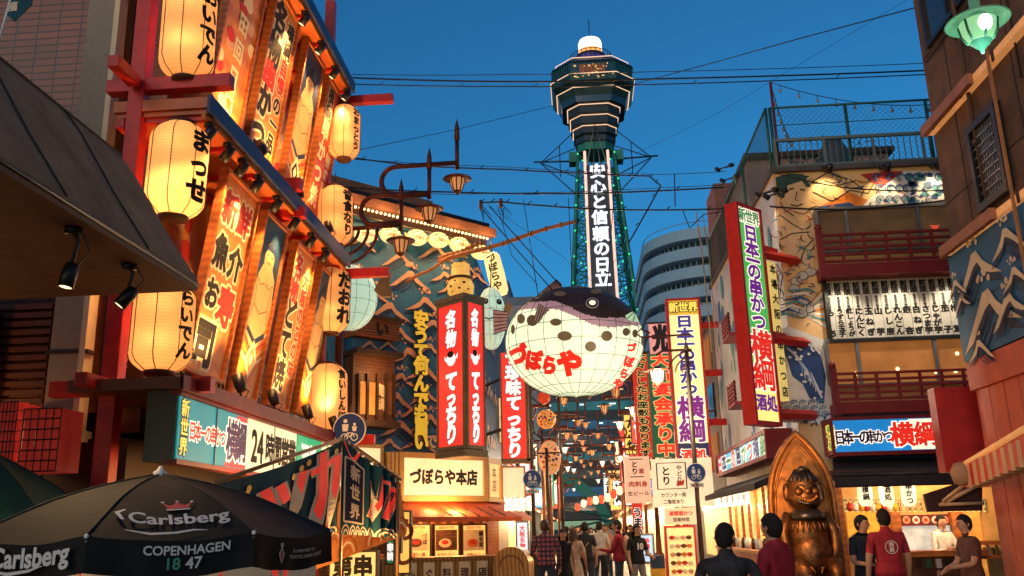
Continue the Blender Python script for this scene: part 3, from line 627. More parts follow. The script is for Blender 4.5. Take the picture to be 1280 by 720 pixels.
# base storeys beneath the legs
b = MB(); fb = Fr(TWC + Vector((0, -14.2, 0)), (1, 0, 0)); b.box(fb, -13.5, 13.5, 3.0, 30, -26, 0, TDARK)
for z, m in ((4.5, TGL), (7, lit("floor_blue", (25, 80, 110), .7, var=.5, scale=.4)), (22, lit("floor_teal", (20, 90, 95), .8, var=.6, scale=.3)), (25.5, TGL), (10, TGL), (13, lit("floor_teal", (20, 90, 95), .8, var=.6, scale=.3)), (16, TGL), (18.6, lit("floor_blue", (25, 80, 110), .7, var=.5, scale=.4))):
    b.box(fb, -13, 13, z, z + 1.5, .01, .12, m)
b.build("base_storeys", tw)
b = MB()
for k in range(30): x = -12 + (k % 5) * 5.2 + rnd.uniform(-1.5, 1.5); b = MB(); b.box(fb, x, x + rnd.uniform(.3, 1.3), 5.9 + (k // 5) * 3.4, 6.15 + (k // 5) * 3.4, .14, .2, lit("ceiling_tube", (200, 240, 235), 1.5)); b.build("ceiling_light", tw)
b = MB()
for sx in (-1, 1): b.ring(fb, sx * 14, -2, 12.5, 14.2, TGRN, .3, 24, math.pi * (.5 if sx > 0 else .05), math.pi * (.95 if sx > 0 else .5))
b.build("arch_rib", tw)
# curved grey block
cb = thing("curved_office_block", "rounded grey block with stacked curved balconies behind the shop signs", "building", (13.5, 100, 0))
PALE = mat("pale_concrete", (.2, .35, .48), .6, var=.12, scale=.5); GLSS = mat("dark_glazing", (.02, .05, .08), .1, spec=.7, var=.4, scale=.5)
pL = P(808, 300, Y=100).x; Rr = 8.
def crv(z, rr, ext):
    pts = []
    for k in range(15): a = math.pi + k * (math.pi / 2) / 14; pts.append(Vector((pL + Rr + rr * math.cos(a), 100 + Rr + rr * math.sin(a), z)))
    return [Vector((pL + Rr - rr, 100 + Rr + 16, z))] + pts + [Vector((pL + 26, 100 + Rr - rr, z))]
zf = [P(850, y, Y=100).z for y in (287, 311, 335, 359, 383, 407)]; dz = zf[0] - zf[1]; top = P(850, 284, Y=100).z
b = MB(); V = crv(0, Rr - 1.6, 0) + crv(top - 1.2, Rr - 1.6, 0); n = len(V) // 2; b.add(V, [(i, i + 1, i + n + 1, i + n) for i in range(n - 1)], GLSS, False); b.build("recessed_glazing", cb)
k = 0; z = top
while z > 3:
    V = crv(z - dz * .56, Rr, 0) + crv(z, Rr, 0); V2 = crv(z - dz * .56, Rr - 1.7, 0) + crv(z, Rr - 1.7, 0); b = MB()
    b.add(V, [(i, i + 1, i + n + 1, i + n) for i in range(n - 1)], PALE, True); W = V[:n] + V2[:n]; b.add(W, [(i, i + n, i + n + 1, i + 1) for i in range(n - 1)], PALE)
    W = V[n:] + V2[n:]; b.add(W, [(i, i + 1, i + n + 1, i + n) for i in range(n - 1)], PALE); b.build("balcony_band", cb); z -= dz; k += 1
b = MB()
for q in range(12): x = pL + 9 + q * 1.5; b.box(FY(101.5), x, x + .12, 2, top - 1.3, 0, .1, PALE)
b.tube([Vector((pL + 9, 104, top)), Vector((pL + 9, 104, top + 1.4))], .05, TDARK, 4); b.tube([p + Vector((0, .3, .9)) for p in crv(top, Rr - .3, 0)], .06, PALE, 4); b.build("fin_columns", cb)
b = MB(); V = crv(2, Rr - 1.5, 0) + crv(top - 1.2, Rr - 1.5, 0)
for i in range(0, n): b.bar(V[i], V[i + n], .14, PALE)
for q in range(16): p_ = V[n - 2].lerp(V[n - 1], q / 16); b.bar(p_, p_ + Vector((0, 0, top - 3.2)), .12, PALE)
b.build("window_mullions", cb)
for (x0, x1, y, Y, lab) in ((612, 636, 352, 75, "small blue-grey block far off, left of the giant puffer lantern's fin"), (630, 668, 372, 60, "low dark roof far off beneath the cables, left of the giant puffer lantern")):
    p = P(x0, y, Y=Y); q = P(x1, y, Y=Y); t = thing("distant_block", lab, "building", (p.x, Y, 0)); b = MB(); b.box(FY(Y), p.x, q.x, 0, p.z, -8, 0, mat("slate_block", (.1, .14, .19), .7, scale=.6)); b.build("wall", t)
    for k in range(9): b = MB(); b.box(FY(Y), p.x + .3, q.x - .3, p.z - 1.6 - k * 3, p.z - .6 - k * 3, .01, .05, GLSS); b.build("window", t)
# ================================================================== puffer fish restaurant on the corner
zc = Vector((-3.42, 30, 0)); ZF = Fr(zc, (1, 1, 0)); zb = thing("puffer_restaurant", "corner restaurant covered in teal wave panels with cream crests", "building", zc)
ga = lambda x, y, c=0: ZF.px(x, y, c)
aL = ga(432, 400)[0] - 1.2; zroof = ga(520, 285)[1]
b = MB(); b.box(ZF, aL, 0, 3.9, zroof, -.3, 0, TEAL); DOT = PEACH
def crest(b, fr, a, z, s, c, m=PEACH, sh=NAVY, flip=1):
    sh_ = [(-.66, -.24), (-.44, -.06), (-.2, .14), (-.06, .27), (.08, .28), (.2, .13), (.4, .0), (.64, -.14), (.36, -.075), (.18, .0), (.06, .14), (-.06, .1), (-.24, -.02), (-.42, -.16)]
    T = lambda q, dx=0, dz=0, k=1.: [(a + flip * (x * k + dx) * s, z + (y * k + dz) * s) for x, y in q]
    b.poly(fr, T(sh_, .03, -.1, 1.05), sh, c); b.poly(fr, T(sh_), m, c + .004)
    for q in range(3): b.stroke(fr, T([(-.5 + q * .1, -.26 - q * .03), (-.2 + q * .08, -.06 - q * .06), (-.02 + q * .05, .06 - q * .06)]), .03 * s, sh, c + .006 + q * .0004)
    for dx, dy, r in ((-.1, .42, .05), (.05, .47, .06), (.12, .38, .035), (-.02, .4, .03), (.2, .46, .03)): b.disc(fr, a + flip * dx * s, z + dy * s, r * s, r * s, m, c + .005, 8)
for i, (x, y, wpx) in enumerate(((452, 305, 34), (500, 327, 40), (545, 318, 40), (580, 335, 30), (468, 372, 40), (512, 352, 46), (556, 350, 34), (595, 350, 28), (486, 392, 50), (532, 385, 46), (498, 422, 44), (540, 412, 40), (512, 450, 52), (536, 440, 36), (500, 478, 40), (530, 470, 44), (494, 505, 50), (532, 498, 34), (500, 540, 48), (536, 530, 40), (486, 558, 34), (524, 556, 40), (574, 300, 30), (446, 345, 30), (462, 420, 30), (590, 390, 30), (520, 515, 34), (560, 365, 26))):
    a, z = ga(x, y); a2, _ = ga(x + wpx * .5, y); crest(b, ZF, a, z, (a2 - a) * 1.75, .012 + (i % 4) * .011, flip=1 if i % 3 else -1)
for ch, y in zip("安うて何んでも旨い", (400, 420, 440, 458, 480, 501, 518, 534, 552)):
    a, z = ga(524, y); b.text(ZF, ch, a, z, .6, lit("gold_letters", (235, 190, 50), .55), .12, .075, outline=((.06, NAVY),), dc=.03)
a, z = ga(537, 552); b.text(ZF, "で", a, z, .5, CREAMP, .1, .05)
b.build("wave_panel", zb)
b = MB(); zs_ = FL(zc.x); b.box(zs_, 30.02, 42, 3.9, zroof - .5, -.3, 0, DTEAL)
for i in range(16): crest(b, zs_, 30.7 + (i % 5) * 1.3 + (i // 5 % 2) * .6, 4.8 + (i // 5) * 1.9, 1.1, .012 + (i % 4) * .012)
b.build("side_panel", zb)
b = MB(); BRN = mat("eave_brown", (.1, .04, .022), .6, scale=3); RUST = mat("rust_wall", (.4, .15, .06), .6, scale=2)
b.box(ZF, aL - .3, .25, zroof, zroof + .28, -3.5, .9, BRN); b.box(ZF, aL - .3, .1, zroof + .282, zroof + .5, -3.6, .72, DWOOD); b.box(ZF, aL - .3, -1.6, zroof + .5, zroof + 1.25, -3.6, -.3, RUST); b.build("eave", zb)
b = MB(); b.tube([ZF(aL, zroof - .25, .5), ZF(.1, zroof - .25, .5)], .05, BLK); b.build("lantern_rail", zb)
b = MB()
for k in range(40): a = aL + .2 + (k / 39) * (-aL - .3); b.ball(ZF(a, zroof - .12, .82), .045, .045, .045, BULB, 6, 4)
b.build("eave_bulbs", zb)
for k in range(5): lamp("point", ZF(aL + .6 + (-aL - .8) * k / 4, zroof - .3, 1.25), 55, AMB, zb, rad=.1)
b = MB(); b.box(ZF, aL, 0, 0, 3.9, -.3, 0, WOOD); b.box(zs_, 30.02, 42, 0, 3.9, -.3, 0, WOOD); b.build("ground_wall", zb)
# wooden pavilion window
def zrect(b, x0, x1, y0, y1, c0, c1, m, fr=ZF):
    a0, z1 = fr.px(x0, (y0 + y1) / 2)[0], fr.px((x0 + x1) / 2, y0)[1]; a1, z0 = fr.px(x1, (y0 + y1) / 2)[0], fr.px((x0 + x1) / 2, y1)[1]
    b.box(fr, a0, a1, z0, z1, c0, c1, m); return a0, a1, z0, z1
pv = []
b = MB(); zrect(b, 430, 482, 446, 530, .02, .5, WOOD); zrect(b, 428, 486, 443, 449, .02, .85, DWOOD); zrect(b, 430, 484, 404, 427, .02, .7, WOODO); zrect(b, 428, 488, 401, 405, .02, .85, DWOOD); zrect(b, 430, 482, 428, 443, .02, .45, TEAL); zrect(b, 428, 484, 529, 536, .02, .75, DWOOD)
for k in range(6): zrect(b, 430, 484, 407 + k * 3.4, 408 + k * 3.4, .7, .72, WOOD)
w_ = b.build("pavilion_window", zb)
b = MB(); zrect(b, 436, 458, 480, 520, .5, .515, lit("pavilion_glow", (225, 140, 55), .8, var=.5, scale=1.5)); zrect(b, 462, 479, 480, 520, .5, .515, lit("pavilion_dim", (110, 55, 20), .6, var=.5, scale=1.5)); a, z = ga(469, 500); b.text(ZF, "亀縄", a - .1, z, .42, CREAMP, .53, .04, True)
for x in (436, 447, 459, 470, 480): zrect(b, x - 1.3, x + 1.3, 470, 526, .516, .6, DWOOD)
b.build("lattice", w_); lamp("point", ZF(*ga(455, 470), 1.1), 14, AMB, zb, rad=.1); lamp("point", ZF(*ga(445, 520), 1.3), 14, AMB, zb, rad=.1)
b = MB(); a, z = ga(457, 416); b.text(ZF, "い", a + .15, z, .5, INK, .73, .06); crest(b, ZF, *ga(452, 437), .7, .47); crest(b, ZF, *ga(474, 437), .6, .5); b.build("signboard", w_)
# small puffer lanterns
PUFF = lit("puffer_glow", (255, 226, 150), .95, var=.1); PUFD = mat("puffer_back", (.06, .03, .015), .6)
def puffer_small(c, r, label, fr):
    t = thing("puffer_lantern", label, "lantern", c, group="small puffer fish lanterns along the eave"); c = Vector(c)
    b = MB(); fn = lambda u, v: c + fr.u * (r * 1.15 * math.cos(2 * math.pi * u) * math.sin(math.pi * v)) + fr.n * (r * .9 * math.sin(2 * math.pi * u) * math.sin(math.pi * v)) + Vector((0, 0, -r * .85 * math.cos(math.pi * v)))
    b.grid(fn, 20, 14, PUFF, True, lambda u, v: PUFD if v > .8 else PUFF)
    mp = lambda a, z, cc: c + fr.u * a + Vector((0, 0, z)) + fr.n * (r * .9 * math.sqrt(max(0, 1 - (a / (r * 1.15)) ** 2 - (z / (r * .85)) ** 2)) + cc)
    for q in range(6): b.disc(mp, r * (-.75 + .3 * q), r * (.28 + .12 * math.sin(q * 2.1)), r * .11, r * .09, INK, .012, 8)
    for q, ch in enumerate("づぼらや"): b.text(mp, ch, r * (-.6 + .4 * q), -r * .2, r * .42, REDINK, .014, .06)
    b.build("paper_body", t)
    b = MB(); 
    for s_ in (-1, 1): b.poly(lambda a, z, cc: c + fr.u * a + Vector((0, 0, z)) + fr.n * cc, [(s_ * r * 1.05, .0), (s_ * r * 1.5, r * .35), (s_ * r * 1.42, -.02), (s_ * r * 1.5, -r * .3)], PEACH, 0)
    b.tube([c + Vector((0, 0, r * .8)), c + Vector((0, 0, r * 1.25))], .02, BLK, 5); b.build("fin", t)
    return t
for k, (x, y, d) in enumerate(((456, 293, "leftmost, half behind the curled lamp arm"), (488, 294, "second, over the lowest curled lamp"), (521, 297, "third along the roof"), (548, 300, "fourth, right of the middle curled lamp"), (574, 306, "fifth, above the bamboo pole"), (600, 315, "sixth, at the roof's right corner"))):
    a, z = ZF.px(x, y, .5); puffer_small(ZF(a, z, .5), .32, "small glowing puffer lantern under the eave, " + d, ZF)
# corner strip of lit white lantern, gold pot figure
t = thing("long_lantern", "long white lantern covered in writing at the teal restaurant's roof corner", "lantern", P(620, 345, Y=29)); c = P(620, 343, Y=29)
b = MB(); ax = Vector((.22, .1, -1)).to_track_quat('Z', 'Y').to_matrix(); b.lathe(c - ax @ Vector((0, 0, .75)), [(0, 0), (.2, .02), (.28, .15), (.3, .75), (.28, 1.35), (.2, 1.48), (0, 1.5)], PUFF, 18, ax=ax)
ff = Fr(c + Vector((-.06, -.31, 0)), (1, 0, .22), (-.22, 0, 1)); b.text(ff, "づぼらや", 0.03, 0, .33, INK, .02, .05, True); b.build("paper_body", t)
b = MB(); b.tube([c + Vector((-.15, 0, .75)), c + Vector((-.2, .2, 1.3))], .03, BLK); b.build("hanger", t)
# ---- pale green puffers hanging left and middle
MINT = lit("puffer_mint", (196, 226, 196), .72, var=.1, scale=1.5); MAUVE = mat("puffer_mauve", (.3, .19, .2), .6, scale=1.5, emit=.3, ecol=S(165, 125, 132)); DARKP = mat("puffer_dark", (.03, .02, .017), .45, var=.35, scale=1.5, emit=.06, ecol=S(70, 45, 40))
FIN = mat("puffer_fin", (.5, .26, .1), .6, scale=3)
def ell(c, rx, ry, rz):
    return lambda a, z, cc: c + Vector((a, -ry * math.sqrt(max(0, 1 - (a / rx) ** 2 - (z / rz) ** 2)) - cc, z))
def puffer_mid(c, rx, ry, rz, label, face):
    c = Vector(c); t = thing("puffer_lantern", label, "lantern", c); b = MB(); b.ball(c, rx, ry, rz, MINT, 32, 24, lambda u, v: MAUVE if v > .87 else MINT); mp = ell(c, rx, ry, rz)
    if face:
        for s_ in (-1, 1): b.disc(mp, s_ * rx * .42 + .1, rz * .42, rx * .16, rx * .22, INK, .03, 12); b.disc(mp, s_ * rx * .42 + .1, rz * .44, rx * .05, rx * .07, WHITEP, .04, 8)
        b.disc(mp, .05, rz * .18, rx * .12, rx * .07, MAUVE, .03, 10); b.stroke(mp, [(-rx * .3, -rz * .1), (0, -rz * .16), (rx * .3, -rz * .1)], .04, INK, .03)
    else:
        b.disc(mp, rx * .1, rz * .5, rx * .3, rx * .16, INK, .03, 14); b.disc(mp, rx * .5, rz * .6, rx * .16, rx * .1, INK, .03, 12)
    b.build("paper_body", t); b = MB()
    for k in range(6): q = k * math.pi / 6; b.tube([c + Vector((rx * 1.004 * math.cos(q) * math.sin(v), ry * 1.004 * math.sin(q) * math.sin(v), rz * 1.004 * math.cos(v))) for v in [j * math.pi / 12 for j in range(25)]], .008, STEEL, 3, caps=False)
    for j in (-.6, -.2, .2, .6): b.tube([c + Vector((rx * 1.004 * math.sqrt(1 - j * j) * math.cos(q), ry * 1.004 * math.sqrt(1 - j * j) * math.sin(q), rz * j)) for q in [x * math.pi / 12 for x in range(25)]], .008, STEEL, 3, caps=False)
    b.build("wire_cage", t); b = MB(); f_ = Fr(c + Vector((rx * .95, -.2, rz * .25)), (1, .1, 0))
    b.prism(f_, [(0, -.12), (.2, .25), (.5, .42), (.42, .1), (.52, -.3), (.2, -.3)] if not face else [(-.1, -.1), (.12, .25), (.26, .02), (.12, -.25)], -.03, .03, FIN); b.build("fin", t)
    b = MB(); b.tube([c + Vector((0, 0, rz)), c + Vector((0, .4, rz + 1.2))], .02, BLK, 5); b.build("hanger", t); return t
c_ = P(436, 372, Y=24); puffer_mid(c_, .8, .8, .95, "pale green puffer lantern half hidden behind the far post's paper lanterns", False)
c_ = P(614, 398, Y=27.6); puffer_mid(c_, .47, .6, 1.02, "pale green puffer lantern facing the street beside the 名物 tower sign", True)
# ---- red box sign 名物てっちり
STONE = mat("speckled_stone", (.2, .14, .07), .6, var=.6, scale=22, bump=.2); SRED = lit("sign_scarlet", (226, 50, 38), 1.0, var=.16, scale=1.2); LW = lit("letter_pale", (255, 238, 232), 1.0)
Pm = P(583, 560, Y=25.6); PLf = P(547, 560, Y=26.45); PRt = P(607, 560, Y=26.35); z0 = P(583, 560, Y=25.6).z; z1 = P(583, 372, Y=25.6).z
bs = thing("corner_box_sign", "tall two sided red lightbox reading 名物てっちり on the restaurant corner", "sign", (Pm.x, 26, z0))
FA = between((PLf.x, PLf.y, z0), (Pm.x, Pm.y, z0)); FB = between((Pm.x, Pm.y, z0), (PRt.x, PRt.y, z0)); H = z1 - z0
for f_ in (FA, FB):
    W = f_.w; b = MB(); b.box(f_, .06, W - .06, .1, H - .1, -.1, 0, SRED)
    sx = .62 if f_ is FB else .88
    for ch, h_, s_ in (("名", .875, .56), ("物", .74, .56), ("て", .45, .62), ("っ", .34, .55), ("ち", .225, .62), ("り", .1, .62)): b.text(f_, ch, W / 2, H * h_, s_, LW, .012, .085, sx=sx, shear=.12, outline=((.03, mat("sign_shadow_red", (.3, .02, .02), .5)),))
    b.disc(f_, W / 2, H * .6, .24 * sx, .2, LW, .012, 16); b.disc(f_, W / 2 - .02, H * .635, .17 * sx, .1, INK, .016, 12); b.poly(f_, [(W / 2 + .18 * sx, H * .6), (W / 2 + .36 * sx, H * .64), (W / 2 + .33 * sx, H * .6)], LW, .012); b.poly(f_, [(W / 2 - .18 * sx, H * .6), (W / 2 - .36 * sx, H * .63), (W / 2 - .3 * sx, H * .59)], LW, .012); b.build("face_panel", bs)
    b = MB()
    for a0, a1, b0, b1 in ((0, .06, 0, H), (W - .06, W, 0, H), (.06, W - .06, 0, .1), (.06, W - .06, H - .1, H)): b.box(f_, a0, a1, b0, b1, -.12, .035, STONE)
    b.build("frame", bs)
b = MB(); ctr = (FA(0, 0) + FB(FB.w, 0)) / 2; O = [FA(-.05, H, .05), FA(FA.w, H, .06), FB(FB.w + .05, H, .05), ctr + Vector((0, .9, H))]; b.add(O + [q + Vector((0, 0, .16)) for q in O], [(0, 1, 5, 4), (1, 2, 6, 5), (2, 3, 7, 6), (3, 0, 4, 7), (4, 5, 6, 7), (3, 2, 1, 0)], STONE)
b.build("stone_cap", bs); b = MB(); O = [q - Vector((0, 0, H + .22)) for q in O]; b.add(O + [q + Vector((0, 0, .2)) for q in O], [(0, 1, 5, 4), (1, 2, 6, 5), (2, 3, 7, 6), (3, 0, 4, 7), (4, 5, 6, 7), (3, 2, 1, 0)], STONE); b.build("stone_base", bs)
t = thing("gold_pot_ornament", "glowing gold pot shaped ornament with a lid on top of the 名物 tower sign", "ornament", ctr + Vector((0, .2, z1 + .1))); c = ctr + Vector((0, .1, z1 + .18)); c.z = z1 + .18
GP = mat("glowing_gold", (.7, .42, .08), .35, emit=.3, ecol=(1, .5, .1), var=.3)
b = MB(); b.lathe(c, [(0, 0), (.22, .02), (.4, .2), (.42, .42), (.34, .6), (.22, .66), (0, .66)], GP, 24); mp = lambda a, z, cc: c + Vector((a, -math.sqrt(max(.0, .41 ** 2 - a * a)) - cc, z))
for a, z_, r_ in ((-.26, .34, .05), (-.12, .5, .035), (.02, .26, .045), (.16, .44, .05), (.28, .24, .035), (-.2, .16, .03)): b.disc(mp, a, z_, r_, r_ * .8, WOOD, .03, 10)
b.build("pot", t)
b = MB(); b.lathe(c + Vector((0, 0, .66)), [(0, 0), (.36, .0), (.38, .05), (.3, .1), (.27, .42), (.3, .46), (.0, .46)], GP, 6); b.build("lid", t)
b = MB(); b.lathe(c + Vector((0, 0, .66)), [(0, -.02), (.39, -.02), (.39, .03), (0, .03)], WOOD, 16); b.build("rim", t)
# ---- flat red sign 珍味てっちり
p = P(627, 577, Y=28); q = P(657, 440, Y=28); vs = thing("vertical_sign", "flat red vertical sign reading 珍味てっちり behind the giant puffer lantern", "sign", (p.x, 28, p.z))
W = q.x - p.x; H = q.z - p.z; f_ = Fr((p.x, 28, p.z), (1, 0, 0)); b = MB(); b.box(f_, .05, W - .05, .08, H, -.15, 0, SRED)
for k, ch in enumerate("づ珍味てっちり"): b.text(f_, ch, W / 2, H * (.95 - k * .142), .5, LW, .012, .085, shear=.1, outline=((.03, mat("sign_shadow_red", (.3, .02, .02), .5)),))
b.build("face_panel", vs); b = MB()
for a0, a1, b0, b1 in ((0, .05, 0, H), (W - .05, W + .04, 0, H), (0, W + .04, -.06, .08)): b.box(f_, a0, a1, b0, b1, -.3, .03, STONE)
b.build("frame", vs)
b = MB(); b.bar((p.x, 28.2, p.z + 1), (-3.3, 30, p.z + 1), .08, BLK); b.bar((p.x, 28.2, p.z + 2.6), (-3.3, 30, p.z + 2.6), .08, BLK); b.build("bracket", vs)
# ---- main sign 本店
ZO = ZF.off(.7); hs = thing("name_sign", "wide cream lightbox reading づぼらや本店 in a bamboo frame over the awning", "sign", ZO(-2, 3))
a0, z1 = ZO.px(504, 572); a1, z0 = ZO.px(604, 620); W = a1 - a0
b = MB(); b.box(ZO, a0, a1, z0, z1, -.6, 0, lit("sign_ivory", (255, 216, 160), .95, var=.12, scale=1.)); b.text(ZO, "づぼらや本店", (a0 + a1) / 2, (z0 + z1) / 2, .5, INK, .015, .06, adv=.99, sx=(W * .86) / (6 * .5)); b.build("face_panel", hs)
SF = ZO(a1 + .17, 0); ZR = Fr((SF.x, SF.y, 0), (.25, 1, 0)); b = MB(); ar = ZR.px(626, 596)[0]; b.box(ZR, .12, ar, z0 - .02, z1 - .05, -.5, 0, lit("sign_ivory_side", (240, 190, 120), .85, var=.2)); b.text(ZR, "本店", ar / 2, (z0 + z1) / 2, .42, mat("faded_ink", (.3, .16, .06), .6), .012, .03, True); b.build("side_panel", hs)
b = MB(); BAM = mat("bamboo_frame", (.4, .25, .09), .45, var=.45, scale=26, bump=.3); e = .17
for (q0, q1, h0, h1, f_) in ((a0 - e, a1 + e, z1, z1 + e, ZO), (a0 - e, a1 + e, z0 - e, z0, ZO), (a0 - e, a0, z0, z1, ZO), (a1, a1 + e, z0, z1, ZO), (0, ar + .1, z1 - .05, z1 + .12, ZR), (0, ar + .1, z0 - .17, z0 - .02, ZR), (ar, ar + .1, z0 - .02, z1 - .05, ZR), (0, .12, z0 - .02, z1 - .05, ZR)):
    b.box(f_, q0, q1, h0, h1, -.5, .06, BAM)
for k in range(1, 4): b.box(ZO, a0 - e - .14 * k, a0 - e - .14 * k + .11, z0 - .16, z1 + .15, -.5, .05, BAM)
b.build("bamboo_frame", hs)
sg2 = thing("side_name_sign", "small cream lightbox left of the づぼらや本店 sign, behind the cloth banner", "sign", ZO(a0 - 2, z0)); b = MB(); b.box(ZO, a0 - 2.6, a0 - .75, z0 + .55, z1 + .25, -.3, -.1, lit("sign_ivory", (255, 216, 160), .95)); b.text(ZO, "ふぐ", a0 - 1.6, z0 + .9, .6, INK, -.08, .06); b.build("face_panel", sg2)
b = MB()
for q0, q1, h0, h1 in ((a0 - 2.72, a0 - .66, z1 + .25, z1 + .36), (a0 - 2.72, a0 - .66, z0 + .44, z0 + .55), (a0 - .75, a0 - .66, z0 + .55, z1 + .25)): b.box(ZO, q0, q1, h0, h1, -.3, -.04, BAM)
b.build("bamboo_frame", sg2)
# ---- awning
aw = thing("shop_awning", "orange red cloth awning under the づぼらや本店 sign", "awning", ZO(-1, 2.4)); AWN = mat("awning_orange", (.5, .09, .025), .7, scale=8, var=.25)
za = z0 - .12; zo = ZO.px(600, 646, 1.3)[1]
pts = [ZO(a0 - .3, za, -.3), ZO(a1 + .1, za, -.25), ZR(ar + .9, za, -.2), ZR(ar + 1.0, zo, .75), ZO(a1 + .75, zo, 1.0), ZO(a0 - .6, zo + .02, 1.25)]
b = MB(); b.add(pts + [q - Vector((0, 0, .05)) for q in pts], [(0, 5, 4, 1), (1, 4, 3, 2), (6, 7, 10, 11), (7, 8, 9, 10)], AWN)
pv_ = [pts[5], pts[4], pts[3]]; dn = Vector((0, 0, -.14)); b.add(pv_ + [q + dn for q in pv_], [(0, 3, 4, 1), (1, 4, 5, 2)], AWN); b.build("cloth", aw)
b = MB(); 
for k in range(7): q = ZO(a0 + (a1 - a0) * k / 6, zo + .03, 1.1); b.tube([q, ZO(a0 + (a1 - a0) * k / 6, za - .05, -.3)], .02, BLK, 5)
b.build("ribs", aw)
lamp("point", ZO((a0 + a1) / 2, zo + .2, .6), 150, AMB, aw, rad=.3); lamp("point", ZO(a0 + .6, zo + .2, .6), 90, AMB, aw, rad=.3)
# ---- posters and storefront
ZP = ZF.off(.25)
for k, (x0, x1, lab) in enumerate(((506, 537, "left of the three lit menu posters under the awning"), (543, 573, "middle of the three lit menu posters under the awning"), (578, 607, "right of the three lit menu posters under the awning"))):
    A0, Z1 = ZP.px(x0, 657); A1, Z0 = ZP.px(x1, 702); t = thing("menu_poster", lab, "poster", ZP(A0, Z0), group="lit menu posters"); b = MB(); b.box(ZP, A0, A1, Z0, Z1, -.1, 0, lit("poster_amber", (255, 196, 105), .95, var=.15)); W = A1 - A0; H = Z1 - Z0
    b.box(ZP, A0 + .05, A1 - .05, Z0 + H * .32, Z1 - H * .12, .002, .006, (CREAMP, WOOD, CREAMP)[k]); b.disc(ZP, (A0 + A1) / 2 - .06, Z0 + H * .52, W * .26, H * .12, (WOOD, CREAMP, ORANGEP)[k], .012, 14); b.disc(ZP, (A0 + A1) / 2 - .06, Z0 + H * .54, W * .15, H * .06, REDINK, .016, 12)
    b.text(ZP, ("づぼ", "てっさ", "鍋会席")[k], A1 - W * .2, Z0 + H * .62, .17, INK, .012, .05, True); b.text(ZP, ("お造り一番", "めでたづくし", "名物づくし")[k], (A0 + A1) / 2, Z0 + H * .2, .12, REDINK, .008, .05); b.text(ZP, "冬季限定品", (A0 + A1) / 2, Z0 + H * .1, .09, INK, .008, .04); b.text(ZP, "本店おすすめ", (A0 + A1) / 2, Z1 - H * .06, .1, REDINK, .008, .04); b.build("poster_sheet", t)
    b = MB()
    for q0, q1, h0, h1 in ((A0 - .05, A0, Z0 - .05, Z1 + .05), (A1, A1 + .05, Z0 - .05, Z1 + .05), (A0, A1, Z0 - .05, Z0), (A0, A1, Z1, Z1 + .05)): b.box(ZP, q0, q1, h0, h1, -.12, .05, DWOOD)
    b.build("frame", t)
b = MB()
for k in range(9): q = a0 - .4 + k * (a1 - a0 + .6) / 8; b.box(ZF, q - .06, q + .06, 0, 2.9, .01, .2, WOODO)
b.box(ZF, a0 - 1, a1 + .5, 2.2, 2.4, .205, .3, WOODO); b.build("shop_posts", zb)
b = MB()
for k in range(12): b.box(zs_, 30.4 + k * .5, 30.47 + k * .5, .2, 2.5, .01, .12, WOODO)
b.box(zs_, 30.3, 36.3, .2, 2.5, .004, .01, lit("shop_amber", (255, 170, 80), .9, var=.4, scale=1.5)); b.build("shop_grille", zb)
for k, (x0, x1, y0, y1, Y, ang, lab) in enumerate(((478, 618, 702, 740, 24.0, .35, "long gilt wooden bench with slatted front below the posters"), (616, 660, 684, 740, 24.0, -.1, "curved gilt wooden tub beside the bench below the awning"))):
    p = P(x0, y0, Y=Y); q = P(x1, y0, Y=Y); t = thing("display_bench" if k == 0 else "wooden_tub", lab, "bench" if k == 0 else "tub", (p.x, Y, 0)); f_ = Fr((p.x, Y, 0), (1, ang, 0)); W = (q.x - p.x) * 1.02; GB = mat("gilt_wood", (.42, .22, .06), .35, metal=.3, scale=5, wave=(3, 'X', (.2, .1, .03), 3))
    b = MB()
    if k == 0:
        b.box(f_, 0, W, .0, p.z, -.9, 0, GB); b.box(f_, -.05, W + .05, p.z, p.z + .07, -1, .06, GB)
        b.build("cabinet", t); b = MB()
        for j in range(5): b.box(f_, W * (.2 + .16 * j), W * (.3 + .16 * j), .1, p.z - .06, .004, .02, CREAMP); b.text(f_, "ふぐ料理店"[j], W * (.25 + .16 * j), p.z * .62, .24, WOOD, .026, .05)
        b.build("menu_cards", t)
    else:
        n_ = 16; pr_ = [(W * .5 + W * .5 * math.cos(math.pi * j / n_), p.z * .62 + p.z * .38 * math.sin(math.pi * j / n_)) for j in range(n_ + 1)]; b.prism(f_, [(W, 0)] + pr_ + [(0, 0)], -.9, 0, GB); b.build("tub_body", t)
        b = MB(); b.ring(f_, W * .5, p.z * .55, W * .3, W * .36, mat("gilt_dark", (.14, .07, .02), .4), .012, 20, 0, math.pi, p.z * .8 / W); b.build("hoop", t)
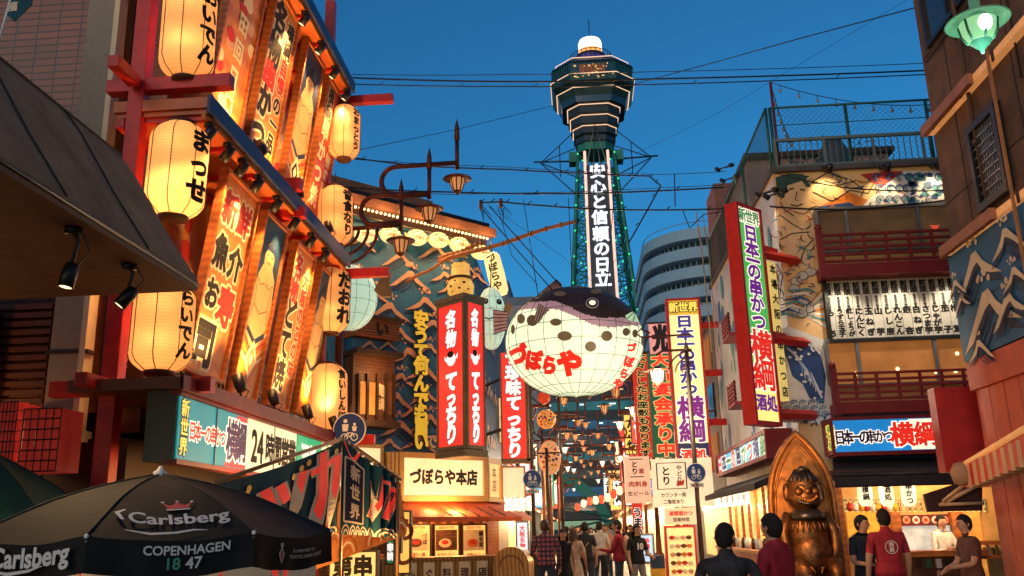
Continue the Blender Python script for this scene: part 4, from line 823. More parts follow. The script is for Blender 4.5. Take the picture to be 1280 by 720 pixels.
# ---- curled lamp post (triple lanterns)
IRON = mat("lamp_iron", (.13, .035, .018), .4, metal=.25, var=.25, scale=6); GLZ = mat("lamp_glass", (.62, .34, .15), .35, emit=.2, ecol=(.9, .36, .12), var=.25, scale=5); GLON = lit("lamp_glass_lit", (205, 255, 225), 1.5)  # unlit lantern glass carries a faint amber glow put into its colour
def lamp_head(t, c, r, lit_=False, name="lantern_head"):
    c = Vector(c); b = MB(); b.lathe(c, [(0, r * 1.1), (r * .28, r * 1.05), (r * .5, r * .85), (r * 1.0, r * .62), (r * 1.95, r * .42), (r * 1.98, r * .36), (r * .95, r * .34)], IRON, 20)
    b.lathe(c, [(r * .55, -r * 1.35), (r * .5, -r * 1.55), (r * .2, -r * 1.75), (r * .07, -r * 1.85), (r * .05, -r * 2.1), (0, -r * 2.12)][::-1], IRON, 14); h = b.build(name, t)
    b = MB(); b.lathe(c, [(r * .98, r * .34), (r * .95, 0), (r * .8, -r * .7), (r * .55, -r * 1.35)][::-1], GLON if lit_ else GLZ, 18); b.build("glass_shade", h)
    b = MB()
    for k in range(8): th = k * math.pi / 4; b.tube([c + Vector((q * r * math.cos(th), q * r * math.sin(th), z * r)) for q, z in ((1.0, .36), (.98, 0), (.83, -.7), (.57, -1.36))], .09 * r, IRON, 4)
    b.build("glazing_bar", h); return h
def curled(root, B, s, litset=(), flip=1):
    """B = world point of the pole axis at the height of the lowest curled arm; s = scale; arms reach towards flip*X"""
    Q = lambda x, z: B + Vector((flip * x * s, 0, z * s))
    heads = ((1.25, -.35), (1.85, .33), (2.45, .97))
    for k, (hx, hz) in enumerate(heads):
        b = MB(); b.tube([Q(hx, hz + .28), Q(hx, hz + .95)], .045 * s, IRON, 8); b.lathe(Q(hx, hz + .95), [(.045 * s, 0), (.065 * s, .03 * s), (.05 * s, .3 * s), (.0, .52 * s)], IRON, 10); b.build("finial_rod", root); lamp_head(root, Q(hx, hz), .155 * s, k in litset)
    b = MB(); arc = lambda cx, cz, r, t0, t1, n=10: [Q(cx + r * math.cos(R(t0 + (t1 - t0) * i / n)), cz + r * math.sin(R(t0 + (t1 - t0) * i / n))) for i in range(n + 1)]
    b.tube([Q(0, 0.02), Q(1.25, .06)], .05 * s, IRON, 8); b.tube([Q(1.25, .12)] + arc(.72, .41, .33, 250, 90) + [Q(1.85, .74)], .055 * s, IRON, 8); b.tube([Q(1.85, .70)] + arc(1.15, 1.05, .33, 262, 90) + [Q(2.45, 1.4)], .055 * s, IRON, 8); b.build("curled_arm", root)
    b = MB()
    for r_ in (.35, .55, .75): b.tube([Q(0, -r_ * 1.05)] + [Q(r_ * math.sin(R(q)), -r_ * math.cos(R(q))) for q in range(10, 91, 10)], .035 * s, IRON, 6)
    b.build("brace", root); b = MB(); b.tube([Vector((B.x, B.y, 0)), Q(0, .9)], [.1 * s, .075 * s], IRON, 12); b.lathe(Vector((B.x, B.y, 0)), [(.2 * s, 0), (.2 * s, .5), (.13 * s, .6), (.1 * s, 1.2)], IRON, 12); b.build("pole", root)
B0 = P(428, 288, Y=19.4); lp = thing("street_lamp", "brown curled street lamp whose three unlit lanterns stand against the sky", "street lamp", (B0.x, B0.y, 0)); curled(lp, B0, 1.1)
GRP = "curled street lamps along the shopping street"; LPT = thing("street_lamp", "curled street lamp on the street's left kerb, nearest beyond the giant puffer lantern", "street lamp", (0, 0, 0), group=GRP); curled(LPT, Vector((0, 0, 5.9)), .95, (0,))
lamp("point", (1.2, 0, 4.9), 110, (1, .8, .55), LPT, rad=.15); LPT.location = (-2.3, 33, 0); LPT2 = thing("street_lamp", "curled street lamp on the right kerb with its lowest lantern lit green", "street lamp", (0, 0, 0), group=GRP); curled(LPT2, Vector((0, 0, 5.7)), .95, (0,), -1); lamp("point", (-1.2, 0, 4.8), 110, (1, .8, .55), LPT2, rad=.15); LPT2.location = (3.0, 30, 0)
for k, y in enumerate((41, 50, 60, 73, 88)):
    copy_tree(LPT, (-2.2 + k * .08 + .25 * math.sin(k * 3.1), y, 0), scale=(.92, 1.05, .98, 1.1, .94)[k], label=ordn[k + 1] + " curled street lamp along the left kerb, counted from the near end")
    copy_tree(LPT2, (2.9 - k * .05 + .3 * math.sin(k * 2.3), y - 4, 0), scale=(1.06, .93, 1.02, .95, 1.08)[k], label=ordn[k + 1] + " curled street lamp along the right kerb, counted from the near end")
# ---- bamboo poles
BB = mat("bamboo", (.42, .16, .06), .5, scale=6, var=.25)
for k, (x0, y0, Y0, x1, y1, Y1, r_, lab) in enumerate(((549, 327, 27, 720, 276, 24, .07, "long orange bamboo pole reaching out over the street toward the tower"), (508, 353, 27.5, 574, 316, 26.5, .05, "thin lower bamboo pole under the long pole by the wave panels"), (549, 324, 27, 608, 302, 26.5, .075, "short thick bamboo pole lashed to the base of the long pole"))):
    p, q = P(x0, y0, Y=Y0), P(x1, y1, Y=Y1); t = thing("bamboo_pole", lab, "pole", p); b = MB(); pts = [p.lerp(q, i / 10) + Vector((0, 0, .03 * math.sin(i))) for i in range(11)]; b.tube(pts, [r_ * (1.15 - .04 * i) for i in range(11)], BB, 8)
    for i in range(1, 10): d = (q - p).normalized() * .03; b.tube([pts[i] - d, pts[i] + d], r_ * 1.18, BB, 8)
    b.build("cane", t)
# ================================================================== the giant puffer
gc = P(718, 428, Y=23); rx, ry, rz = 1.79, 1.75, 1.43; gp = thing("giant_puffer_lantern", "giant glowing puffer fish lantern reading づぼらや hung over the street", "lantern", gc); sc = 23 / F * 1.005
def hit(x, y, c=0):                                   # where the line of sight through a point meets the paper skin
    d = ray(x, y); s_ = lambda v: Vector((v.x / rx, v.y / ry, v.z / rz)); o_, dd = s_(CAM - gc), s_(d); A2 = dd.dot(dd); B2 = o_.dot(dd); disc = B2 * B2 - A2 * (o_.dot(o_) - 1); t = (-B2 - math.sqrt(max(0, disc))) / A2; q = CAM + d * t; n_ = Vector(((q - gc).x / rx ** 2, (q - gc).y / ry ** 2, (q - gc).z / rz ** 2)).normalized(); return q + n_ * c
def mp(a, z, c): return hit(718 + a / sc, 428 - z / sc, c)
RI = R3.transposed()
def pix(q): c_ = RI @ (q - CAM); return 640 - F * c_.x / c_.z, 360 + F * c_.y / c_.z
def gx(x, y): return ((x - 718) * sc, -(y - 428) * sc)
bl = [(-600, 392), (632, 392), (660, 386), (693, 386), (717, 394), (740, 406), (762, 410), (790, 407), (1300, 404)]; dl = [(-600, 384), (640, 388), (660, 378), (693, 376), (710, 382), (727, 392), (747, 397), (773, 397), (1300, 398)]
def itp(L, x):
    for (xa, ya), (xb, yb) in zip(L, L[1:]):
        if xa <= x <= xb: return ya + (yb - ya) * (x - xa) / (xb - xa)
    return L[-1][1]
BELLY = lit("puffer_belly", (232, 240, 196), 1.05, var=.12, scale=1.3)
def gfn(u, v):
    a = 2 * math.pi * u; return gc + Vector((rx * math.cos(a) * math.sin(math.pi * v), ry * math.sin(a) * math.sin(math.pi * v), -rz * math.cos(math.pi * v)))
def gmf(u, v):
    q = gfn(u, v); vd = (CAM - gc).normalized(); dq = (q - gc).dot(vd); q = q if dq > 0 else q - vd * 2 * dq; x, y = pix(q); return BELLY if y > itp(bl, x) else MAUVE if y > itp(dl, x) else DARKP
b = MB(); b.grid(gfn, 160, 120, BELLY, True, gmf)
for x, y, ra, rb in ((652, 399, 5, 6), (666, 401, 7, 7), (695, 403, 7, 4.5), (706, 420, 9, 6), (738, 433, 7, 6.5), (758, 420, 7, 6.5), (782, 415, 4.5, 5), (793, 417, 3.5, 5), (642, 412, 2.5, 6), (802, 426, 1.5, 6), (745, 365, 7, 3), (700, 368, 8, 3)):
    a, z = gx(x, y); b.disc(mp, a, z, ra * sc, rb * sc, mat("spot_olive", (.13, .085, .04), .6, emit=.16), .02, 16)
a, z = gx(740, 380); b.disc(mp, a, z, 8 * sc, 6.5 * sc, WHITEP, .03, 20); b.disc(mp, a, z, 6.8 * sc, 5.3 * sc, INK, .04, 18); b.disc(mp, a, z, 4.2 * sc, 3.1 * sc, lit("eye_cream", (240, 235, 205), .9), .05, 16)
for ch, x, y, s_, ro in (("づ", 649, 443, 27, .1), ("ぼ", 668, 450, 26, -.1), ("ら", 687, 456, 24, -.1), ("や", 712, 454, 33, -.08)):
    a, z = gx(x, y); b.text(mp, ch, a, z, s_ * sc, RINK, .03, .1, rot=ro, sx=.78 if ch != 'や' else .95)
for ch, x, y, s_ in (("づ", 788, 434, 13), ("ぼ", 785, 452, 14), ("ら", 779, 466, 13), ("や", 772, 479, 14)): a, z = gx(x, y); b.text(mp, ch, a, z, s_ * sc, RINK, .03, .085, rot=-.25, sx=.85)
b.build("paper_body", gp)
b = MB(); WIRE = mat("puffer_wire", (.08, .08, .05), .5)
for k in range(12):
    q = k * math.pi / 12 + .1; b.tube([gc + 1.003 * Vector((rx * math.cos(q) * math.sin(v), ry * math.sin(q) * math.sin(v), rz * math.cos(v))) for v in [j * math.pi / 20 for j in range(41)]], .009, WIRE, 3, caps=False)
for j in range(1, 11): v = j * math.pi / 11; b.tube([gc + 1.003 * Vector((rx * math.cos(q) * math.sin(v), ry * math.sin(q) * math.sin(v), rz * math.cos(v))) for q in [x * math.pi / 24 for x in range(49)]], .009, WIRE, 3, caps=False)
b.build("wire_cage", gp)
def fin(pts, c, m, nr=6, name="fin"):
    b = MB(); P3 = [gc + Vector((gx(x, y)[0], 0, gx(x, y)[1])) for x, y in pts]; d = c
    yy = gc.y + d; fr_ = lambda a, z, cc: P(718 + a / sc, 428 - z / sc, Y=yy - cc)
    q = [gx(x, y) for x, y in pts]; b.prism(fr_, q, -.02, .02, m)
    m0, m1 = (q[0], q[1]), (q[-1], q[-2]) if len(q) == 4 else (q[-1], q[2])
    for k in range(nr + 1):
        t = k / nr; p0 = Vector(q[0]).lerp(Vector(q[3]), t); p1 = Vector(q[1]).lerp(Vector(q[2]), t); b.stroke(fr_, [p0, p1], .022, INK, .03 + k * .0004)
    return b.build(name, gp)
FPK = mat("fin_pink", (.42, .22, .2), .6, emit=.12, ecol=(.6, .25, .2)); FBR = mat("fin_brown", (.26, .17, .13), .6, emit=.12, ecol=(.4, .25, .2))
fin([(634, 390), (616, 387), (617, 418), (634, 412)], 0, FPK, 6, "tail_fin"); fin([(672, 369), (696, 349), (702, 355), (700, 364)], -.2, FPK, 7, "dorsal_fin"); fin([(667, 401), (674, 379), (689, 389), (684, 407)], -ry * .86, FBR, 6, "side_fin"); fin([(774, 398), (790, 389), (796, 394), (800, 403)], -ry * .62, mat("fin_mint", (.35, .5, .36), .6, emit=.4, ecol=S(150, 190, 150)), 3, "side_fin")
b = MB(); 
for dx in (-.9, 0, .9): b.tube([gc + Vector((dx, 0, rz * .85)), gc + Vector((dx * 1.6, 4, 5.5))], .012, BLK, 4)
b.build("stay_wire", gp)
# ================================================================== right: mural building
XW = 4.04; YW = 17.0; FW = FY(YW); mb_ = thing("mural_building", "three storey restaurant with a painted wrestler and wave mural and red balconies", "building", (6, YW, 0))
zr = FW.px(1070, 212)[1]; MUR = mat("mural_peach", (.72, .45, .2), .6, var=.2, scale=.9); MB2 = mat("mural_blue", (.02, .06, .2), .55, var=.3); MW = mat("mural_white", (.68, .66, .64), .6, var=.12); MTEAL = mat("mural_teal", (.06, .25, .3), .55, var=.3); HAIR = mat("mural_hair", (.02, .06, .05), .6)
b = MB(); b.box(FW, XW, 9.6, 0, zr, -9, 0, MUR)
pp = lambda *L: [FW.px(x, y) for x, y in L]
b.poly(FW, pp((1075, 218), (1110, 214), (1172, 214), (1120, 245), (1095, 232)), mat("mural_red", (.45, .03, .02), .6, var=.2), .004)
b.poly(FW, pp((1018, 262), (1060, 240), (1090, 252), (1062, 262)), ORANGEP, .005); b.poly(FW, pp((1025, 258), (1062, 253), (1075, 262), (1030, 264)), MB2, .007)
b.poly(FW, pp((1072, 263), (1100, 236), (1130, 214), (1190, 214), (1190, 263)), MW, .008)
rq = random.Random(11)
for k in range(70):                                   # blue spray over the white mountain
    x = rq.uniform(1090, 1186); y = rq.uniform(218, 262)
    if x < 1135 and y < 248: continue
    a, z = FW.px(x, y); r = rq.uniform(.03, .1); b.poly(FW, [(a + r * rq.uniform(.5, 1.2) * math.cos(q * .9), z + r * rq.uniform(.5, 1.) * math.sin(q * .9)) for q in range(7)], (MTEAL, MB2)[k % 2], .012 + (k % 7) * .0012)
a, z = FW.px(998, 246); b.poly(FW, pp((982, 300), (978, 262), (975, 230), (990, 222), (1012, 228), (1016, 246), (1008, 262), (996, 272), (1010, 300), (1018, 330), (985, 338)), mat("mural_skin", (.68, .42, .2), .6, var=.12), .005)
b.poly(FW, pp((969, 222), (985, 217), (1004, 218), (1014, 234), (1008, 234), (1002, 226), (984, 232), (980, 248), (972, 246)), HAIR, .01); b.poly(FW, pp((996, 219), (1012, 220), (1004, 226)), HAIR, .011)
for L, wd in ((((986, 237), (992, 235.5)), .03), (((1000, 237), (1006, 238)), .03), (((996, 240), (994, 250), (998, 251)), .018), (((988, 256), (996, 258), (1003, 255)), .025), (((975, 252), (980, 262), (992, 270)), .02), (((976, 270), (990, 280), (1004, 288)), .02), (((975, 300), (990, 292), (1012, 290)), .02), (((1016, 240), (1040, 252), (1062, 238), (1085, 242), (1094, 226)), .02), (((1014, 228), (1034, 216), (1060, 224)), .02), (((1062, 224), (1080, 238), (1076, 246)), .018), (((984, 226), (982, 240), (975, 250)), .02), (((1008, 262), (1020, 258), (1034, 262)), .018)): b.stroke(FW, pp(*L), wd, INK, .014)
# fine line work of the painted wall
for k in range(60):
    x = rq.uniform(968, 1016); y = rq.uniform(262, 410); r_ = rq.uniform(3, 9); t0 = rq.uniform(0, 6.28); b.stroke(FW, pp(*[(x + r_ * math.cos(t0 + q * .45), y + r_ * math.sin(t0 + q * .45)) for q in range(6)]), [.004, .014, .018, .018, .012, .004], (INK, MB2, MTEAL, REDINK)[k % 4], .0225 + k * .0004)
for k in range(34):
    x = rq.uniform(1016, 1130); y = rq.uniform(219, 262); r_ = rq.uniform(3, 10); t0 = rq.uniform(0, 6.28); b.stroke(FW, pp(*[(x + r_ * 1.6 * math.cos(t0 + q * .4), y + r_ * .6 * math.sin(t0 + q * .4)) for q in range(6)]), [.004, .014, .018, .018, .012, .004], (INK, ORANGEP, MB2)[k % 3], .0225 + k * .0004)
for k in range(20):
    x, y = 1096 + (k % 7) * 13 + 4 * math.sin(k), 222 + (k // 7) * 14; a, z = FW.px(x, y); b.ring(FW, a, z, .06, .085, MB2, .03 + k * .0006, 12, .3, 4.6); b.ring(FW, a, z, .025, .042, MTEAL, .0305 + k * .0006, 10, 1., 5.2)
# rope, rays, generic blue wave band
for k in range(9):
    x, y = ((1013, 340), (1003, 345), (995, 352), (992, 361), (996, 370), (1004, 377), (1010, 386), (1002, 392), (992, 388))[k]; a, z = FW.px(x, y); b.disc(FW, a, z, .11, .09, INK, .016 + k * .002, 14); b.disc(FW, a, z, .098, .078, mat("rope_grey", (.5, .45, .4), .6), .017 + k * .002, 14)
for k in range(8):
    b.poly(FW, pp((1002, 392), (1038, 346 + k * 9), (1038, 350.5 + k * 9)), (ORANGEP, MW, MTEAL, MW)[k % 4], .009 + k * .0003)
b.poly(FW, pp((968, 528), (968, 415), (985, 408), (1030, 425), (1045, 530)), MW, .010)
b.poly(FW, pp((972, 425), (990, 418), (1012, 428), (1026, 446), (1032, 470), (1030, 505), (1012, 498), (1003, 480), (990, 470), (984, 450)), MB2, .018)
for k in range(8): b.stroke(FW, pp((978 + k * 5, 430 + k * 5), (992 + k * 4, 440 + k * 6), (1002 + k * 3.6, 456 + k * 6), (1003 + k * 3.2, 470 + k * 4)), [.01, .04, .035, .01], (mat("mural_sky", (.12, .25, .5), .55), MW)[k % 2], .022 + k * .001)
for k in range(26): a, z = FW.px(rq.uniform(975, 1028), rq.uniform(425, 500)); b.disc(FW, a, z, .03, .026, MW, .034 + k * .0006, 8)
for k in range(12): a, z = FW.px(972 + k * 4.6, 421 + 3 * math.sin(k * 2) + max(0, k - 5) * 2.4); b.ring(FW, a, z, .05, .085, MW, .05 + k * .001, 10, .2, 4.4)
b.poly(FW, pp((1016, 275), (1016, 340), (1000, 335), (986, 318), (984, 290)), mat("mural_skin2", (.72, .48, .26), .6, var=.1), .0055)
for k in range(7): b.stroke(FW, pp((966 + k * 3, 400 - k * 6), (980 + k * 5, 392 - k * 5), (998 + k * 4, 398 - k * 5)), [.02, .05, .01], (MTEAL, MB2, MW)[k % 3], .040 + k * .001)
for k in range(22): a, z = FW.px(970 + (k % 6) * 11 + 3 * (k // 6), 505 + (k // 6) * 7); b.ring(FW, a, z, .055, .075, (MB2, MTEAL)[k % 2], .052 + k * .0006, 10, .3, 3.6); b.ring(FW, a, z, .02, .035, MB2, .0525 + k * .0006, 8, .3, 3.6)
for L, wd in ((((970, 330), (978, 345), (974, 372)), .02), (((1016, 300), (1006, 310), (1000, 326)), .018), (((992, 265), (1004, 268), (1014, 262)), .016), (((1030, 226), (1048, 232), (1070, 226)), .016), (((1040, 216), (1052, 224), (1046, 232)), .014), (((1090, 222), (1100, 232), (1094, 244)), .016)): b.stroke(FW, pp(*L), wd, INK, .02)
for k in range(16): a, z = FW.px(1000 + k * 12.5, 524 + 3 * math.sin(k * 1.7)); b.ring(FW, a, z - .06, .1, .125, MB2 if k % 2 else MTEAL, .02 + k * .0012, 12, .1, 3.0); b.ring(FW, a + .06, z - .1, .05, .07, INK, .021 + k * .0012, 10, .1, 3.0)
b.build("mural_wall", mb_)
FS = FRt(XW); b = MB(); b.box(FS, -26, -17.01, 0, zr - .1, -3, .02, mat("side_wall_white", (.5, .5, .52), .6, var=.25, scale=1.2))
for k in range(46):
    a = -rq.uniform(17.2, 25.6); z = rq.uniform(3.4, zr - .4); r = rq.uniform(.15, .5); b.poly(FS, [(a + r * rq.uniform(.3, .8) * math.cos(q * .785), z + r * rq.uniform(.6, 1.4) * math.sin(q * .785)) for q in range(8)], (mat("side_blue", (.05, .14, .32), .55, var=.3), MTEAL)[k % 2], .026 + (k % 9) * .0012)
b.build("side_wall", mb_)
b = MB(); b.box(FW, XW - .06, 9.6, zr, zr + .1, -9, .1, mat("roof_edge", (.08, .07, .07), .7)); b.build("roof_edge", mb_)
CURT = mat("curtain_brown", (.045, .022, .012), .8, var=.35, scale=3, wave=(4, 'X', (.06, .03, .015), 3.), emit=.02, ecol=(1, .5, .2)); BLIND = mat("blind_amber", (.3, .11, .03), .8, var=.3, scale=2, wave=(14, 'X', (.22, .075, .02), 1.), emit=.09, ecol=(1, .36, .08)); PANE = mat("window_pane", (.03, .03, .03), .08, spec=.8)
def win(x0, x1, y0, y1, ms, muls, lab):
    a0, z1 = FW.px(x0, y0); a1, z0 = FW.px(x1, y1); b = MB(); xs = [a0] + [FW.px(m, (y0 + y1) / 2)[0] for m in muls] + [a1]
    for i in range(len(xs) - 1): b.box(FW, xs[i] + .02, xs[i + 1] - .02, z0, z1, .05, .07, ms[i % len(ms)])
    wd = b.build("window", mb_); b = MB()
    for x in xs: b.box(FW, x - .03, x + .03, z0, z1, .05, .14, STEEL)
    b.box(FW, a0, a1, z1 - .02, z1 + .05, .05, .145, STEEL); b.box(FW, a0, a1, z0 - .04, z0, .05, .16, STEEL); b.build("window_frame", wd); return a0, a1, z0, z1, wd
a0, a1, z0, z1, wd = win(1017, 1200, 266, 309, (CURT, CURT, CURT), (1057, 1147), "")
b = MB(); a, z = FW.px(1167, 288); b.poly(FW, [(a - .09, z + .08), (a, z - .08), (a + .09, z + .08)], mat("red_triangle", (.6, .06, .03), .5, emit=.3), .08); b.build("red_marker", wd)
a0, a1, z0, z1, wd = win(1030, 1215, 429, 476, (BLIND, BLIND, BLIND), (1071, 1168), "")
b = MB()
for x, y in ((1068, 468), (1120, 462), (1168, 466), (1192, 465), (1194, 443)): a, z = FW.px(x, y); b.ball(FW(a, z, .09), .035, .02, .035, BULB, 8, 6)
b.build("window_lamp", wd)
BR = mat("balcony_red", (.2, .014, .018), .45, bump=.08)
for (x0, x1, yt, ym, yb) in ((1016, 1215, 306, 334, 346), (1033, 1225, 475, 503, 516)):
    a0, zt_ = FW.px(x0, yt); a1, zb_ = FW.px(x1, yb); zm = FW.px((x0 + x1) / 2, ym)[1]; b = MB(); D = .5
    b.box(FW, a0, a1, zb_, zm - .02, .0, D, BR); bal = b.build("balcony", mb_, bevel=.01); b = MB()
    for k in range(5): z = zm + .03 + (zt_ - zm) * k / 4; b.box(FW, a0, a1, z - .022, z + .022, D - .06, D - .005 - (k % 2) * .003, BR)
    for k in range(8): a = a0 + (a1 - a0) * k / 7; b.box(FW, a - .025, a + .025, zm, zt_ + .04, D - .055, D - .012, BR)
    b.box(FW, a0 - .05, a0 + .06, zb_ - .02, zt_ + .15, D - .1, D + .01, BR); b.ball(FW(a0, zt_ + .19, D - .04), .07, .07, .07, BR, 12, 8); b.build("railing", bal)
# menu board
a0, z1 = FW.px(1025, 347); a1, z0 = FW.px(1210, 424); mbd = thing("menu_signboard", "white signboard of skewer names in fourteen black columns between the red balconies", "sign", FW(a0, z0)); b = MB(); b.box(FW, a0 + .06, a1, z0 + .06, z1 - .06, .02, .12, mat("menu_white", (.62, .58, .5), .6, var=.08)); Wd = a1 - a0; Hh = z1 - z0
names = ("椎茸", "茄子", "じゃが芋", "さつま芋", "白ねぎ", "銀杏", "れんこん", "しし唐", "山芋", "玉ねぎ", "にんにく", "紅しょうが", "うずら玉子", "もち")
xs = [FW.px(1190.5 - k * 11.9, 385)[0] for k in range(14)]
for k, nm in enumerate(names):
    x = xs[k] - .015; b.text(FW, "前頭", x, z1 - Hh * .21, .135, INK, .125, .07, True, adv=.95); b.text(FW, "各店名物串", x, z1 - Hh * .435, .062, INK, .125, .05, True, adv=.95)
    L = len(nm); hh = Hh * .42; s_ = min(.15, hh / L * 1.02); b.text(FW, nm, x, z0 + Hh * .29, s_, INK, .125, .08, True, adv=(hh - s_) / s_ / max(1, L - 1) if L > 1 else 1, sx=min(1.2, .155 / s_))
for k in range(15): q = xs[0] + .07 - k * (xs[0] - xs[13]) / 13; b.box(FW, q - .003, q + .003, z0 + .08, z1 - .08, .12, .1225, INK)
b.build("face_panel", mbd); b = MB()
for q0, q1, h0, h1 in ((a0, a0 + .06, z0, z1), (a0 + .06, a1, z0, z0 + .06), (a0 + .06, a1, z1 - .06, z1)): b.box(FW, q0, q1, h0, h1, .01, .16, BLK)
for x in (1043, 1115, 1180): a, _ = FW.px(x, 350); b.box(FW, a - .05, a + .05, z1 - .08, z1 + .02, .161, .26, BLK)
b.build("frame", mbd)
for x in (1043, 1115, 1180): a, _ = FW.px(x, 350); lamp("spot", FW(a, z1 - .1, .75), 30, (1, .85, .62), mbd, FW(a, z0 + .25, .12), 80)
# wall spot lamps
for k, (x, y, d) in enumerate(((1030, 219, "left"), (1101, 218, "middle"), (1164, 216, "right"))):
    a, z = FW.px(x, y); p = FW(a, z - .02, .42); spotlight(p, (0, .65, -.75), FW(a, z + .12, .12), d + " of the three spot lamps over the wrestler mural", "spot lamps over the mural", 13, FW(a, z - .4, 0), 95, (1, .7, .35), .16, .06)
# lower: sign, awning, shop interior
a0, z1 = FW.px(1022, 530); a1, z0 = FW.px(1215, 567); rs = thing("shop_sign", "blue lightbox reading 新世界日本一の串かつ横綱酒処 over the dark awning", "sign", FW(a0, z0, .6)); SG = FW.off(.75)
b = MB(); b.box(SG, a0 + .06, a1, z0 + .04, z1 - .03, -.5, 0, lit("sign_blue", (24, 120, 185), 1., var=.2, scale=1.4)); W = a1 - a0
q = lambda x: SG.px(x, 548)[0]; zm = (z0 + z1) / 2 - .02
b.box(SG, q(1138), a1, z0 + .05, z1 - .04, .001, .004, lit("sign_ivory_pale", (250, 236, 200), 1.)); b.text(SG, "新世界", q(1039), zm, .145, lit("sign_green_ink", (40, 130, 70), .8), .012, .03, True, outline=((.07, YEL),)); b.text(SG, "日本一の", q(1065), zm, .27, PURP, .012, .04, adv=.72, sx=.72, outline=((.06, SIGNW),)); b.text(SG, "串かつ", q(1100), zm, .24, PURP, .012, .04, adv=.8, sx=.8, outline=((.06, SIGNW),))
b.text(SG, "横綱", q(1143), zm + .02, .44, RINK, .014, .055, adv=.95, sx=.95, outline=((.05, SIGNW),)); b.text(SG, "酒処", q(1180), zm, .24, mat("blue_ink", (.01, .06, .3), .5), .014, .05, True, sx=1.1); b.build("face_panel", rs)
b = MB(); b.box(SG, a0, a0 + .06, z0, z1, -.5, .03, BR); b.box(SG, a0 + .06, a1, z0 - .03, z0 + .04, -.5, .03, BR); b.box(SG, a0 + .06, a1, z1 - .03, z1 + .03, -.5, .03, BR); b.build("frame", rs)
AWD = mat("awning_charcoal", (.035, .03, .032), .75, scale=9, var=.3, bump=.15)
a0, zt_ = FW.px(1040, 569); a1 = 8.6; zb_ = FY(15.9).px(1100, 606)[1]; am = FY(15.9).px(1043, 600)[0]; ad = thing("dark_awning", "charcoal cloth awning under the blue 横綱酒処 sign", "awning", FW(a0, zb_)); Y_ = 15.9
V = [Vector((a0, YW - .05, zt_ - .02)), Vector((a1, YW - .05, zt_ - .02)), Vector((am, Y_, zb_ + .18)), Vector((a1, Y_, zb_ + .18)), Vector((am, Y_, zb_)), Vector((a1, Y_, zb_))]
b = MB(); b.add(V + [v + Vector((0, .02, -.03)) for v in V], [(0, 2, 3, 1), (2, 4, 5, 3), (6, 7, 9, 8), (8, 9, 11, 10), (0, 6, 8, 2), (4, 2, 8, 10), (4, 10, 11, 5)], AWD); b.build("cloth", ad)
b = MB(); b.tube([V[2], V[3]], .03, BLK); b.tube([V[2], V[0] + Vector((0, 0, -.1))], .02, BLK); b.build("awning_bar", ad)
# open shop room behind the facade (in front of the wall block: the shop projects to the awning line)
sh = thing("open_restaurant", "bright open shop front under the charcoal awning with menu strips and a kitchen hatch", "shop front", (6, 16.9, 0)); FI = FY(16.96)
AMBW = mat("shop_wall_amber", (.62, .34, .12), .6, var=.3, scale=2)
b = MB(); b.box(FI, XW + .05, 8.6, 0, 2.45, -.02, 0, AMBW); qx = lambda x, y=640: FI.px(x, y)
def irect(x0, x1, y0, y1, c0, c1, m):
    a0, z1 = FI.px(x0, y0); a1, z0 = FI.px(x1, y1); b.box(FI, a0, a1, z0, z1, c0, c1, m)
irect(1056, 1122, 632, 672, .0, .03, lit("shop_poster_gold", (240, 160, 50), .9, var=.4, scale=6)); irect(1124, 1196, 656, 690, .0, .02, lit("kitchen_white", (205, 200, 185), .75, var=.35, scale=4))
irect(1198, 1236, 640, 720, 0, .02, lit("shop_orange", (235, 150, 60), .8, var=.45, scale=7)); b.build("back_wall", sh)
b = MB()
for k in range(26): x = 1046 + k * 7.2; irect(x, x + 5.4, 622 + (k % 3), 640, .035, .05, lit("menu_strip", (255, 215, 140), .85)); a, z = FI.px(x + 2.7, 631); b.text(FI, ("鯛刺身", "串五本", "生麦酒", "牛すじ")[k % 4], a, z, .075, INK, .054, .03, True)
b.build("menu_strips", sh)
b = MB(); irect(1124, 1196, 644, 656, .05, .08, mat("noren_maroon", (.14, .01, .015), .8)); NW = WHITEP
for k in range(6): a, z = FI.px(1131 + k * 12, 650); b.disc(FI, a, z, .065, .065, NW if k % 2 else PEACH, .085, 12); b.disc(FI, a, z, .035, .035, REDINK, .09, 10)
b.build("noren_curtain", sh)
b = MB()
for k in range(9): a, z = FI.px(1060 + k * 7, 634); b.ball(FI(a, z, .12), .06, .06, .08, (mat("flower_red", (.5, .03, .02), .6), WHITEP, GOLDP)[k % 3], 8, 6)
b.build("garland", sh)
b = MB(); irect(1122, 1215, 688, 693, .1, .7, WOODO); irect(1122, 1215, 693, 760, .1, .62, WOOD)
for k in range(7): x = 1128 + k * 12; irect(x, x + 8, 697, 708, .62, .66, (DWOOD, mat("crate_green", (.05, .12, .05), .6), mat("cup_white", (.6, .55, .45), .5))[k % 3])
b.build("counter", sh)
b = MB(); irect(1196, 1240, 676, 680, .1, .5, WOODO); irect(1196, 1240, 694, 697, .1, .5, WOODO)
for k in range(8): x = 1199 + k * 5; irect(x, x + 3.4, 680.5 if k % 2 else 684, 694, .3, .36, (mat("bottle_brown", (.06, .02, .01), .2), mat("bottle_green", (.02, .08, .03), .2), WHITEP)[k % 3])
b.build("bottle_shelf", sh)
b = MB(); irect(1046, 1050, 610, 760, .1, .3, WOODO); irect(1119, 1123, 640, 760, .1, .25, WOODO); irect(1196, 1199, 640, 760, .1, .25, WOODO); b.box(FI, XW + .05, 8.6, 2.3, 2.45, .02, .9, WOOD); b.build("posts", sh)
b = MB(); 
for k in range(5): a, z = FI.px(1062 + k * 38, 612); b.box(FI, a - .2, a + .2, 2.24, 2.29, .3, .38, lit("ceiling_warm_tube", (255, 232, 190), 2.2))
b.build("ceiling_tubes", sh)
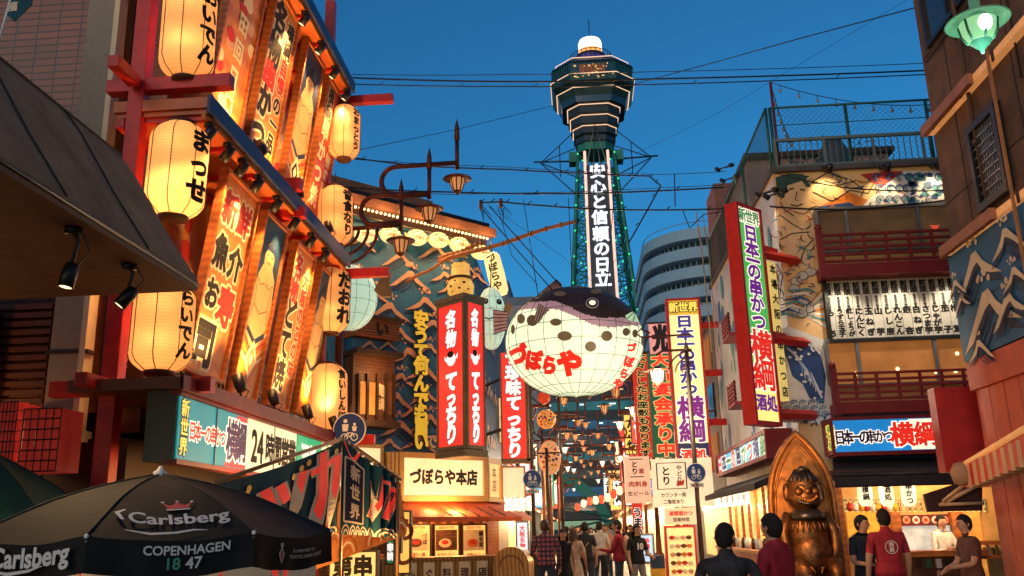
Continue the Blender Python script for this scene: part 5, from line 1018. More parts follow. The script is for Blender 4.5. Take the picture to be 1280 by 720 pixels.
for x in (1075, 1130, 1185): lamp("point", FI(FI.px(x, 640)[0], 2.1, .8), 24, (1, .66, .32), sh, rad=.12)
for k, (x, d) in enumerate(((1081, "left"), (1108, "middle"), (1135, "right"))):
    F2 = FY(16.2); a, z = F2.px(x, 617); t = thing("paper_lantern", "small white cylinder lantern with black writing in the open shop, " + d + " of three", "lantern", F2(a, z), group="small shop lanterns"); b = MB(); c = F2(a, z); b.lathe(c, [(0, -.21), (.07, -.21), (.115, -.15), (.12, 0), (.115, .15), (.07, .21), (0, .21)], lit("shop_lantern", (255, 232, 185), 1.15), 16); F3 = Fr(c + Vector((0, -.125, 0)), (1, 0, 0)); b.text(F3, ("横綱", "酒処", "串かつ")[k], -.02, 0, .12, INK, .004, .05, True); b.build("paper_shade", t); b = MB(); b.tube([c + Vector((0, 0, .21)), c + Vector((0, 0, .36))], .01, BLK); b.build("hanger", t)
STL = mat("stool_seat_red", (.5, .03, .03), .4)
for k, (x, Y) in enumerate(((1143, 14.6), (1160, 15.6))):
    p = P(x, 716, Y=Y); t = thing("bar_stool", ("round red bar stool standing behind the man in the red shirt", "round red bar stool nearest the counter's crates")[k], "stool", (p.x, Y, 0)); b = MB(); b.lathe((p.x, Y, .62), [(0, 0), (.17, 0), (.18, .03), (.17, .07), (0, .075)], STL, 18); b.build("seat", t)
    for q in range(4): b = MB(); q_ = q * math.pi / 2 + .7; b.tube([(p.x + .12 * math.cos(q_), Y + .12 * math.sin(q_), .62), (p.x + .19 * math.cos(q_), Y + .19 * math.sin(q_), 0)], .014, STEEL); b.build("leg", t)
# ---- shop on the street side, second sign bar
a0 = FS.px(899, 580)[0]; sb = thing("side_sign_bar", "slanting lightbox of colourful characters along the side street left of the bronze figure", "sign", FS(a0, 3)); FX = FRt(3.55); a0 = FX.px(898, 582)[0]; a1 = FX.px(959, 558)[0]; z0 = FX.px(930, 580)[1]; z1 = FX.px(930, 556)[1]; W = a1 - a0
b = MB(); b.box(FX, a0, a1, z0, z1, -.4, 0, lit("sign_pale_blue", (90, 175, 205), .95, var=.35, scale=2.)); 
for k, ch in enumerate("日本一の串かつ横綱"): b.text(FX, ch, a0 + W * (k + .5) / 9, (z0 + z1) / 2, .5, (RINK, mat("blue_ink", (.01, .06, .3), .5), lit("sign_green_ink", (40, 130, 70), .8))[k % 3], .012, .06, sx=W / 9 / .5 * .9, outline=((.06, SIGNW),))
b.build("face_panel", sb); b = MB()
for q0, q1, h0, h1 in ((a0 - .1, a0, z0 - .08, z1 + .08), (a1, a1 + .12, z0 - .08, z1 + .08), (a0, a1, z0 - .08, z0), (a0, a1, z1, z1 + .08)): b.box(FX, q0, q1, h0, h1, -.45, .05, BR)
b.build("frame", sb)
t = thing("side_awning", "dark brown canopy along the side street under the slanting lightbox", "awning", FS(-20, 2.5)); b = MB(); fz_ = Fr((0, 0, 0), (1, 0, 0), (0, 1, 0)); V = [Vector((3.95, 17.2, 2.62)), Vector((3.95, 25.6, 2.62)), Vector((3.05, 25.6, 2.3)), Vector((3.05, 16.6, 2.3))]; b.add(V + [v - Vector((0, 0, .12)) for v in V], [(0, 3, 2, 1), (4, 5, 6, 7), (0, 4, 7, 3), (3, 7, 6, 2)], AWD); b.build("cloth", t)
ss = thing("side_shop", "glowing open shop along the side street with white strips over its window", "shop front", FS(-21, 0)); b = MB(); b.box(FS, -25.6, -17.05, 0, 2.4, .01, .03, AMBW); FSs = FS.off(.03)
def srect(x0, x1, y0, y1, c0, c1, m): a0, z1 = FSs.px((x0), (y0 + y1) / 2)[0], FSs.px((x0 + x1) / 2, y0)[1]; a1, z0 = FSs.px(x1, (y0 + y1) / 2)[0], FSs.px((x0 + x1) / 2, y1)[1]; b.box(FSs, a0, a1, z0, z1, c0, c1, m)
srect(882, 966, 618, 700, .0, .02, lit("side_shop_glow", (250, 190, 105), .85, var=.4, scale=3)); b.build("back_wall", ss)
b = MB(); srect(882, 944, 612, 634, .12, .14, lit("strip_white", (255, 235, 195), 1.05)); 
for k in range(8): a, z = FSs.px(886 + k * 7.4, 624); b.text(FSs, "串焼き酒肴鍋飯麺"[k], a, z, .22, INK, .145, .04, sx=1.4)
for k in range(9): a = -25.2 + k * .95; b.box(FSs, a, a + .05, .1, 2.4, .05, .12, WOODO)
b.box(FSs, -25.6, -17.1, 1.0, 1.06, .05, .5, WOODO); b.box(FSs, -25.6, -17.1, .0, 1.0, .05, .45, mat("counter_red", (.28, .03, .02), .5, var=.4, scale=5))
for k in range(18): a = -25.2 + k * .43; b.lathe(FSs(a, 1.06, .3), [(0, 0), (.05, 0), (.05, .17), (.02, .24), (0, .25)], (WHITEP, mat("bottle_brown", (.06, .02, .01), .2), mat("bottle_clear", (.4, .5, .55), .15))[k % 3], 8)
b.build("counter", ss)
for y in (18.5, 21, 23.8): lamp("point", (3.55, y, 2.05), 30, (1, .72, .38), ss, rad=.1)
# ---- green vertical sign, yellow sign
def vsign(name, lab, p_bl, fr, W, H, D, layers, frm, brk=()):
    t = thing(name, lab, "sign", p_bl); b = MB(); e = .07; b.box(fr, 0, e, 0, H, -D, .03, frm); b.box(fr, W - e, W, 0, H, -D, .03, frm); b.box(fr, e, W - e, 0, e, -D, .03, frm); b.box(fr, e, W - e, H - e, H, -D, .03, frm); b.box(fr, e, W - e, e, H - e, -D, -D + .05, frm); b.build("casing", t, bevel=.008)
    b = MB(); layers(b, fr, W, H); b.build("face_panel", t)
    for p, q in brk: b = MB(); b.bar(p, q, .13, RED); b.build("bracket", t)
    return t
GY = 15.6; pb = P(944, 530, Y=GY); pr_ = P(977, 531, Y=GY + .55); pt = P(918, 255, Y=GY); dirv = Vector((pr_.x - pb.x, pr_.y - pb.y, 0)); FG = Fr(pb, dirv); W = dirv.length; H = FG.px(922, 253)[1]
PURS = lit("sign_purple_ink", (112, 36, 140), .75); SGN = lit("sign_emerald", (70, 165, 75), 1., var=.22, scale=1.4)
def green(b, fr, W, H):
    b.box(fr, .07, W - .07, .07, H - .07, -.06, 0, SGN); b.box(fr, .07, W - .07, .07, H * .19, .0005, .003, lit("sign_lemon", (255, 228, 130), 1.05))
    for k, (r0, a_) in enumerate(((.19, .33),)): b.box(fr, .07, W - .07, H * .19, H * .33, .0005, .0031, lit("sign_lime", (150, 200, 90), 1.))
    b.text(fr, "新世界", W / 2, H * .945, .27, lit("sign_green_ink", (40, 130, 70), .8), .012, .04, sx=.85, adv=.9, outline=((.09, SIGNW),))
    for ch, h in zip("日本一の串かつ", (.865, .79, .735, .685, .61, .535, .455)): b.text(fr, ch, W / 2, H * h, .33, PURS, .012, .065, sx=1.3, outline=((.065, SIGNW),))
    for ch, h in zip("横綱", (.345, .215)): b.text(fr, ch, W / 2, H * h, .58, RINK, .014, .06, sx=1.15, outline=((.045, SIGNW),))
    b.text(fr, "酒処", W / 2, H * .095, .3, PURS, .012, .06, sx=1.05)
grn = vsign("vertical_sign", "tall green lightbox sign reading 新世界日本一の串かつ横綱酒処 in a red casing", pb, FG, W, H, .24, green, RED, [(FG(W * .5, H * h, -.2), Vector((XW + .3, 17.0, pb.z + H * h + .03))) for h in (.06, .4, .8)])
for h in (.06, .42, .83): b = MB(); q = FG(W + .02, H * h, -.2); b.box(Fr(q, dirv), -.1, .62, -.07, .07, -.09, .09, RED); b.build("cross_arm", grn, bevel=.01)
NY = P(981, 440, Y=16.6); t = thing("narrow_sign", "narrow lit strip of black characters right behind the tall green sign", "sign", NY); f_ = Fr(P(978, 500, Y=16.5), dirv); Hn = f_.px(975, 330)[1]; b = MB(); b.box(f_, 0, .22, 0, Hn, -.12, 0, lit("strip_straw", (220, 190, 105), .8, var=.2)); 
for k in range(9): b.text(f_, "本場大阪の串かつ店"[k], .11, Hn * (.94 - k * .11), .2, INK, .006, .05)
b.build("face_panel", t)
p = P(847, 592, Y=25); q = P(892, 371, Y=25); q.x = P(892, 592, Y=25).x; f_ = Fr((p.x, 25, p.z), (1, 0, 0)); W = q.x - p.x; H = q.z - p.z
def yellow(b, fr, W, H):
    b.box(fr, .07, W - .07, .07, H - .07, -.06, 0, lit("sign_canary", (250, 232, 150), .98, var=.12)); b.box(fr, .07, W - .07, H * .9, H - .07, .001, .003, lit("sign_gold", (225, 170, 50), .9)); b.box(fr, .07, W - .07, .07, H * .165, .001, .003, mat("sign_navy", (.02, .02, .06), .5, emit=.3))
    b.text(fr, "新世界", W / 2, H * .945, .3, YEL, .012, .05, sx=.95, adv=.95, outline=((.07, INK),)); PV = lit("sign_violet_ink", (70, 50, 130), .8)
    for ch, h in zip("日本一の串かつ", (.86, .785, .725, .665, .6, .535, .465)): b.text(fr, ch, W / 2, H * h, .37, PV, .012, .065, sx=1.35, outline=((.05, SIGNW),))
    for ch, h in zip("横綱", (.36, .23)): b.text(fr, ch, W / 2, H * h, .66, lit("sign_plum_ink", (130, 30, 125), .8), .014, .06, sx=1.15, outline=((.04, SIGNW),))
    b.text(fr, "酒処", W / 2, H * .095, .36, RINK, .012, .06, sx=1., outline=((.06, SIGNW),))
vsign("vertical_sign", "yellow lightbox sign with purple characters and a navy foot, left of the green one", (p.x, 25, p.z), f_, W, H, .3, yellow, RED, [(f_(W, H * h, -.15), Vector((XW + .2, 25.1, p.z + H * h))) for h in (.28, .56, .84)])
for k, (x0, x1, y0, y1, s, bgc, ink, ol, lab, Y) in enumerate(((817, 850, 440, 572, "大川宴会承り中", (30, 75, 50), (225, 50, 35), (250, 225, 130), "dark green vertical banner reading 大川宴会承り中 in red", 29), (797, 818, 442, 572, "広々としたお座敷もあります", (165, 38, 28), (15, 15, 12), (250, 225, 130), "red vertical banner with a long column of black writing, left of the dark green one", 29.1), (813, 841, 404, 442, "光", (196, 128, 120), (20, 15, 15), None, "pink square sign reading 光 under the rounded grey block", 28.9))):
    p = P(x0, y1, Y=Y); q = P(x1, y0, Y=Y); q.x = P(x1, y1, Y=Y).x; t = thing("vertical_sign" if k < 2 else "square_sign", lab, "sign", (p.x, Y, p.z)); f_ = Fr((p.x, Y, p.z), (1, 0, 0)); W = q.x - p.x; H = q.z - p.z; b = MB(); b.box(f_, 0, W, 0, H, -.1, 0, mat("banner_%s" % ("green", "red", "pink")[k], S(*bgc), .6, emit=.5, var=.2)); L = len(s); st = H / L
    for j, ch in enumerate(s): b.text(f_, ch, W / 2, H - st * (j + .5), st * .92, mat("banner_ink_%s" % ("red", "black", "dark")[k], S(*ink), .6, emit=.5), .012, .07, sx=min(1.6, W * .8 / st), outline=((.06, lit("banner_outline", ol, .6)),) if ol else ())
    b.build("face_panel", t); b = MB(); b.tube([f_(-.1, H + .04, -.05), f_(W + .1, H + .04, -.05)], .04, BLK); b.tube([f_(0, H + .04, -.05), Vector((4.1, Y, p.z + H + .04))], .03, BLK); b.build("hanging_rod", t)
# building behind yellow sign along the right side of the street
XR = 3.7
rb = thing("side_street_building", "plain grey building behind the yellow sign on the street's right side", "building", (6, 30, 0)); b = MB(); hp = P(880, 402, Y=26).z; b.box(FRt(XR + .3), -36, -26.05, 0, hp, -6, 0, mat("grey_plaster", (.2, .19, .2), .7, var=.25)); b.box(FRt(XR + .3), -36, -26.05, hp, hp + .2, -6, .1, mat("grey_coping", (.14, .13, .13), .7)); b.build("wall", rb)
FXB = FRt(XR + .3)
for k in range(3):
    for j in range(3): b = MB(); b.box(FXB, -34.5 + k * 3, -32.7 + k * 3, 3.2 + j * 1.45, 4.2 + j * 1.45, .01, .05, PANE if (k + j) % 2 else BLIND); b.build("window", rb)
# rooftop: railings, chain link fence, poles, string lights
rf = thing("rooftop_fence", "green chain link fence with tall poles round the flat roof over the mural", "fence", FW(XW, zr + .1)); FENCE = mat("fence_green", (.02, .09, .075), .5); F4 = FW.off(-.15)
zl = F4.px(1060, 208)[1]; zrail = F4.px(1060, 174)[1]; ztop = F4.px(1060, 130)[1]; aL_ = F4.px(966, 175)[0]; aR_ = 9.5; am_ = F4.px(1061, 170)[0]; arr = F4.px(1163, 170)[0]
b = MB()
for a in (aL_, am_, arr, aR_): b.tube([F4(a, zl - .1), F4(a, ztop)], .035, FENCE, 8)
b.tube([F4(aL_, ztop), F4(aR_, ztop)], .025, FENCE); b.tube([F4(aL_, (ztop + zrail) / 2), F4(aR_, (ztop + zrail) / 2)], .01, FENCE)
S1 = lambda y, z: Vector((XW + .03, y, z)); S2 = [(17.15, zl), (20, zl), (23, zl), (25.8, zl)]
for y, z in S2: b.tube([S1(y, zl - .1), S1(y, ztop)], .03, FENCE, 8)
b.tube([S1(17.15, ztop), S1(25.8, ztop)], .025, FENCE); b.build("posts", rf)
b = MB(); CH = mat("chain_link", (.035, .09, .085), .5); stp = .11; Hh = ztop - zl; fs2 = FRt(XW + .03)
def links(f_, A0, A1):
    n = int((A1 - A0 + Hh) / stp)
    for k in range(n):
        for s_ in (1, -1):
            a = A0 - Hh + k * stp if s_ > 0 else A0 + k * stp; p, q = [a, zl], [a + Hh * s_, ztop]
            if s_ < 0 and q[0] < A0: q[1] = zl + (a - A0); q[0] = A0
            if s_ > 0 and p[0] < A0: p[1] = zl + (A0 - p[0]); p[0] = A0
            if s_ > 0 and q[0] > A1: q[1] -= q[0] - A1; q[0] = A1
            if p[0] > A1: p[1] += p[0] - A1; p[0] = A1
            if q[1] > p[1] + .02: b.tube([f_(*p, 0), f_(*q, 0)], .0042, CH, 3, False, False)
links(F4, aL_, aR_); links(fs2, -25.8, -17.15); b.build("wire_mesh", rf)
rr_ = thing("roof_railing", "grey green bar railing along the roof edge over the wrestler mural", "railing", FW(XW, zr + .1)); b = MB(); F5 = FW.off(-.04)
for z in (zl + .02, zrail): b.box(F5, aL_ - .02, aR_, z - .03, z + .03, -.03, .03, mat("railing_grey", (.12, .17, .17), .5))
for k in range(60): a = aL_ + k * .12; b.box(F5, a - .008, a + .008, zl + .05, zrail - .03, -.008, .008, mat("railing_grey", (.12, .17, .17), .5))
for k in range(5): a = aL_ + .96 * k; b.box(F5, a - .025, a + .025, zl - .1, zrail + .02, -.025, .025, mat("railing_grey", (.12, .17, .17), .5))
b.build("railing_bars", rr_)
rh = thing("roof_hut", "low brick and pink roof structure behind the chain link fence", "roof structure", (6, 21, zr)); p = P(926, 196, Y=22); q = P(1110, 192, Y=21); b = MB(); b.box(FY(21), 4.4, q.x, zr, q.z, -3, 0, mat("pink_plaster", (.38, .26, .25), .7)); b.box(FY(24.5), 4.12, 4.7, zr - .1, q.z + .8, -1.5, 0, mat("red_brick", (.3, .08, .05), .7, brick=(.22, .07, (.2, .17, .15), .01, (R(90), 0, 0), .5))); b.build("wall", rh)
b = MB(); b.box(FY(20.9), 4.3, q.x + .1, q.z, q.z + .12, -3.1, .1, DWOOD); b.build("coping", rh)
t = thing("roof_tank", "dark rounded tank with pipes on the roof behind the fence", "tank", P(1042, 205, Y=19)); c = P(1042, 190, Y=19); b = MB(); b.lathe(Vector((c.x, 19, zr)), [(0, 0), (.32, 0), (.34, .3), (.3, c.z - zr), (.2, c.z - zr + .25), (0, c.z - zr + .3)], mat("tank_grey", (.06, .08, .09), .6), 16); b.tube([(c.x + .3, 19, zr + .3), (c.x + 1.0, 19, zr + .5), (c.x + 1.3, 19, zr + .9)], .05, STEEL); b.build("tank_body", t)
for k, (x, y, s_) in enumerate(((992, 198, .16), (1020, 205, .14), (1092, 196, .18))):
    c = P(x, y, Y=18); t = thing("potted_plant", ("small dark potted plant at the left of the roof", "small dark potted plant in the middle of the roof, left of the tank", "small dark potted plant at the right of the roof, beyond the tank")[k], "plant", (c.x, 18, zr + .1)); b = MB(); b.lathe((c.x, 18, zr + .1), [(0, 0), (.1, 0), (.13, .22), (0, .22)], RUST, 12); b.build("pot", t); b = MB()
    for j in range(70): v = Vector((rq.gauss(0, s_), rq.gauss(0, s_), abs(rq.gauss(.25, .2)) + .2)); o_ = Vector((c.x, 18, zr + .1)) + v; d = Vector((rq.uniform(-1, 1), rq.uniform(-1, 1), rq.uniform(-.4, 1))).normalized(); e = d.orthogonal().normalized() * .03; b.add([o_ - e, o_ + d * .07, o_ + e, o_ + d * .14], [(0, 1, 2), (1, 3, 2)], mat("leaf_dark", (.025, .06, .03), .6))
    b.build("foliage", t)
t = thing("roof_pole", "thin red pole with a string of bulbs at the mural roof's corner", "pole", FW(XW, zr)); pt_ = P(963, 103, Y=17.2); b = MB(); b.tube([(pt_.x, 17.2, zr - .5), pt_], .03, DRED); b.build("pole", t)
q = P(1172, 130, Y=17.2); q2 = P(992, 180, Y=17.6); b = MB(); bl_ = MB()
for (A_, B2, sg_, n) in ((pt_, q, .2, 9), (pt_, q2, .25, 8)):
    L = [A_.lerp(B2, i / 18) - Vector((0, 0, sg_ * 4 * (i / 18) * (1 - i / 18))) for i in range(19)]; b.tube(L, .009, BLK, 4)
    for j in range(n): o_ = L[1 + j * 2]; b.tube([o_, o_ - Vector((0, 0, .08))], .008, BLK, 4); bl_ = MB(); bl_.lathe(o_ - Vector((0, 0, .17)), [(0, 0), (.03, .02), (.032, .05), (.018, .09), (0, .09)], mat("bulb_off", (.3, .3, .3), .2), 8); bl_.build("bulb", t)
b.build("light_string", t)
for k, (x, y, Y) in enumerate(((947, 244, 18.5), (958, 246, 17.6), (903, 226, 23), (897, 212, 24.5))):
    p = P(x, y, X=XW - .35); spotlight(p, (.8, 0, -.6), p + Vector((.34, 0, .12)), ("bullet lamp", "second bullet lamp", "third bullet lamp", "farthest bullet lamp")[k] + " on the blue and white side wall, counted from the mural corner", "bullet lamps on the side wall", 10, p + Vector((.35, 0, -1)), 80, (1, .75, .45), .14, .05)
# small red balconies on the side wall
for k, (y, z) in enumerate(((21.2, P(905, 410, Y=21).z), (21.2, P(905, 495, Y=21).z))):
    b = MB(); b.box(FS, -y - .5, -y + .5, z - .25, z - .17, .01, .5, BR)
    for j in range(5): b.box(FS, -y - .5, -y + .5, z - .12 + j * .09, z - .08 + j * .09, .44, .5 - (j % 2) * .004, BR)
    for j in range(4): b.box(FS, -y - .5 + j * .32, -y - .46 + j * .32, z - .169, z + .32, .45, .49, BR)
    b.build("balcony", mb_)
# bronze figure in a pointed niche
BRZ = mat("bronze", (.2, .085, .028), .42, metal=.8, var=.6, scale=9, spec=.6, bump=.7); BRD = mat("bronze_dark", (.06, .05, .045), .32, metal=.7, var=.6, scale=9, bump=.6); GILT = mat("gilt_copper", (.46, .17, .04), .46, metal=.5, var=.45, scale=7, bump=.4)
SY = 13.2; c0 = P(1003, 720, Y=SY); cx_ = P(1004, 640, Y=SY).x; ztp = P(1000, 541, Y=SY).z; st = thing("bronze_statue", "seated laughing bronze figure before a gilt pointed arch panel", "statue", (cx_, SY, 0)); FT = Fr((cx_, SY, 0), (1, -.12, 0)); Wn = .43; zs0 = .35
ar_ = [(-Wn, zs0)] + [(-Wn * (1 - (k / 8) ** 2.2 * 1.0), 1.75 + (ztp - 1.75) * (k / 8) ** .85) for k in range(9)] + [(Wn * (1 - (k / 8) ** 2.2 * 1.0), 1.75 + (ztp - 1.75) * (k / 8) ** .85) for k in range(7, -1, -1)] + [(Wn, zs0)]
b = MB(); b.prism(FT, ar_, -.1, 0, GILT); b.build("niche_panel", st, bevel=.01); b = MB(); b.tube([FT(a, z, .02) for a, z in ar_], .045, GILT, 8); b.tube([FT(a * .86, .35 + (z - .35) * .95, .02) for a, z in ar_], .018, GILT, 6); b.ring(FT, 0, ztp - .42, .07, .12, GILT, .03, 20); b.ring(FT, 0, ztp - .42, .0, .04, GILT, .03, 16)
for s_ in (-1, 1): b.tube([FT(s_ * .04, ztp - .56, .02), FT(s_ * .1, ztp - .75, .03), FT(s_ * .25, ztp - .62, .02), FT(s_ * .33, ztp - .75, .02), FT(s_ * .38, ztp - .9, .02)], .022, GILT, 6)
b.build("niche_moulding", st)
b = MB(); b.prism(FT, [(-.62, 0), (.62, 0), (.56, .35), (-.56, .35)], -.45, .75, mat("plinth_dark", (.05, .03, .02), .5)); b.build("plinth", st, bevel=.02)
zh = P(1000, 612, Y=SY - .4).z; b = MB(); o = FT(0, 0, .32)
b.ball(o + Vector((0, 0, zh)), .25, .22, .28, BRZ, 28, 20, lambda u, v: BRD if v > .63 else BRZ)
b.ball(o + Vector((0, -.02, zh - .1)), .275, .22, .19, BRZ, 24, 16); b.ball(o + Vector((0, .03, zh - .62)), .34, .27, .42, BRZ, 28, 20); b.ball(o + Vector((0, -.06, zh - .85)), .33, .27, .3, BRZ, 24, 16)
for s_ in (-1, 1):
    b.ball(o + Vector((s_ * .275, .02, zh - .03)), .06, .05, .13, BRZ, 12, 10)
    b.tube([o + Vector((s_ * .27, .02, zh - .33)), o + Vector((s_ * .4, -.02, zh - .55)), o + Vector((s_ * .4, -.08, zh - .8)), o + Vector((s_ * .3, -.2, zh - .98)), o + Vector((s_ * .2, -.3, zh - 1.02))], [.09, .1, .09, .075, .06], BRZ, 12)
    b.tube([o + Vector((s_ * .16, .0, zh - 1.05)), o + Vector((s_ * .3, -.26, zh - 1.0)), o + Vector((s_ * .24, -.5, zh - 1.08)), o + Vector((s_ * .2, -.56, zh - 1.2))], [.14, .14, .12, .09], BRZ, 12)
    b.ball(o + Vector((s_ * .2, -.62, zh - 1.2)), .085, .06, .12, BRZ, 12, 10)
    b.ball(o + Vector((s_ * .13, -.2, zh - .03)), .07, .05, .06, BRZ, 12, 8); b.tube([o + Vector((s_ * .155, -.185, zh + .035)), o + Vector((s_ * .09, -.215, zh + .06)), o + Vector((s_ * .035, -.21, zh + .03))], .012, BRD, 6)
    for q in range(4): b.tube([o + Vector((s_ * (.12 - q * .02), -.32 - q * .012, zh - 1.0 - q * .012)), o + Vector((s_ * (.05), -.335, zh - 1.03 - q * .03))], .02, BRZ, 6)
b.ball(o + Vector((0, -.24, zh - .03)), .05, .04, .045, BRZ, 12, 8); b.tube([o + Vector((.18 * math.cos(R(q)), -.262 + .07 * abs(math.cos(R(q))), zh - .1 + .09 * math.sin(R(q)))) for q in range(185, 356, 10)], .022, BRD, 6)
b.tube([o + Vector((0, -.04, zh + .22)), o + Vector((0, 0, zh + .3))], [.13, .05], BRD, 14); 
for q in range(9): b.tube([o + Vector((.24 * math.sin(R(q * 24 - 96)), -.21 * math.cos(R(q * 24 - 96)), zh + .1)), o + Vector((.1 * math.sin(R(q * 24 - 96)), -.09 * math.cos(R(q * 24 - 96)), zh + .27))], .02, BRD, 6)
for q in range(14): t_ = R(q * 18 - 117); b.tube([o + Vector((.27 * math.sin(t_), -.22 * math.cos(t_), zh - .42)), o + Vector((.31 * math.sin(t_), -.27 * math.cos(t_), zh - .56))], [.03, .012], BRZ, 6)
for s_ in (-1, 1):
    for q in range(5): z_ = zh - .45 - q * .085; b.tube([o + Vector((s_ * (.33 + .02 * q), -.07, z_)), o + Vector((s_ * (.42 + .012 * q), -.07 - .015 * q, z_ - .03)), o + Vector((s_ * (.47 + .006 * q), .0, z_))], .014, BRD, 5)
    for q in range(5): b.ball(o + Vector((s_ * (.14 + .03 * q), -.675, zh - 1.13 - .005 * q)), .022, .025, .028, BRZ, 8, 6)
b.ball(o + Vector((0, -.335, zh - .86)), .02, .012, .02, BRD, 8, 6)
for q in range(9): b.ball(o + Vector(((q - 4) * .032, -.262 + .004 * (q - 4) ** 2 * .35, zh - .155 + .0035 * (q - 4) ** 2)), .017, .014, .022, GILT, 8, 6)
b.v = [Vector((o.x + (v.x - o.x) * .84, v.y, v.z)) for v in b.v]; b.build("figure", st)
b = MB(); b.lathe(o + Vector((0, .0, zh - .3)), [(.17, .05), (.25, .0), (.29, -.06), (.27, -.1), (.22, -.11)], BRD, 26); b.v = [Vector((o.x + (v.x - o.x) * .84, v.y, v.z)) for v in b.v]; b.build("collar", st)
lamp("point", FT(-.5, 2.15, 1.3), 26, AMB, sh, rad=.1)
# ================================================================== right edge: brown building
XB = 5.5; FB_ = FRt(XB); bb = thing("brown_building", "near brown stucco building at the street's right edge with lit orange trim", "building", (XB + 2, 8, 0)); STU = mat("brown_stucco", (.14, .075, .045), .8, var=.45, scale=2.2, bump=.3)
b = MB(); b.box(FB_, -12.88, 0, 4.9, 16, -4, 0, STU); b.box(FB_, -12.88, 0, 0, 4.9, -4, -.3, DWOOD); b.build("wall", bb)
b = MB(); JN = mat("joint_dark", (.03, .018, .012), .8)
for z in (6.05, 8.4, 9.6, 12): b.box(FB_, -12.87, 0, z - .012, z + .012, .001, .004, JN)
for a in (-12.1, -10.4, -9.0, -7.2, -5): b.box(FB_, a - .012, a + .012, 5, 16, .0012, .0045, JN)
b.build("panel_joints", bb)
b = MB()
for a in (-11.5, -8.2): b.tube([FB_(a, 5.4, .06), FB_(a, 16, .06)], .03, mat("pipe_brown", (.09, .05, .035), .5), 8)
for z in (6.4, 8.0, 9.2): b.box(FB_, -11.56, -11.44, z, z + .05, .0, .1, JN)
b.tube([FB_(-12.7, 8.3, .03), FB_(-10.2, 8.3, .03), FB_(-10.2, 6.7, .03)], .014, JN, 6); b.build("wall_pipes", bb); OT = mat("trim_orange", (.62, .3, .12), .45, var=.2, emit=.18, ecol=(1, .4, .12))
b = MB()
for z, a0, a1 in ((7.22, -12.87, 0), (5.33, -12.87, 0), (10.2, -12.87, 0)): b.box(FB_, a0, a1, z - .05, z + .05, .004, .12, OT); b.box(FB_, a0, a0 + 1.7, z - .075, z + .075, .124, .2, mat("trim_cover", (.42, .16, .08), .5))
for k in range(14): b.box(FB_, -12.6 + k, -12.55 + k, 7.14, 7.3, .121, .14, DWOOD); b.box(FB_, -12.6 + k, -12.55 + k, 5.25, 5.41, .121, .14, DWOOD)
b.build("light_trim", bb); b = MB(); av = FB_.px(1263, 150)[0]; b.box(FB_, av - .02, av + .02, 3.7, 16, .125, .155, mat("trim_rust", (.4, .15, .045), .45)); b.build("vertical_trim", bb)
a0, z1 = FB_.px(1226, 205); a1, z0 = FB_.px(1268, 255); b = MB(); b.box(FB_, a0, a1, 5.62, 6.62, .002, .02, PANE); wd = b.build("window", bb); b = MB()
for q0, q1, h0, h1 in ((a0 - .1, a0, 5.52, 6.72), (a1, a1 + .1, 5.52, 6.72), (a0, a1, 5.52, 5.62), (a0, a1, 6.62, 6.72)): b.box(FB_, q0, q1, h0, h1, .002, .1, BLK)
for k in range(1, 9): q = a0 + (a1 - a0) * k / 9; b.box(FB_, q - .01, q + .01, 5.62, 6.62, .03, .05, STEEL)
for k in range(1, 8): z = 5.62 + k / 8; b.box(FB_, a0, a1, z - .01, z + .01, .051, .07, STEEL)
b.build("lattice", wd)
a0 = FB_.px(1164, 60)[0]; b = MB(); b.box(FB_, -12.5, -11.0, 8.5, 10.0, .002, .02, PANE); wd = b.build("window", bb); b = MB()
for q0, q1, h0, h1 in ((-12.56, -12.5, 8.44, 10.06), (-11.0, -10.94, 8.44, 10.06), (-12.5, -11, 8.44, 8.5), (-12.5, -11, 10, 10.06), (-11.78, -11.72, 8.5, 10)): b.box(FB_, q0, q1, h0, h1, .002, .06, BLK)
b.build("frame", wd)
wb = thing("wave_board", "teal painted board with cream wave crests on the near right building", "sign board", FB_(-12, 3.6, .1)); b = MB(); b.box(FB_, -12.84, -3, 3.72, 5.24, -.2, .1, TEAL); b.box(FB_, -12.83, -3, 4.42, 4.44, .1, .104, DTEAL)
for k, (x, y, s_) in enumerate(((1222, 343, 1.1), (1262, 305, .75), (1266, 388, .8), (1200, 362, .5), (1238, 398, 1.35), (1228, 440, .6), (1206, 380, .45), (1275, 350, .6))): a, z = FB_.px(x, y, .1); crest(b, FB_, a, z, s_, .112 + (k % 4) * .012, CREAMP, NAVY, -1 if k % 2 else 1)
for k in range(5): crest(b, FB_, -9 + k * 1.2, 4.2 + .5 * (k % 2), .9, .112 + (k % 4) * .012, CREAMP, NAVY)
b.build("board_panel", wb)
pw = thing("red_plank_pillar", "salmon red plank clad pillar below the teal wave board", "pillar", FB_(-12.4, 0)); PLK = mat("salmon_plank", (.58, .115, .065), .55, var=.2, scale=3, bump=.1); b = MB(); a0 = -12.75; aw_ = 2.1
for k in range(5): b.box(FB_, a0 + k * aw_ / 5 + .016, a0 + (k + 1) * aw_ / 5 - .016, 0, 3.3, -.25, .05 + (k % 2) * .004, PLK)
b.box(FB_, a0, a0 + aw_, 0, 3.3, -.26, .03, mat("plank_gap", (.12, .02, .015), .8)); b.build("planks", pw, bevel=.008); b = MB(); b.box(FB_, a0 - .06, a0 + aw_ + .06, 3.3, 3.7, -.25, .1, PLK); b.build("plank_head", pw, bevel=.01)
b = MB(); p = P(1209, 483, Y=13.3); q = P(1186, 590, Y=13.3); b.box(FY(13.3), q.x - .04, 6.6, q.z, p.z, -.25, 0, mat("vermilion_board", (.45, .02, .02), .45)); b.build("red_board", pw)
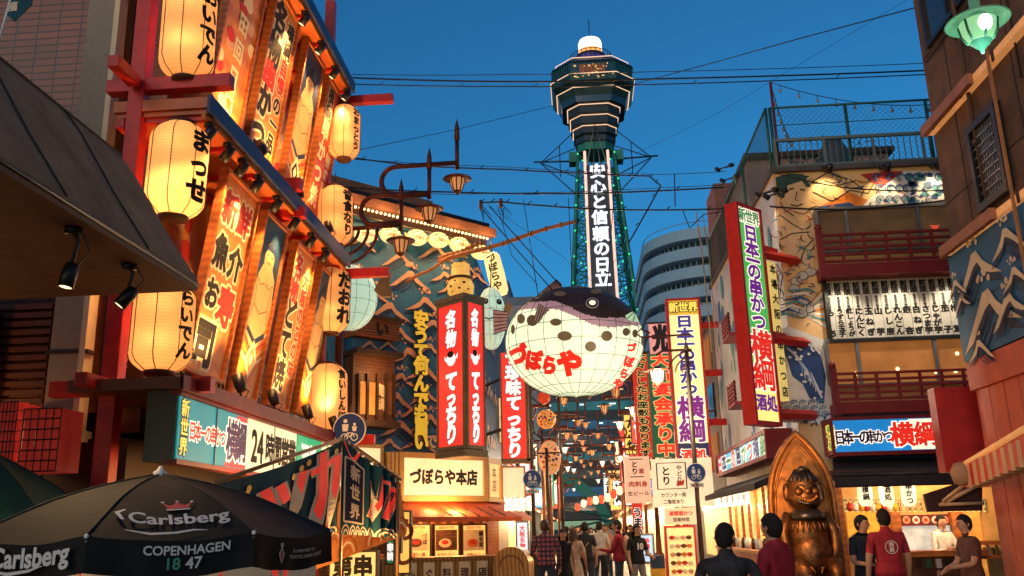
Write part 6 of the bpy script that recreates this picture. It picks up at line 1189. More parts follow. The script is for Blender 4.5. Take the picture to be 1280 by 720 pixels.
t = thing("yellow_shutter", "woven yellow lattice shutter at the right edge beside the plank pillar", "shutter", FB_(-9, 2.5)); b = MB(); b.box(FB_, -10.55, -3, 2.75, 3.66, -.1, .02, mat("straw_lattice", (.62, .33, .06), .6, brick=(.12, .1, (.3, .13, .02), .008, (R(90), 0, R(90)), 0.), emit=.12, ecol=(1, .5, .1))); b.box(FB_, -10.6, -3, 2.65, 2.75, -.1, .06, WOOD); b.build("shutter_panel", t)
t = thing("striped_awning", "folded red and cream striped awning arm jutting from the plank pillar", "awning", FB_(-12, 2.4)); pA = P(1207, 597, X=4.9); pB = P(1290, 562, X=4.9); b = MB(); STR = mat("cream_stripe", (.7, .42, .22), .7); pA.y = min(pA.y, 12.7)
dv = (pB - pA); L_ = dv.length; fA = Fr(pA, (dv.x, dv.y, 0)); 
for k in range(18): b.box(fA, k * L_ / 18, (k + 1) * L_ / 18, dv.z * k / 18 - .12 - .02 * (k % 2), dv.z * k / 18 + .16, -.2, .02 + .003 * (k % 2), STR if k % 2 else RED)
b.build("striped_cloth", t); b = MB(); b.lathe(pA + Vector((-.05, -.02, .02)), [(0, -.12), (.1, -.1), (.14, .05), (.08, .16), (0, .18)], mat("cap_tan", (.4, .22, .12), .7), 14); b.build("end_cap", t); b = MB(); b.tube([pA + Vector((0, 0, .16)), pB + Vector((0, 0, .25))], .04, OT); b.tube([pA + Vector((.1, 0, 0)), P(1180, 626, Y=13)], .03, STR); b.build("arm", t)
t = thing("folded_umbrella_awning", "dark maroon folded awning panel in front of the open shop, left of the plank pillar", "awning", P(1190, 625, Y=13.5)); f_ = FY(13.4); b = MB(); b.prism(f_, [f_.px(x, y) for x, y in ((1155, 618), (1200, 603), (1228, 608), (1228, 638), (1160, 640))], -.06, 0, mat("maroon_cloth", (.05, .015, .015), .7)); b.build("cloth", t); b = MB(); b.tube([f_(*f_.px(1176, 630), .05), f_(*f_.px(1222, 606), .05)], .03, STR); b.tube([f_(*f_.px(1172, 631), .05), f_(*f_.px(1228, 629), .05)], .025, STR); b.build("arm", t)
# big green-lit lamp
lc = P(1223, 34, Y=7.6); gl = thing("street_lamp", "large green lit glass street lamp at the photo's top right", "street lamp", (lc.x + 1.9, 7.6, 0)); r_ = .155
GREENI = mat("lamp_green_iron", (.03, .12, .09), .4); b = MB(); b.lathe(lc, [(r_ * 1.75, r_ * .30), (r_ * 1.8, r_ * .36), (r_ * 1.1, r_ * .62), (r_ * .5, r_ * .8), (r_ * .3, r_ * 1.2), (r_ * .3, r_ * 3.2), (0, r_ * 3.2)], mat("lamp_brim_green", (.07, .17, .1), .3, emit=.05, ecol=(.3, .9, .5)), 28); b.lathe(lc, [(0, -r_ * 1.75), (r_ * .1, -r_ * 1.7), (r_ * .12, -r_ * 1.5), (r_ * .4, -r_ * 1.2), (r_ * .6, -r_ * .95)], GREENI, 20); h = b.build("lantern_head", gl); b = MB(); b.lathe(lc, [(r_ * .62, -r_ * .95), (r_ * .9, -r_ * .4), (r_ * 1.02, r_ * .3)], lit("green_glass", (135, 195, 140), 1., var=.1), 28); b.ball(lc - Vector((0, .05, .02)), r_ * .5, r_ * 1.0, r_ * .6, lit("lamp_core", (245, 255, 245), 2.2), 14, 10); b.build("glass_shade", h); b = MB()
for k in range(6): th = k * math.pi / 3 + .5; b.tube([lc + Vector((q * r_ * math.cos(th), q * r_ * math.sin(th), z * r_)) for q, z in ((1.06, .3), (.95, -.4), (.66, -.97))], .012, GREENI, 5)
b.build("glazing_bar", h); b = MB(); b.tube([lc + Vector((0, 0, .48)), lc + Vector((0, 0, .9)), lc + Vector((.5, 0, 1.3)), lc + Vector((1.9, 0, 1.3))], .04, GREENI, 8); b.tube([(lc.x + 1.9, 7.6, 0), (lc.x + 1.9, 7.6, lc.z + 1.5)], .08, GREENI, 10); b.build("pole", gl)
lamp("point", lc - Vector((0, 0, .35)), 12, GREEN, gl, rad=.12)
# ================================================================== foreground umbrella
CLOTHB = mat("umbrella_black", (.007, .0075, .009), .75, var=.3, scale=5, bump=.25, spec=.3); LOGO = mat("logo_white", (.62, .62, .60), .6, var=.06); LOGOR = mat("logo_red", (.5, .06, .06), .6); LOGOG = mat("logo_green", (.05, .3, .18), .6)
def psurf(V0, p, q, u, v):
    e = p.lerp(q, u); w_ = V0.lerp(e, .02 + .98 * v); w_.z += .055 * math.sin(math.pi * min(1, v)) - .04 * math.sin(math.pi * max(0, min(1, u))) * v + .006 * math.sin(u * 11 + v * 7) * math.sin(v * 9 + u * 3) * v; return w_
def parasol(label, ap, rim_z, Rr, nside, rot, cm, valance, deco=None, sag=.05, tilt=None):
    t = thing("parasol", label, "umbrella", (ap.x, ap.y, 0)); V = []; b = MB(); V0 = Vector((ap.x, ap.y, ap.z)); rim = [Vector((ap.x + Rr * math.sin(rot + 2 * math.pi * k / nside), ap.y - Rr * math.cos(rot + 2 * math.pi * k / nside), rim_z)) for k in range(nside)]
    for k in range(nside):
        p, q = rim[k], rim[(k + 1) % nside]
        fn = lambda u, v, p=p, q=q: psurf(V0, p, q, u, v)
        b.grid(lambda u, v: fn(u, v), 8, 10, cm)
        b.grid(lambda u, v: fn(u, 1) + Vector((0, 0, -valance * v)) + (p + q - 2 * Vector((ap.x, ap.y, rim_z))).normalized() * (.012 * math.sin(u * 19 + k) * v - .03 * v * math.sin(math.pi * u)), 14, 3, cm)
    b.build("canopy_cloth", t)
    if deco: b = MB(); deco(b, V0, rim); b.build("printed_logo", t) if b.v else None
    b = MB()
    for p in rim: b.tube([V0 - Vector((0, 0, .03)), p - Vector((0, 0, .03))], .008, STEEL, 5); b.ball(p, .014, .014, .014, WHITEP, 8, 6)
    b.build("ribs", t); b = MB()
    for k in range(nside): b.tube([psurf(V0, rim[k], rim[(k + 1) % nside], 0, v / 12) + Vector((0, 0, .004)) for v in range(13)], .006, mat("seam_grey", (.03, .03, .032), .8), 5)
    b.build("canopy_seam", t); b = MB(); b.tube([(ap.x, ap.y, 0), (ap.x, ap.y, ap.z + .03)], .022, STEEL, 10); b.lathe(V0, [(.05, -.02), (.045, .012), (.02, .03), (.012, .05), (0, .055)], WHITEP, 10); b.build("pole", t)
    b = MB(); b.lathe((ap.x, ap.y, 0), [(0, 0), (.28, 0), (.28, .06), (.05, .1), (.04, .3), (0, .3)], BLK, 18); b.build("base", t); return t
AP = P(200, 592, Y=6.2)
def deco(b, V0, rim):
    def panel(i):
        p, q = rim[i % 8], rim[(i + 1) % 8]; m = (p + q) / 2; return Fr(m, q - p, V0 - m), (q - p).length, (V0 - m).length
    f_, W, L = panel(7); mp = lambda a, z, c: psurf(V0, rim[7], rim[0], a / (W * (1 - z / L)) + .5, 1 - z / L) + f_.n * (c + .004)
    b.text(mp, "Carlsberg", .05, L * .17, .17, LOGO, .014, .022, word=True, sx=.86); b.stroke(mp, [(-.26, L * .06), (-.12, L * .035), (.02, L * .05), (.12, L * .075), (.2, L * .065)], [.005, .025, .02, .016, .004], LOGO, .015); b.stroke(mp, [(-.27, L * .15), (-.3, L * .22), (-.25, L * .26)], [.02, .03, .012], LOGO, .015)
    cx, cz = .05, L * .30; b.poly(mp, [(cx - .06, cz), (cx - .085, cz + .07), (cx - .04, cz + .045), (cx, cz + .09), (cx + .04, cz + .045), (cx + .085, cz + .07), (cx + .06, cz)], LOGOR, .014); b.stroke(mp, [(cx - .07, cz - .016), (cx + .07, cz - .016)], .014, LOGO, .0145)
    for q in (-.085, 0, .085): b.disc(mp, cx + q, cz + (.08 if q else .1), .011, .011, LOGO, .016, 8)
    for i, sx in ((7, 0), (6, 1), (0, 2)):
        p, q = rim[i % 8], rim[(i + 1) % 8]; m = (p + q) / 2; fv = Fr(m, q - p); mv = lambda a, z, c, fv=fv: fv(a, z - .045 * math.cos(math.pi * a / W), c + .02)
        if i == 7: b.text(mv, "COPENHAGEN", .08, -.045, .072, LOGO, .014, .02, word=True); b.text(mv, "18", .01, -.118, .09, LOGOG, .014, .02, word=True); b.text(mv, "47", .12, -.118, .09, LOGO, .014, .02, word=True)
        if i == 6: b.text(mv, "Carlsberg", .1, -.085, .15, LOGO, .014, .03, word=True, sx=.95); b.stroke(mv, [(-.2, -.14), (-.05, -.155), (.1, -.14), (.2, -.12)], [.004, .02, .016, .004], LOGO, .015)
        if i == 0:
            b.stroke(mv, [(-.2, -.06), (-.225, -.1), (-.2, -.15), (-.175, -.1), (-.2, -.06)], .014, LOGO, .014); b.disc(mv, -.2, -.045, .018, .016, LOGO, .015, 10); b.disc(mv, -.2, -.1, .016, .03, LOGOR, .0145, 10)
            b.text(mv, "BY APPOINTMENT TO", .06, -.075, .026, LOGO, .014, .02, word=True); b.text(mv, "THE ROYAL DANISH COURT", .08, -.11, .03, LOGO, .014, .02, word=True)
parasol("black parasol printed with a white script logo and a red crown in the foreground", AP, 1.62, 1.2, 8, R(53), CLOTHB, .2, deco)
parasol("plain green parasol at the photo's left edge behind the black one", P(-20, 560, Y=9.6), 1.72 + .05, 1.35, 8, .3, mat("umbrella_green", (.012, .07, .05), .8, var=.25, scale=4, bump=.2), .12)
# ================================================================== cloth banner stall
CTEAL = mat("banner_teal", S(14, 74, 84), .8, var=.25, scale=3, bump=.1); CRED = mat("banner_red", (.5, .03, .025), .8, var=.2); CCRM = mat("banner_cream", (.8, .66, .46), .8, var=.15); CNAVY = mat("banner_navy", (.012, .018, .05), .8); CORG = mat("banner_orange", (.55, .2, .05), .8, var=.25)
bn = thing("cloth_banner", "teal festival cloth banner with big red letters on a pole frame behind the black parasol", "banner", P(428, 700, Y=12)); A_ = P(270, 606, Y=9.6); B_ = P(428, 551, Y=12); C_ = P(497, 602, Y=13.0); hB = B_.z - P(428, 668, Y=12).z; hC = C_.z - P(497, 671, Y=13).z
def cl1(a, z, c=0):                                   # left sheet, a,z in 0..1
    p = A_.lerp(B_, a) - Vector((0, 0, 1)) * ((1 - z) * (hB * .95)); n = Vector((B_.y - A_.y, A_.x - B_.x, 0)).normalized(); return p + n * (.05 * math.sin(a * 17 + .6) * (1.1 - z) + .03 * math.sin(a * 41) * (1 - z) + c) - Vector((0, 0, .05 * math.sin(math.pi * a)))
def cl2(a, z, c=0):
    p = B_.lerp(C_, a); p.z -= (1 - z) * (hB + (hC - hB) * a); n = Vector((C_.y - B_.y, B_.x - C_.x, 0)).normalized(); s_ = max(0, min(1, (a - .42) / .2)); return p + n * (.09 * math.sin(a * 44) * s_ * (.6 + .4 * z) + .03 * math.sin(a * 12) + c) + Vector((0, 0, .02 * math.sin(a * 30) * s_))
b = MB(); b.grid(lambda u, v: cl1(u, v), 70, 14, CTEAL); b.grid(lambda u, v: cl2(u, v), 130, 14, CTEAL)
def on(fn, asp): return lambda a, z, c: fn(max(0, min(1, a)), max(0, min(1, z)), c)
f1 = on(cl1, 1)
def big(fn, pts, c, k):                               # block letter strokes with a cream edge
    L = []
    for i in range(len(pts) - 1):
        for j in range(8): L.append((pts[i][0] + (pts[i + 1][0] - pts[i][0]) * j / 8, pts[i][1] + (pts[i + 1][1] - pts[i][1]) * j / 8))
    L.append(pts[-1]); b.stroke(fn, L, k * 1.75, CCRM, c); b.stroke(fn, L, k, CRED, c + .006)
for q, pts in enumerate((((.33, .82), (.40, .6), (.46, .3)), ((.44, .82), (.5, .62)), ((.64, .86), (.58, .5), (.44, .12)), ((.70, .80), (.95, .84), (.93, .5), (.84, .08)), ((.80, .98), (.80, .55), (.70, .1)))): big(f1, pts, .02 + q * .0015, .065)
for k in range(6): b.ring(f1, .1 + .16 * k, 0, .03, .045, CCRM, .016 + k * .0005, 16, 0, math.pi, 1.3); b.ring(f1, .1 + .16 * k, 0, .06, .075, CCRM, .0164 + k * .0005, 16, 0, math.pi, 1.3)
f2 = on(cl2, 1); b.poly(f2, [(0, 1), (.32, 1), (.16, .8)], CRED, .016)
b.add([f2(.03 + .36 * i / 8, zz, .014) for zz in (.14, .84) for i in range(9)], [(i, i + 1, i + 10, i + 9) for i in range(8)], CNAVY)
for q in ((.03, .14, .03, .84), (.39, .14, .39, .84), (.03, .14, .39, .14), (.03, .84, .39, .84)): b.stroke(f2, [(q[0] + (q[2] - q[0]) * i / 8, q[1] + (q[3] - q[1]) * i / 8) for i in range(9)], .022, CCRM, .02)
for k, ch in enumerate("新世界"): b.text(lambda a, z, c: f2(.21 + a * .85, .70 - k * .215 + z * .9, c), ch, 0, 0, .2, CCRM, .022, .05, sx=1.3)
for q, pts in enumerate((((.5, .74), (.55, .5), (.47, .24)), ((.62, .86), (.60, .5), (.52, .2)), ((.70, .8), (.78, .82), (.72, .25)), ((.84, .8), (.9, .7), (.82, .2)))): big(f2, pts, .02 + q * .0015, .035)
for k in range(9): b.ring(f2, .06 + .112 * k, 0, .02, .032, CCRM, .016 + k * .0005, 14, 0, math.pi, 2.); b.ring(f2, .06 + .112 * k, 0, .045, .057, CCRM, .0164 + k * .0005, 14, 0, math.pi, 2.)
rq2 = random.Random(5)
for k in range(9): b.disc(f1, rq2.uniform(.2, .98), rq2.uniform(.8, .97), .02, .035, GOLDP, .018 + k * .0004, 10)
b.build("cloth_sheet", bn)
b = MB(); BAMP = mat("pole_tan", (.3, .17, .08), .5); b.tube([A_ + Vector((0, 0, .03)), B_ + Vector((0, 0, .03))], .025, BAMP, 8); b.tube([B_ + Vector((0, 0, .03)), C_ + Vector((.05, 0, .03))], .025, BAMP, 8); b.tube([B_ + Vector((0, .05, .05)), Vector((B_.x, B_.y + .05, 0))], .022, BAMP, 8); b.tube([C_ + Vector((0, .05, .05)), Vector((C_.x, C_.y + .05, 0))], .022, BAMP, 8)
for k in range(13): p = B_.lerp(C_, k / 12.) if k else B_; b.lathe(p + Vector((0, 0, .02)), [(.03, -.03), (.034, 0), (.03, .03)], STEEL, 8)
b.build("pole_frame", bn)
t = thing("tent_lining", "orange lit cloth lining with wave arcs below the teal banner", "tent cloth", P(430, 690, Y=13)); p0, p1, p2, p3 = P(384, 716, Y=12.8), P(508, 668, Y=14.2), P(500, 600, Y=14.2), P(388, 640, Y=12.8); b = MB(); bil = lambda a, z, c=0: (p0.lerp(p1, a)).lerp(p3.lerp(p2, a), z) + Vector((.3, -.9, 0)).normalized() * (c + .03 * math.sin(a * 9)); b.grid(lambda u, v: bil(u, v), 30, 6, CORG)
for k in range(7):
    for q in range(3): b.ring(bil, .1 + .14 * k, .05 + .25 * (k % 2), .03 + .03 * q, .042 + .03 * q, CCRM if q % 2 else mat("lining_rust", (.4, .1, .03), .8), .012 + k * .0006 + q * .0002, 14, 0, math.pi, 3.)
b.build("cloth_sheet", t)
t = thing("skirt_banner", "low cloth skirt of red and cream letters under the black parasol's rim", "banner", P(200, 760, Y=8)); Ya = 8.6; q0, q1 = P(-30, 701, Y=Ya), P(352, 701, Y=Ya); zb_ = .6; ft = lambda a, z, c=0: Vector((q0.x + (q1.x - q0.x) * a, Ya - .05 * math.sin(a * 40) - c, zb_ + (q0.z - zb_ + .02) * z)); b = MB(); b.grid(lambda u, v: ft(u, v), 90, 4, CTEAL)
for k in range(9): b.text(lambda a, z, c, k=k: ft(.28 + k * .088 + a, .62 + z, c), "串カツ"[k % 3] if k < 6 else "店", 0, 0, .62, CRED, .03, .09, sx=.12, outline=((.1, CCRM),))
for k in range(8): b.ring(ft, .62 + .055 * k, .5, .016, .024, CCRM, .016 + k * .0006, 16, 0, math.pi, 14.); b.ring(ft, .62 + .055 * k, .5, .034, .042, CCRM, .0165 + k * .0006, 16, 0, math.pi, 14.)
b.add([ft(a_, z_, .015) for a_, z_ in ((0, 0), (.06, 0), (.12, 0), (.12, 1), (.06, 1), (0, 1))], [(0, 1, 4, 5), (1, 2, 3, 4)], CRED); b.build("cloth_sheet", t); b = MB(); b.tube([ft(0, 1.02), ft(1, 1.02)], .02, BAMP, 8); b.tube([ft(.02, 1.02), Vector((ft(.02, 1).x, Ya, 0))], .02, BAMP, 8); b.tube([ft(.97, 1.02), Vector((ft(.97, 1).x, Ya, 0))], .02, BAMP, 8); b.build("pole_frame", t)
t = thing("pennant", "small teal pennant with a character hanging at the photo's top left corner", "pennant", P(20, 10, Y=6)); f_ = FY(6.0); b = MB(); b.prism(f_, [f_.px(x, y) for x, y in ((16, -8), (8, 18), (18, 27), (40, 6), (42, -8))], -.004, .004, CTEAL); a, z = f_.px(16, 9); b.text(f_, "福", a, z, .09, CCRM, .008, .08, outline=((.05, CNAVY),)); b.build("cloth", t); b = MB(); b.tube([P(-4, 62, Y=6), P(16, -10, Y=6)], .012, WHITEP); b.build("pole", t)
# small stall signs left
for k, (x0, x1, y0, y1, Y, rgb, s, ink, vert, lab) in enumerate(((436, 467, 655, 684, 14.5, (240, 170, 130), "の回", RINK, False, "pink lit card sign below the orange lining"), (470, 500, 628, 690, 15.5, (120, 50, 28), "", INK, False, "dark red wooden cabinet left of the three posters"), (484, 492, 676, 704, 15.2, (20, 110, 70), "串焼", LW, True, "thin green lit strip sign left of the three posters"), (412, 470, 690, 726, 13.6, (245, 205, 120), "第串", INK, False, "amber lit sign with a heavy black character at the bottom edge beside the skirt banner"), (497, 512, 640, 716, 16.5, (250, 190, 90), "めし", mat("sign_brown_ink", (.2, .06, .02), .6), True, "narrow amber lit strip sign just left of the posters"))):
    p = P(x0, y1, Y=Y); q = P(x1, y0, Y=Y); t = thing("stall_sign" if k != 1 else "cabinet", lab, "sign" if k != 1 else "cabinet", (p.x, Y, p.z)); f_ = Fr((p.x, Y, p.z), (1, 0, 0)); W = q.x - p.x; H = q.z - p.z; b = MB(); b.box(f_, 0, W, 0, H, -.12, 0, lit("stall_sign_%d" % k, rgb, .9, var=.2) if k != 1 else WOOD)
    if s: b.text(f_, s, W / 2, H / 2, (H if not vert else H / len(s)) * .8 if vert else min(H * .8, W / len(s) * .95), ink, .01, .06, vert)
    b.build("face_panel", t); b = MB(); e = .03
    for a0, a1, b0, b1 in ((-e, 0, -e, H + e), (W, W + e, -e, H + e), (0, W, -e, 0), (0, W, H, H + e)): b.box(f_, a0, a1, b0, b1, -.13, .03, DWOOD)
    b.build("frame", t)
lamp("point", P(450, 700, Y=12.2), 30, AMB, bn, rad=.15); lamp("point", (-4.3, 12.5, 2.2), 40, AMB, sg, rad=.2); lamp("point", (-4.4, 16, 2.2), 40, AMB, sg, rad=.2)
# round blue signs and their poles
SB = mat("sign_royal_blue", (.01, .045, .2), .35); POLE = mat("pole_grey_brown", (.09, .06, .045), .5, metal=.3)
def roundsign(x, y, r_px, Y, label, pole_x, ytop, plate=True):
    c = P(x, y, Y=Y); r = r_px * Y / F * 1.02; t = thing("round_road_sign", label, "road sign", (c.x, Y, 0)); f_ = FY(Y); ax = Vector((0, -1, 0)).to_track_quat('Z', 'Y').to_matrix(); b = MB(); b.lathe(c, [(0, 0), (r, 0), (r, .012), (0, .012)], SB, 32, False, ax); f2_ = Fr(c + Vector((0, -.014, 0)), (1, 0, 0)); b.ring(f2_, 0, 0, r * .93, r * .99, WHITEP, .003, 32)
    b.disc(f2_, -r * .25, r * .5, r * .12, r * .12, WHITEP, .004, 12); b.poly(f2_, [(-r * .45, r * .32), (-r * .05, r * .32), (-r * .1, -r * .1), (-r * .4, -r * .1)], WHITEP, .004); b.disc(f2_, r * .3, r * .3, r * .09, r * .09, WHITEP, .004, 10); b.poly(f2_, [(r * .15, r * .18), (r * .45, r * .18), (r * .4, -r * .1), (r * .2, -r * .1)], WHITEP, .004)
    for s_ in (-1, 1): b.ring(f2_, s_ * r * .3, -r * .45, r * .17, r * .22, WHITEP, .004, 18)
    b.stroke(f2_, [(-r * .3, -r * .45), (-r * .1, -r * .2), (r * .2, -r * .2), (r * .3, -r * .45)], r * .06, WHITEP, .0045); b.stroke(f2_, [(-r * .1, -r * .2), (0, -r * .45), (r * .2, -r * .2)], r * .06, WHITEP, .005); b.build("sign_disc", t)
    if plate: b = MB(); b.box(Fr(c, (1, 0, 0)), -r * .7, r * .7, -r * 1.45, -r * 1.05, -.012, .0, WHITEP); b.text(Fr(c, (1, 0, 0)), "を除く", 0, -r * 1.25, r * .34, INK, .003, .04); b.build("plate", t)
    b = MB(); zt_ = P(pole_x, ytop, Y=Y).z; b.tube([(c.x, Y + .07, 0), (c.x, Y + .07, zt_)], [.055, .045], POLE, 10); b.lathe((c.x, Y + .07, zt_), [(.045, 0), (.06, .04), (.03, .12), (0, .25)], POLE, 10); b.box(Fr(c, (1, 0, 0)), -.05, .05, -.03, .03, -.08, -.001, STEEL); b.build("pole", t); return t
pr1 = roundsign(870, 591, 11.5, 20, "round blue road sign on the pole left of the side shop, beside the yellow sign", 868, 436); roundsign(665.5, 599, 11.5, 25, "round blue road sign on the left pole under the red 珍味 sign", 664, 440); roundsign(437, 537, 21, 17.4, "big round blue road sign above the cloth banner's peak, under the lowest far lantern", 437, 520, False)
zc_ = P(822, 438, Y=20).z; px_ = P(870, 500, Y=20).x; b = MB(); hx = P(822, 470, Y=20).x; b.tube([(px_, 20.07, zc_), (hx + .15, 20.07, zc_), (hx, 20.05, zc_ - .1)], .028, IRON, 8); b.tube([(px_, 20.07, zc_ + .35), (hx - .3, 20.07, zc_ + .33), (hx - .42, 20.07, zc_ + .42), (hx - .3, 20.07, zc_ + .52), (hx - .1, 20.07, zc_ + .42)], .022, IRON, 8)
for r_ in (.25, .4, .55): b.tube([(px_ - r_ * math.sin(R(q)), 20.07, zc_ - .02 - .5 + r_ * .9 * math.cos(R(q))) for q in range(0, 91, 10)] , .018, IRON, 6)
b.build("lamp_arm", pr1); lamp_head(pr1, (hx, 20.05, P(822, 466, Y=20).z), .155, True, "lamp_head"); lamp("point", (hx, 19.7, P(822, 466, Y=20).z - .45), 120, (1, .85, .6), pr1, rad=.12)
for k, (x, ytop, Y, lab) in enumerate(((683, 560, 27.5, "thin dark pole beside the round patterned lantern"), (697, 470, 32, "tall dark pole right of the round patterned lantern"))):
    p = P(x, ytop, Y=Y); t = thing("utility_pole", lab, "pole", (p.x, Y, 0)); b = MB(); b.tube([(p.x, Y, 0), (p.x, Y, p.z)], [.06, .045], POLE, 8); b.tube([(p.x - .5, Y, p.z - .15), (p.x + .5, Y, p.z - .15)], .025, POLE, 6); b.build("pole", t)
# ================================================================== the shopping street beyond
def streetshop(side, y0, y1, xe, h, k):
    s_ = -1 if side == 'l' else 1; lb = thing("street_shop_building", "%s shop building on the %s of the far street, %s from the corner" % (("brown", "grey", "ochre")[k % 3], "left" if s_ < 0 else "right", ordn[k]), "building", (s_ * (xe + 2), y0, 0), group="shop buildings along the far street"); f_ = FL(-xe) if s_ < 0 else FRt(xe); A0, A1 = (y0, y1) if s_ < 0 else (-y1, -y0)
    wm = (mat("far_wall_brown", (.14, .08, .05), .7, var=.3), mat("far_wall_grey", (.16, .16, .17), .7, var=.3), mat("far_wall_ochre", (.26, .17, .09), .7, var=.3))[k % 3]
    b = MB(); b.box(f_, A0, A1, 0, h, -5, 0, wm); b.build("wall", lb); b = MB(); b.box(f_, A0 + .2, A1 - .2, .1, 2.5, .01, .04, lit("far_shop_glow_%d" % (k % 4), ((255, 185, 95), (255, 205, 135), (240, 150, 70), (250, 215, 160))[k % 4], 1.35, var=.55, scale=2.2))
    b.build("shop_window", lb); b = MB(); cm = (AWN, mat("awning_maroon", (.18, .02, .02), .7), mat("awning_white", (.5, .46, .4), .7))[k % 3]; zz = 2.7; b.add([f_(A0, zz + .3, .02), f_(A1, zz + .3, .02), f_(A1, zz, 1.0), f_(A0, zz, 1.0), f_(A1, zz - .15, 1.0), f_(A0, zz - .15, 1.0)], [(0, 1, 2, 3), (3, 2, 4, 5)], cm); b.build("awning", lb)
    for j in range(max(2, int((A1 - A0) / 3))):
        for q in range(int((h - 3.6) / 2.2)):
            a = A0 + .6 + j * 3; b = MB(); on_ = (j + q + k) % 3 != 1; b.box(f_, a, a + 1.6, 3.8 + q * 2.2, 5.1 + q * 2.2, .01, .04, lit("far_window_lit", (230, 170, 95), .7, var=.3) if on_ else PANE)
            b.build("window", lb)
    for y in ((y0 + y1) / 2,): lamp("point", (s_ * (xe - 1.3), y, 2.3), 330, (1, .62, .28), lb, rad=.3)
    return lb
ls = [(42, 50, 3.5, 8), (50, 60, 3.6, 7), (60, 72, 3.5, 8), (72, 86, 3.8, 8), (86, 104, 4.0, 9), (104, 128, 4.2, 8)]
rs_ = [(36, 45, 3.8, 7.2), (45, 55, 3.8, 6.4), (55, 66, 3.7, 7.5), (66, 80, 3.9, 6.8), (80, 98, 4.0, 7.5), (98, 126, 4.2, 7)]
for k, a in enumerate(ls): streetshop('l', *a, k)
for k, a in enumerate(rs_): streetshop('r', *a, k)
sgn = [(-1, 44, 3.2, 1.2, 2.0, (200, 50, 40), "酒", "red"), (1, 40, 3.6, .8, 3.0, (250, 215, 150), "うどん", "cream"), (-1, 53, 4.0, .9, 2.4, (250, 235, 200), "寿司", "white"), (1, 48, 3.2, 1.4, 1.4, (60, 120, 190), "薬", "blue"), (-1, 63, 3.4, 1.0, 3.4, (240, 180, 60), "串カツ", "yellow"), (1, 58, 4.4, 1.1, 3.2, (215, 60, 45), "ふぐ鍋", "scarlet"), (1, 70, 3.2, 1.3, 1.8, (230, 230, 240), "遊", "pale"), (-1, 77, 3.4, 1.2, 2.6, (70, 170, 120), "茶屋", "green"), (1, 84, 3.6, 1.2, 3.0, (250, 190, 110), "立呑", "amber"), (-1, 94, 3.6, 1.4, 3.2, (240, 90, 60), "麺", "orange"), (-1, 38.5, 5.2, .9, 1.9, (245, 200, 130), "土産", "straw"), (1, 43, 5.4, 1.1, 1.5, (215, 70, 55), "鶴", "vermilion"), (-1, 48, 6.0, 1.0, 1.2, (235, 235, 225), "天ぷら", "ivory"), (1, 52, 5.6, .9, 2.2, (245, 190, 80), "たこ焼", "golden"), (-1, 58, 2.9, 1.2, 1.2, (90, 160, 200), "湯", "azure"), (1, 64, 5.8, 1.2, 1.6, (250, 225, 185), "居酒屋", "buff"), (-1, 69, 5.4, 1.2, 2.0, (225, 80, 50), "焼肉", "brick red"), (1, 76, 3.0, 1.4, 2.4, (245, 170, 70), "将棋", "orange yellow"), (-1, 84, 5.6, 1.5, 2.2, (250, 230, 190), "丸", "vanilla"), (1, 94, 4.4, 1.6, 2.6, (200, 225, 235), "薬局", "ice blue")]
for k, (s_, y, z, w_, h, rgb, tx_, cn_) in enumerate(sgn):
    xe = 3.3; t = thing("projecting_sign", "small %s projecting sign reading %s in the far shopping street" % (cn_, tx_), "sign", (s_ * xe, y, z), group="projecting signs in the far street"); x0 = s_ * xe - w_ / 2; f_ = Fr((x0 - s_ * .3, y, z), (1, 0, 0)); b = MB(); b.box(f_, 0, w_, 0, h, -.2, 0, lit("far_sign_%s" % cn_, rgb, 1.)); n_ = len(tx_); b.text(f_, tx_, w_ / 2, h / 2, h / n_ * .85, INK if sum(rgb) > 480 else LW, .012, .07, True, sx=min(1.3, w_ * .85 / (h / n_ * .85))); b.build("face_panel", t)
    b = MB(); e = .05
    for a0, a1, b0, b1 in ((-e, 0, -e, h + e), (w_, w_ + e, -e, h + e), (0, w_, -e, 0), (0, w_, h, h + e)): b.box(f_, a0, a1, b0, b1, -.22, .03, BLK)
    b.build("frame", t)
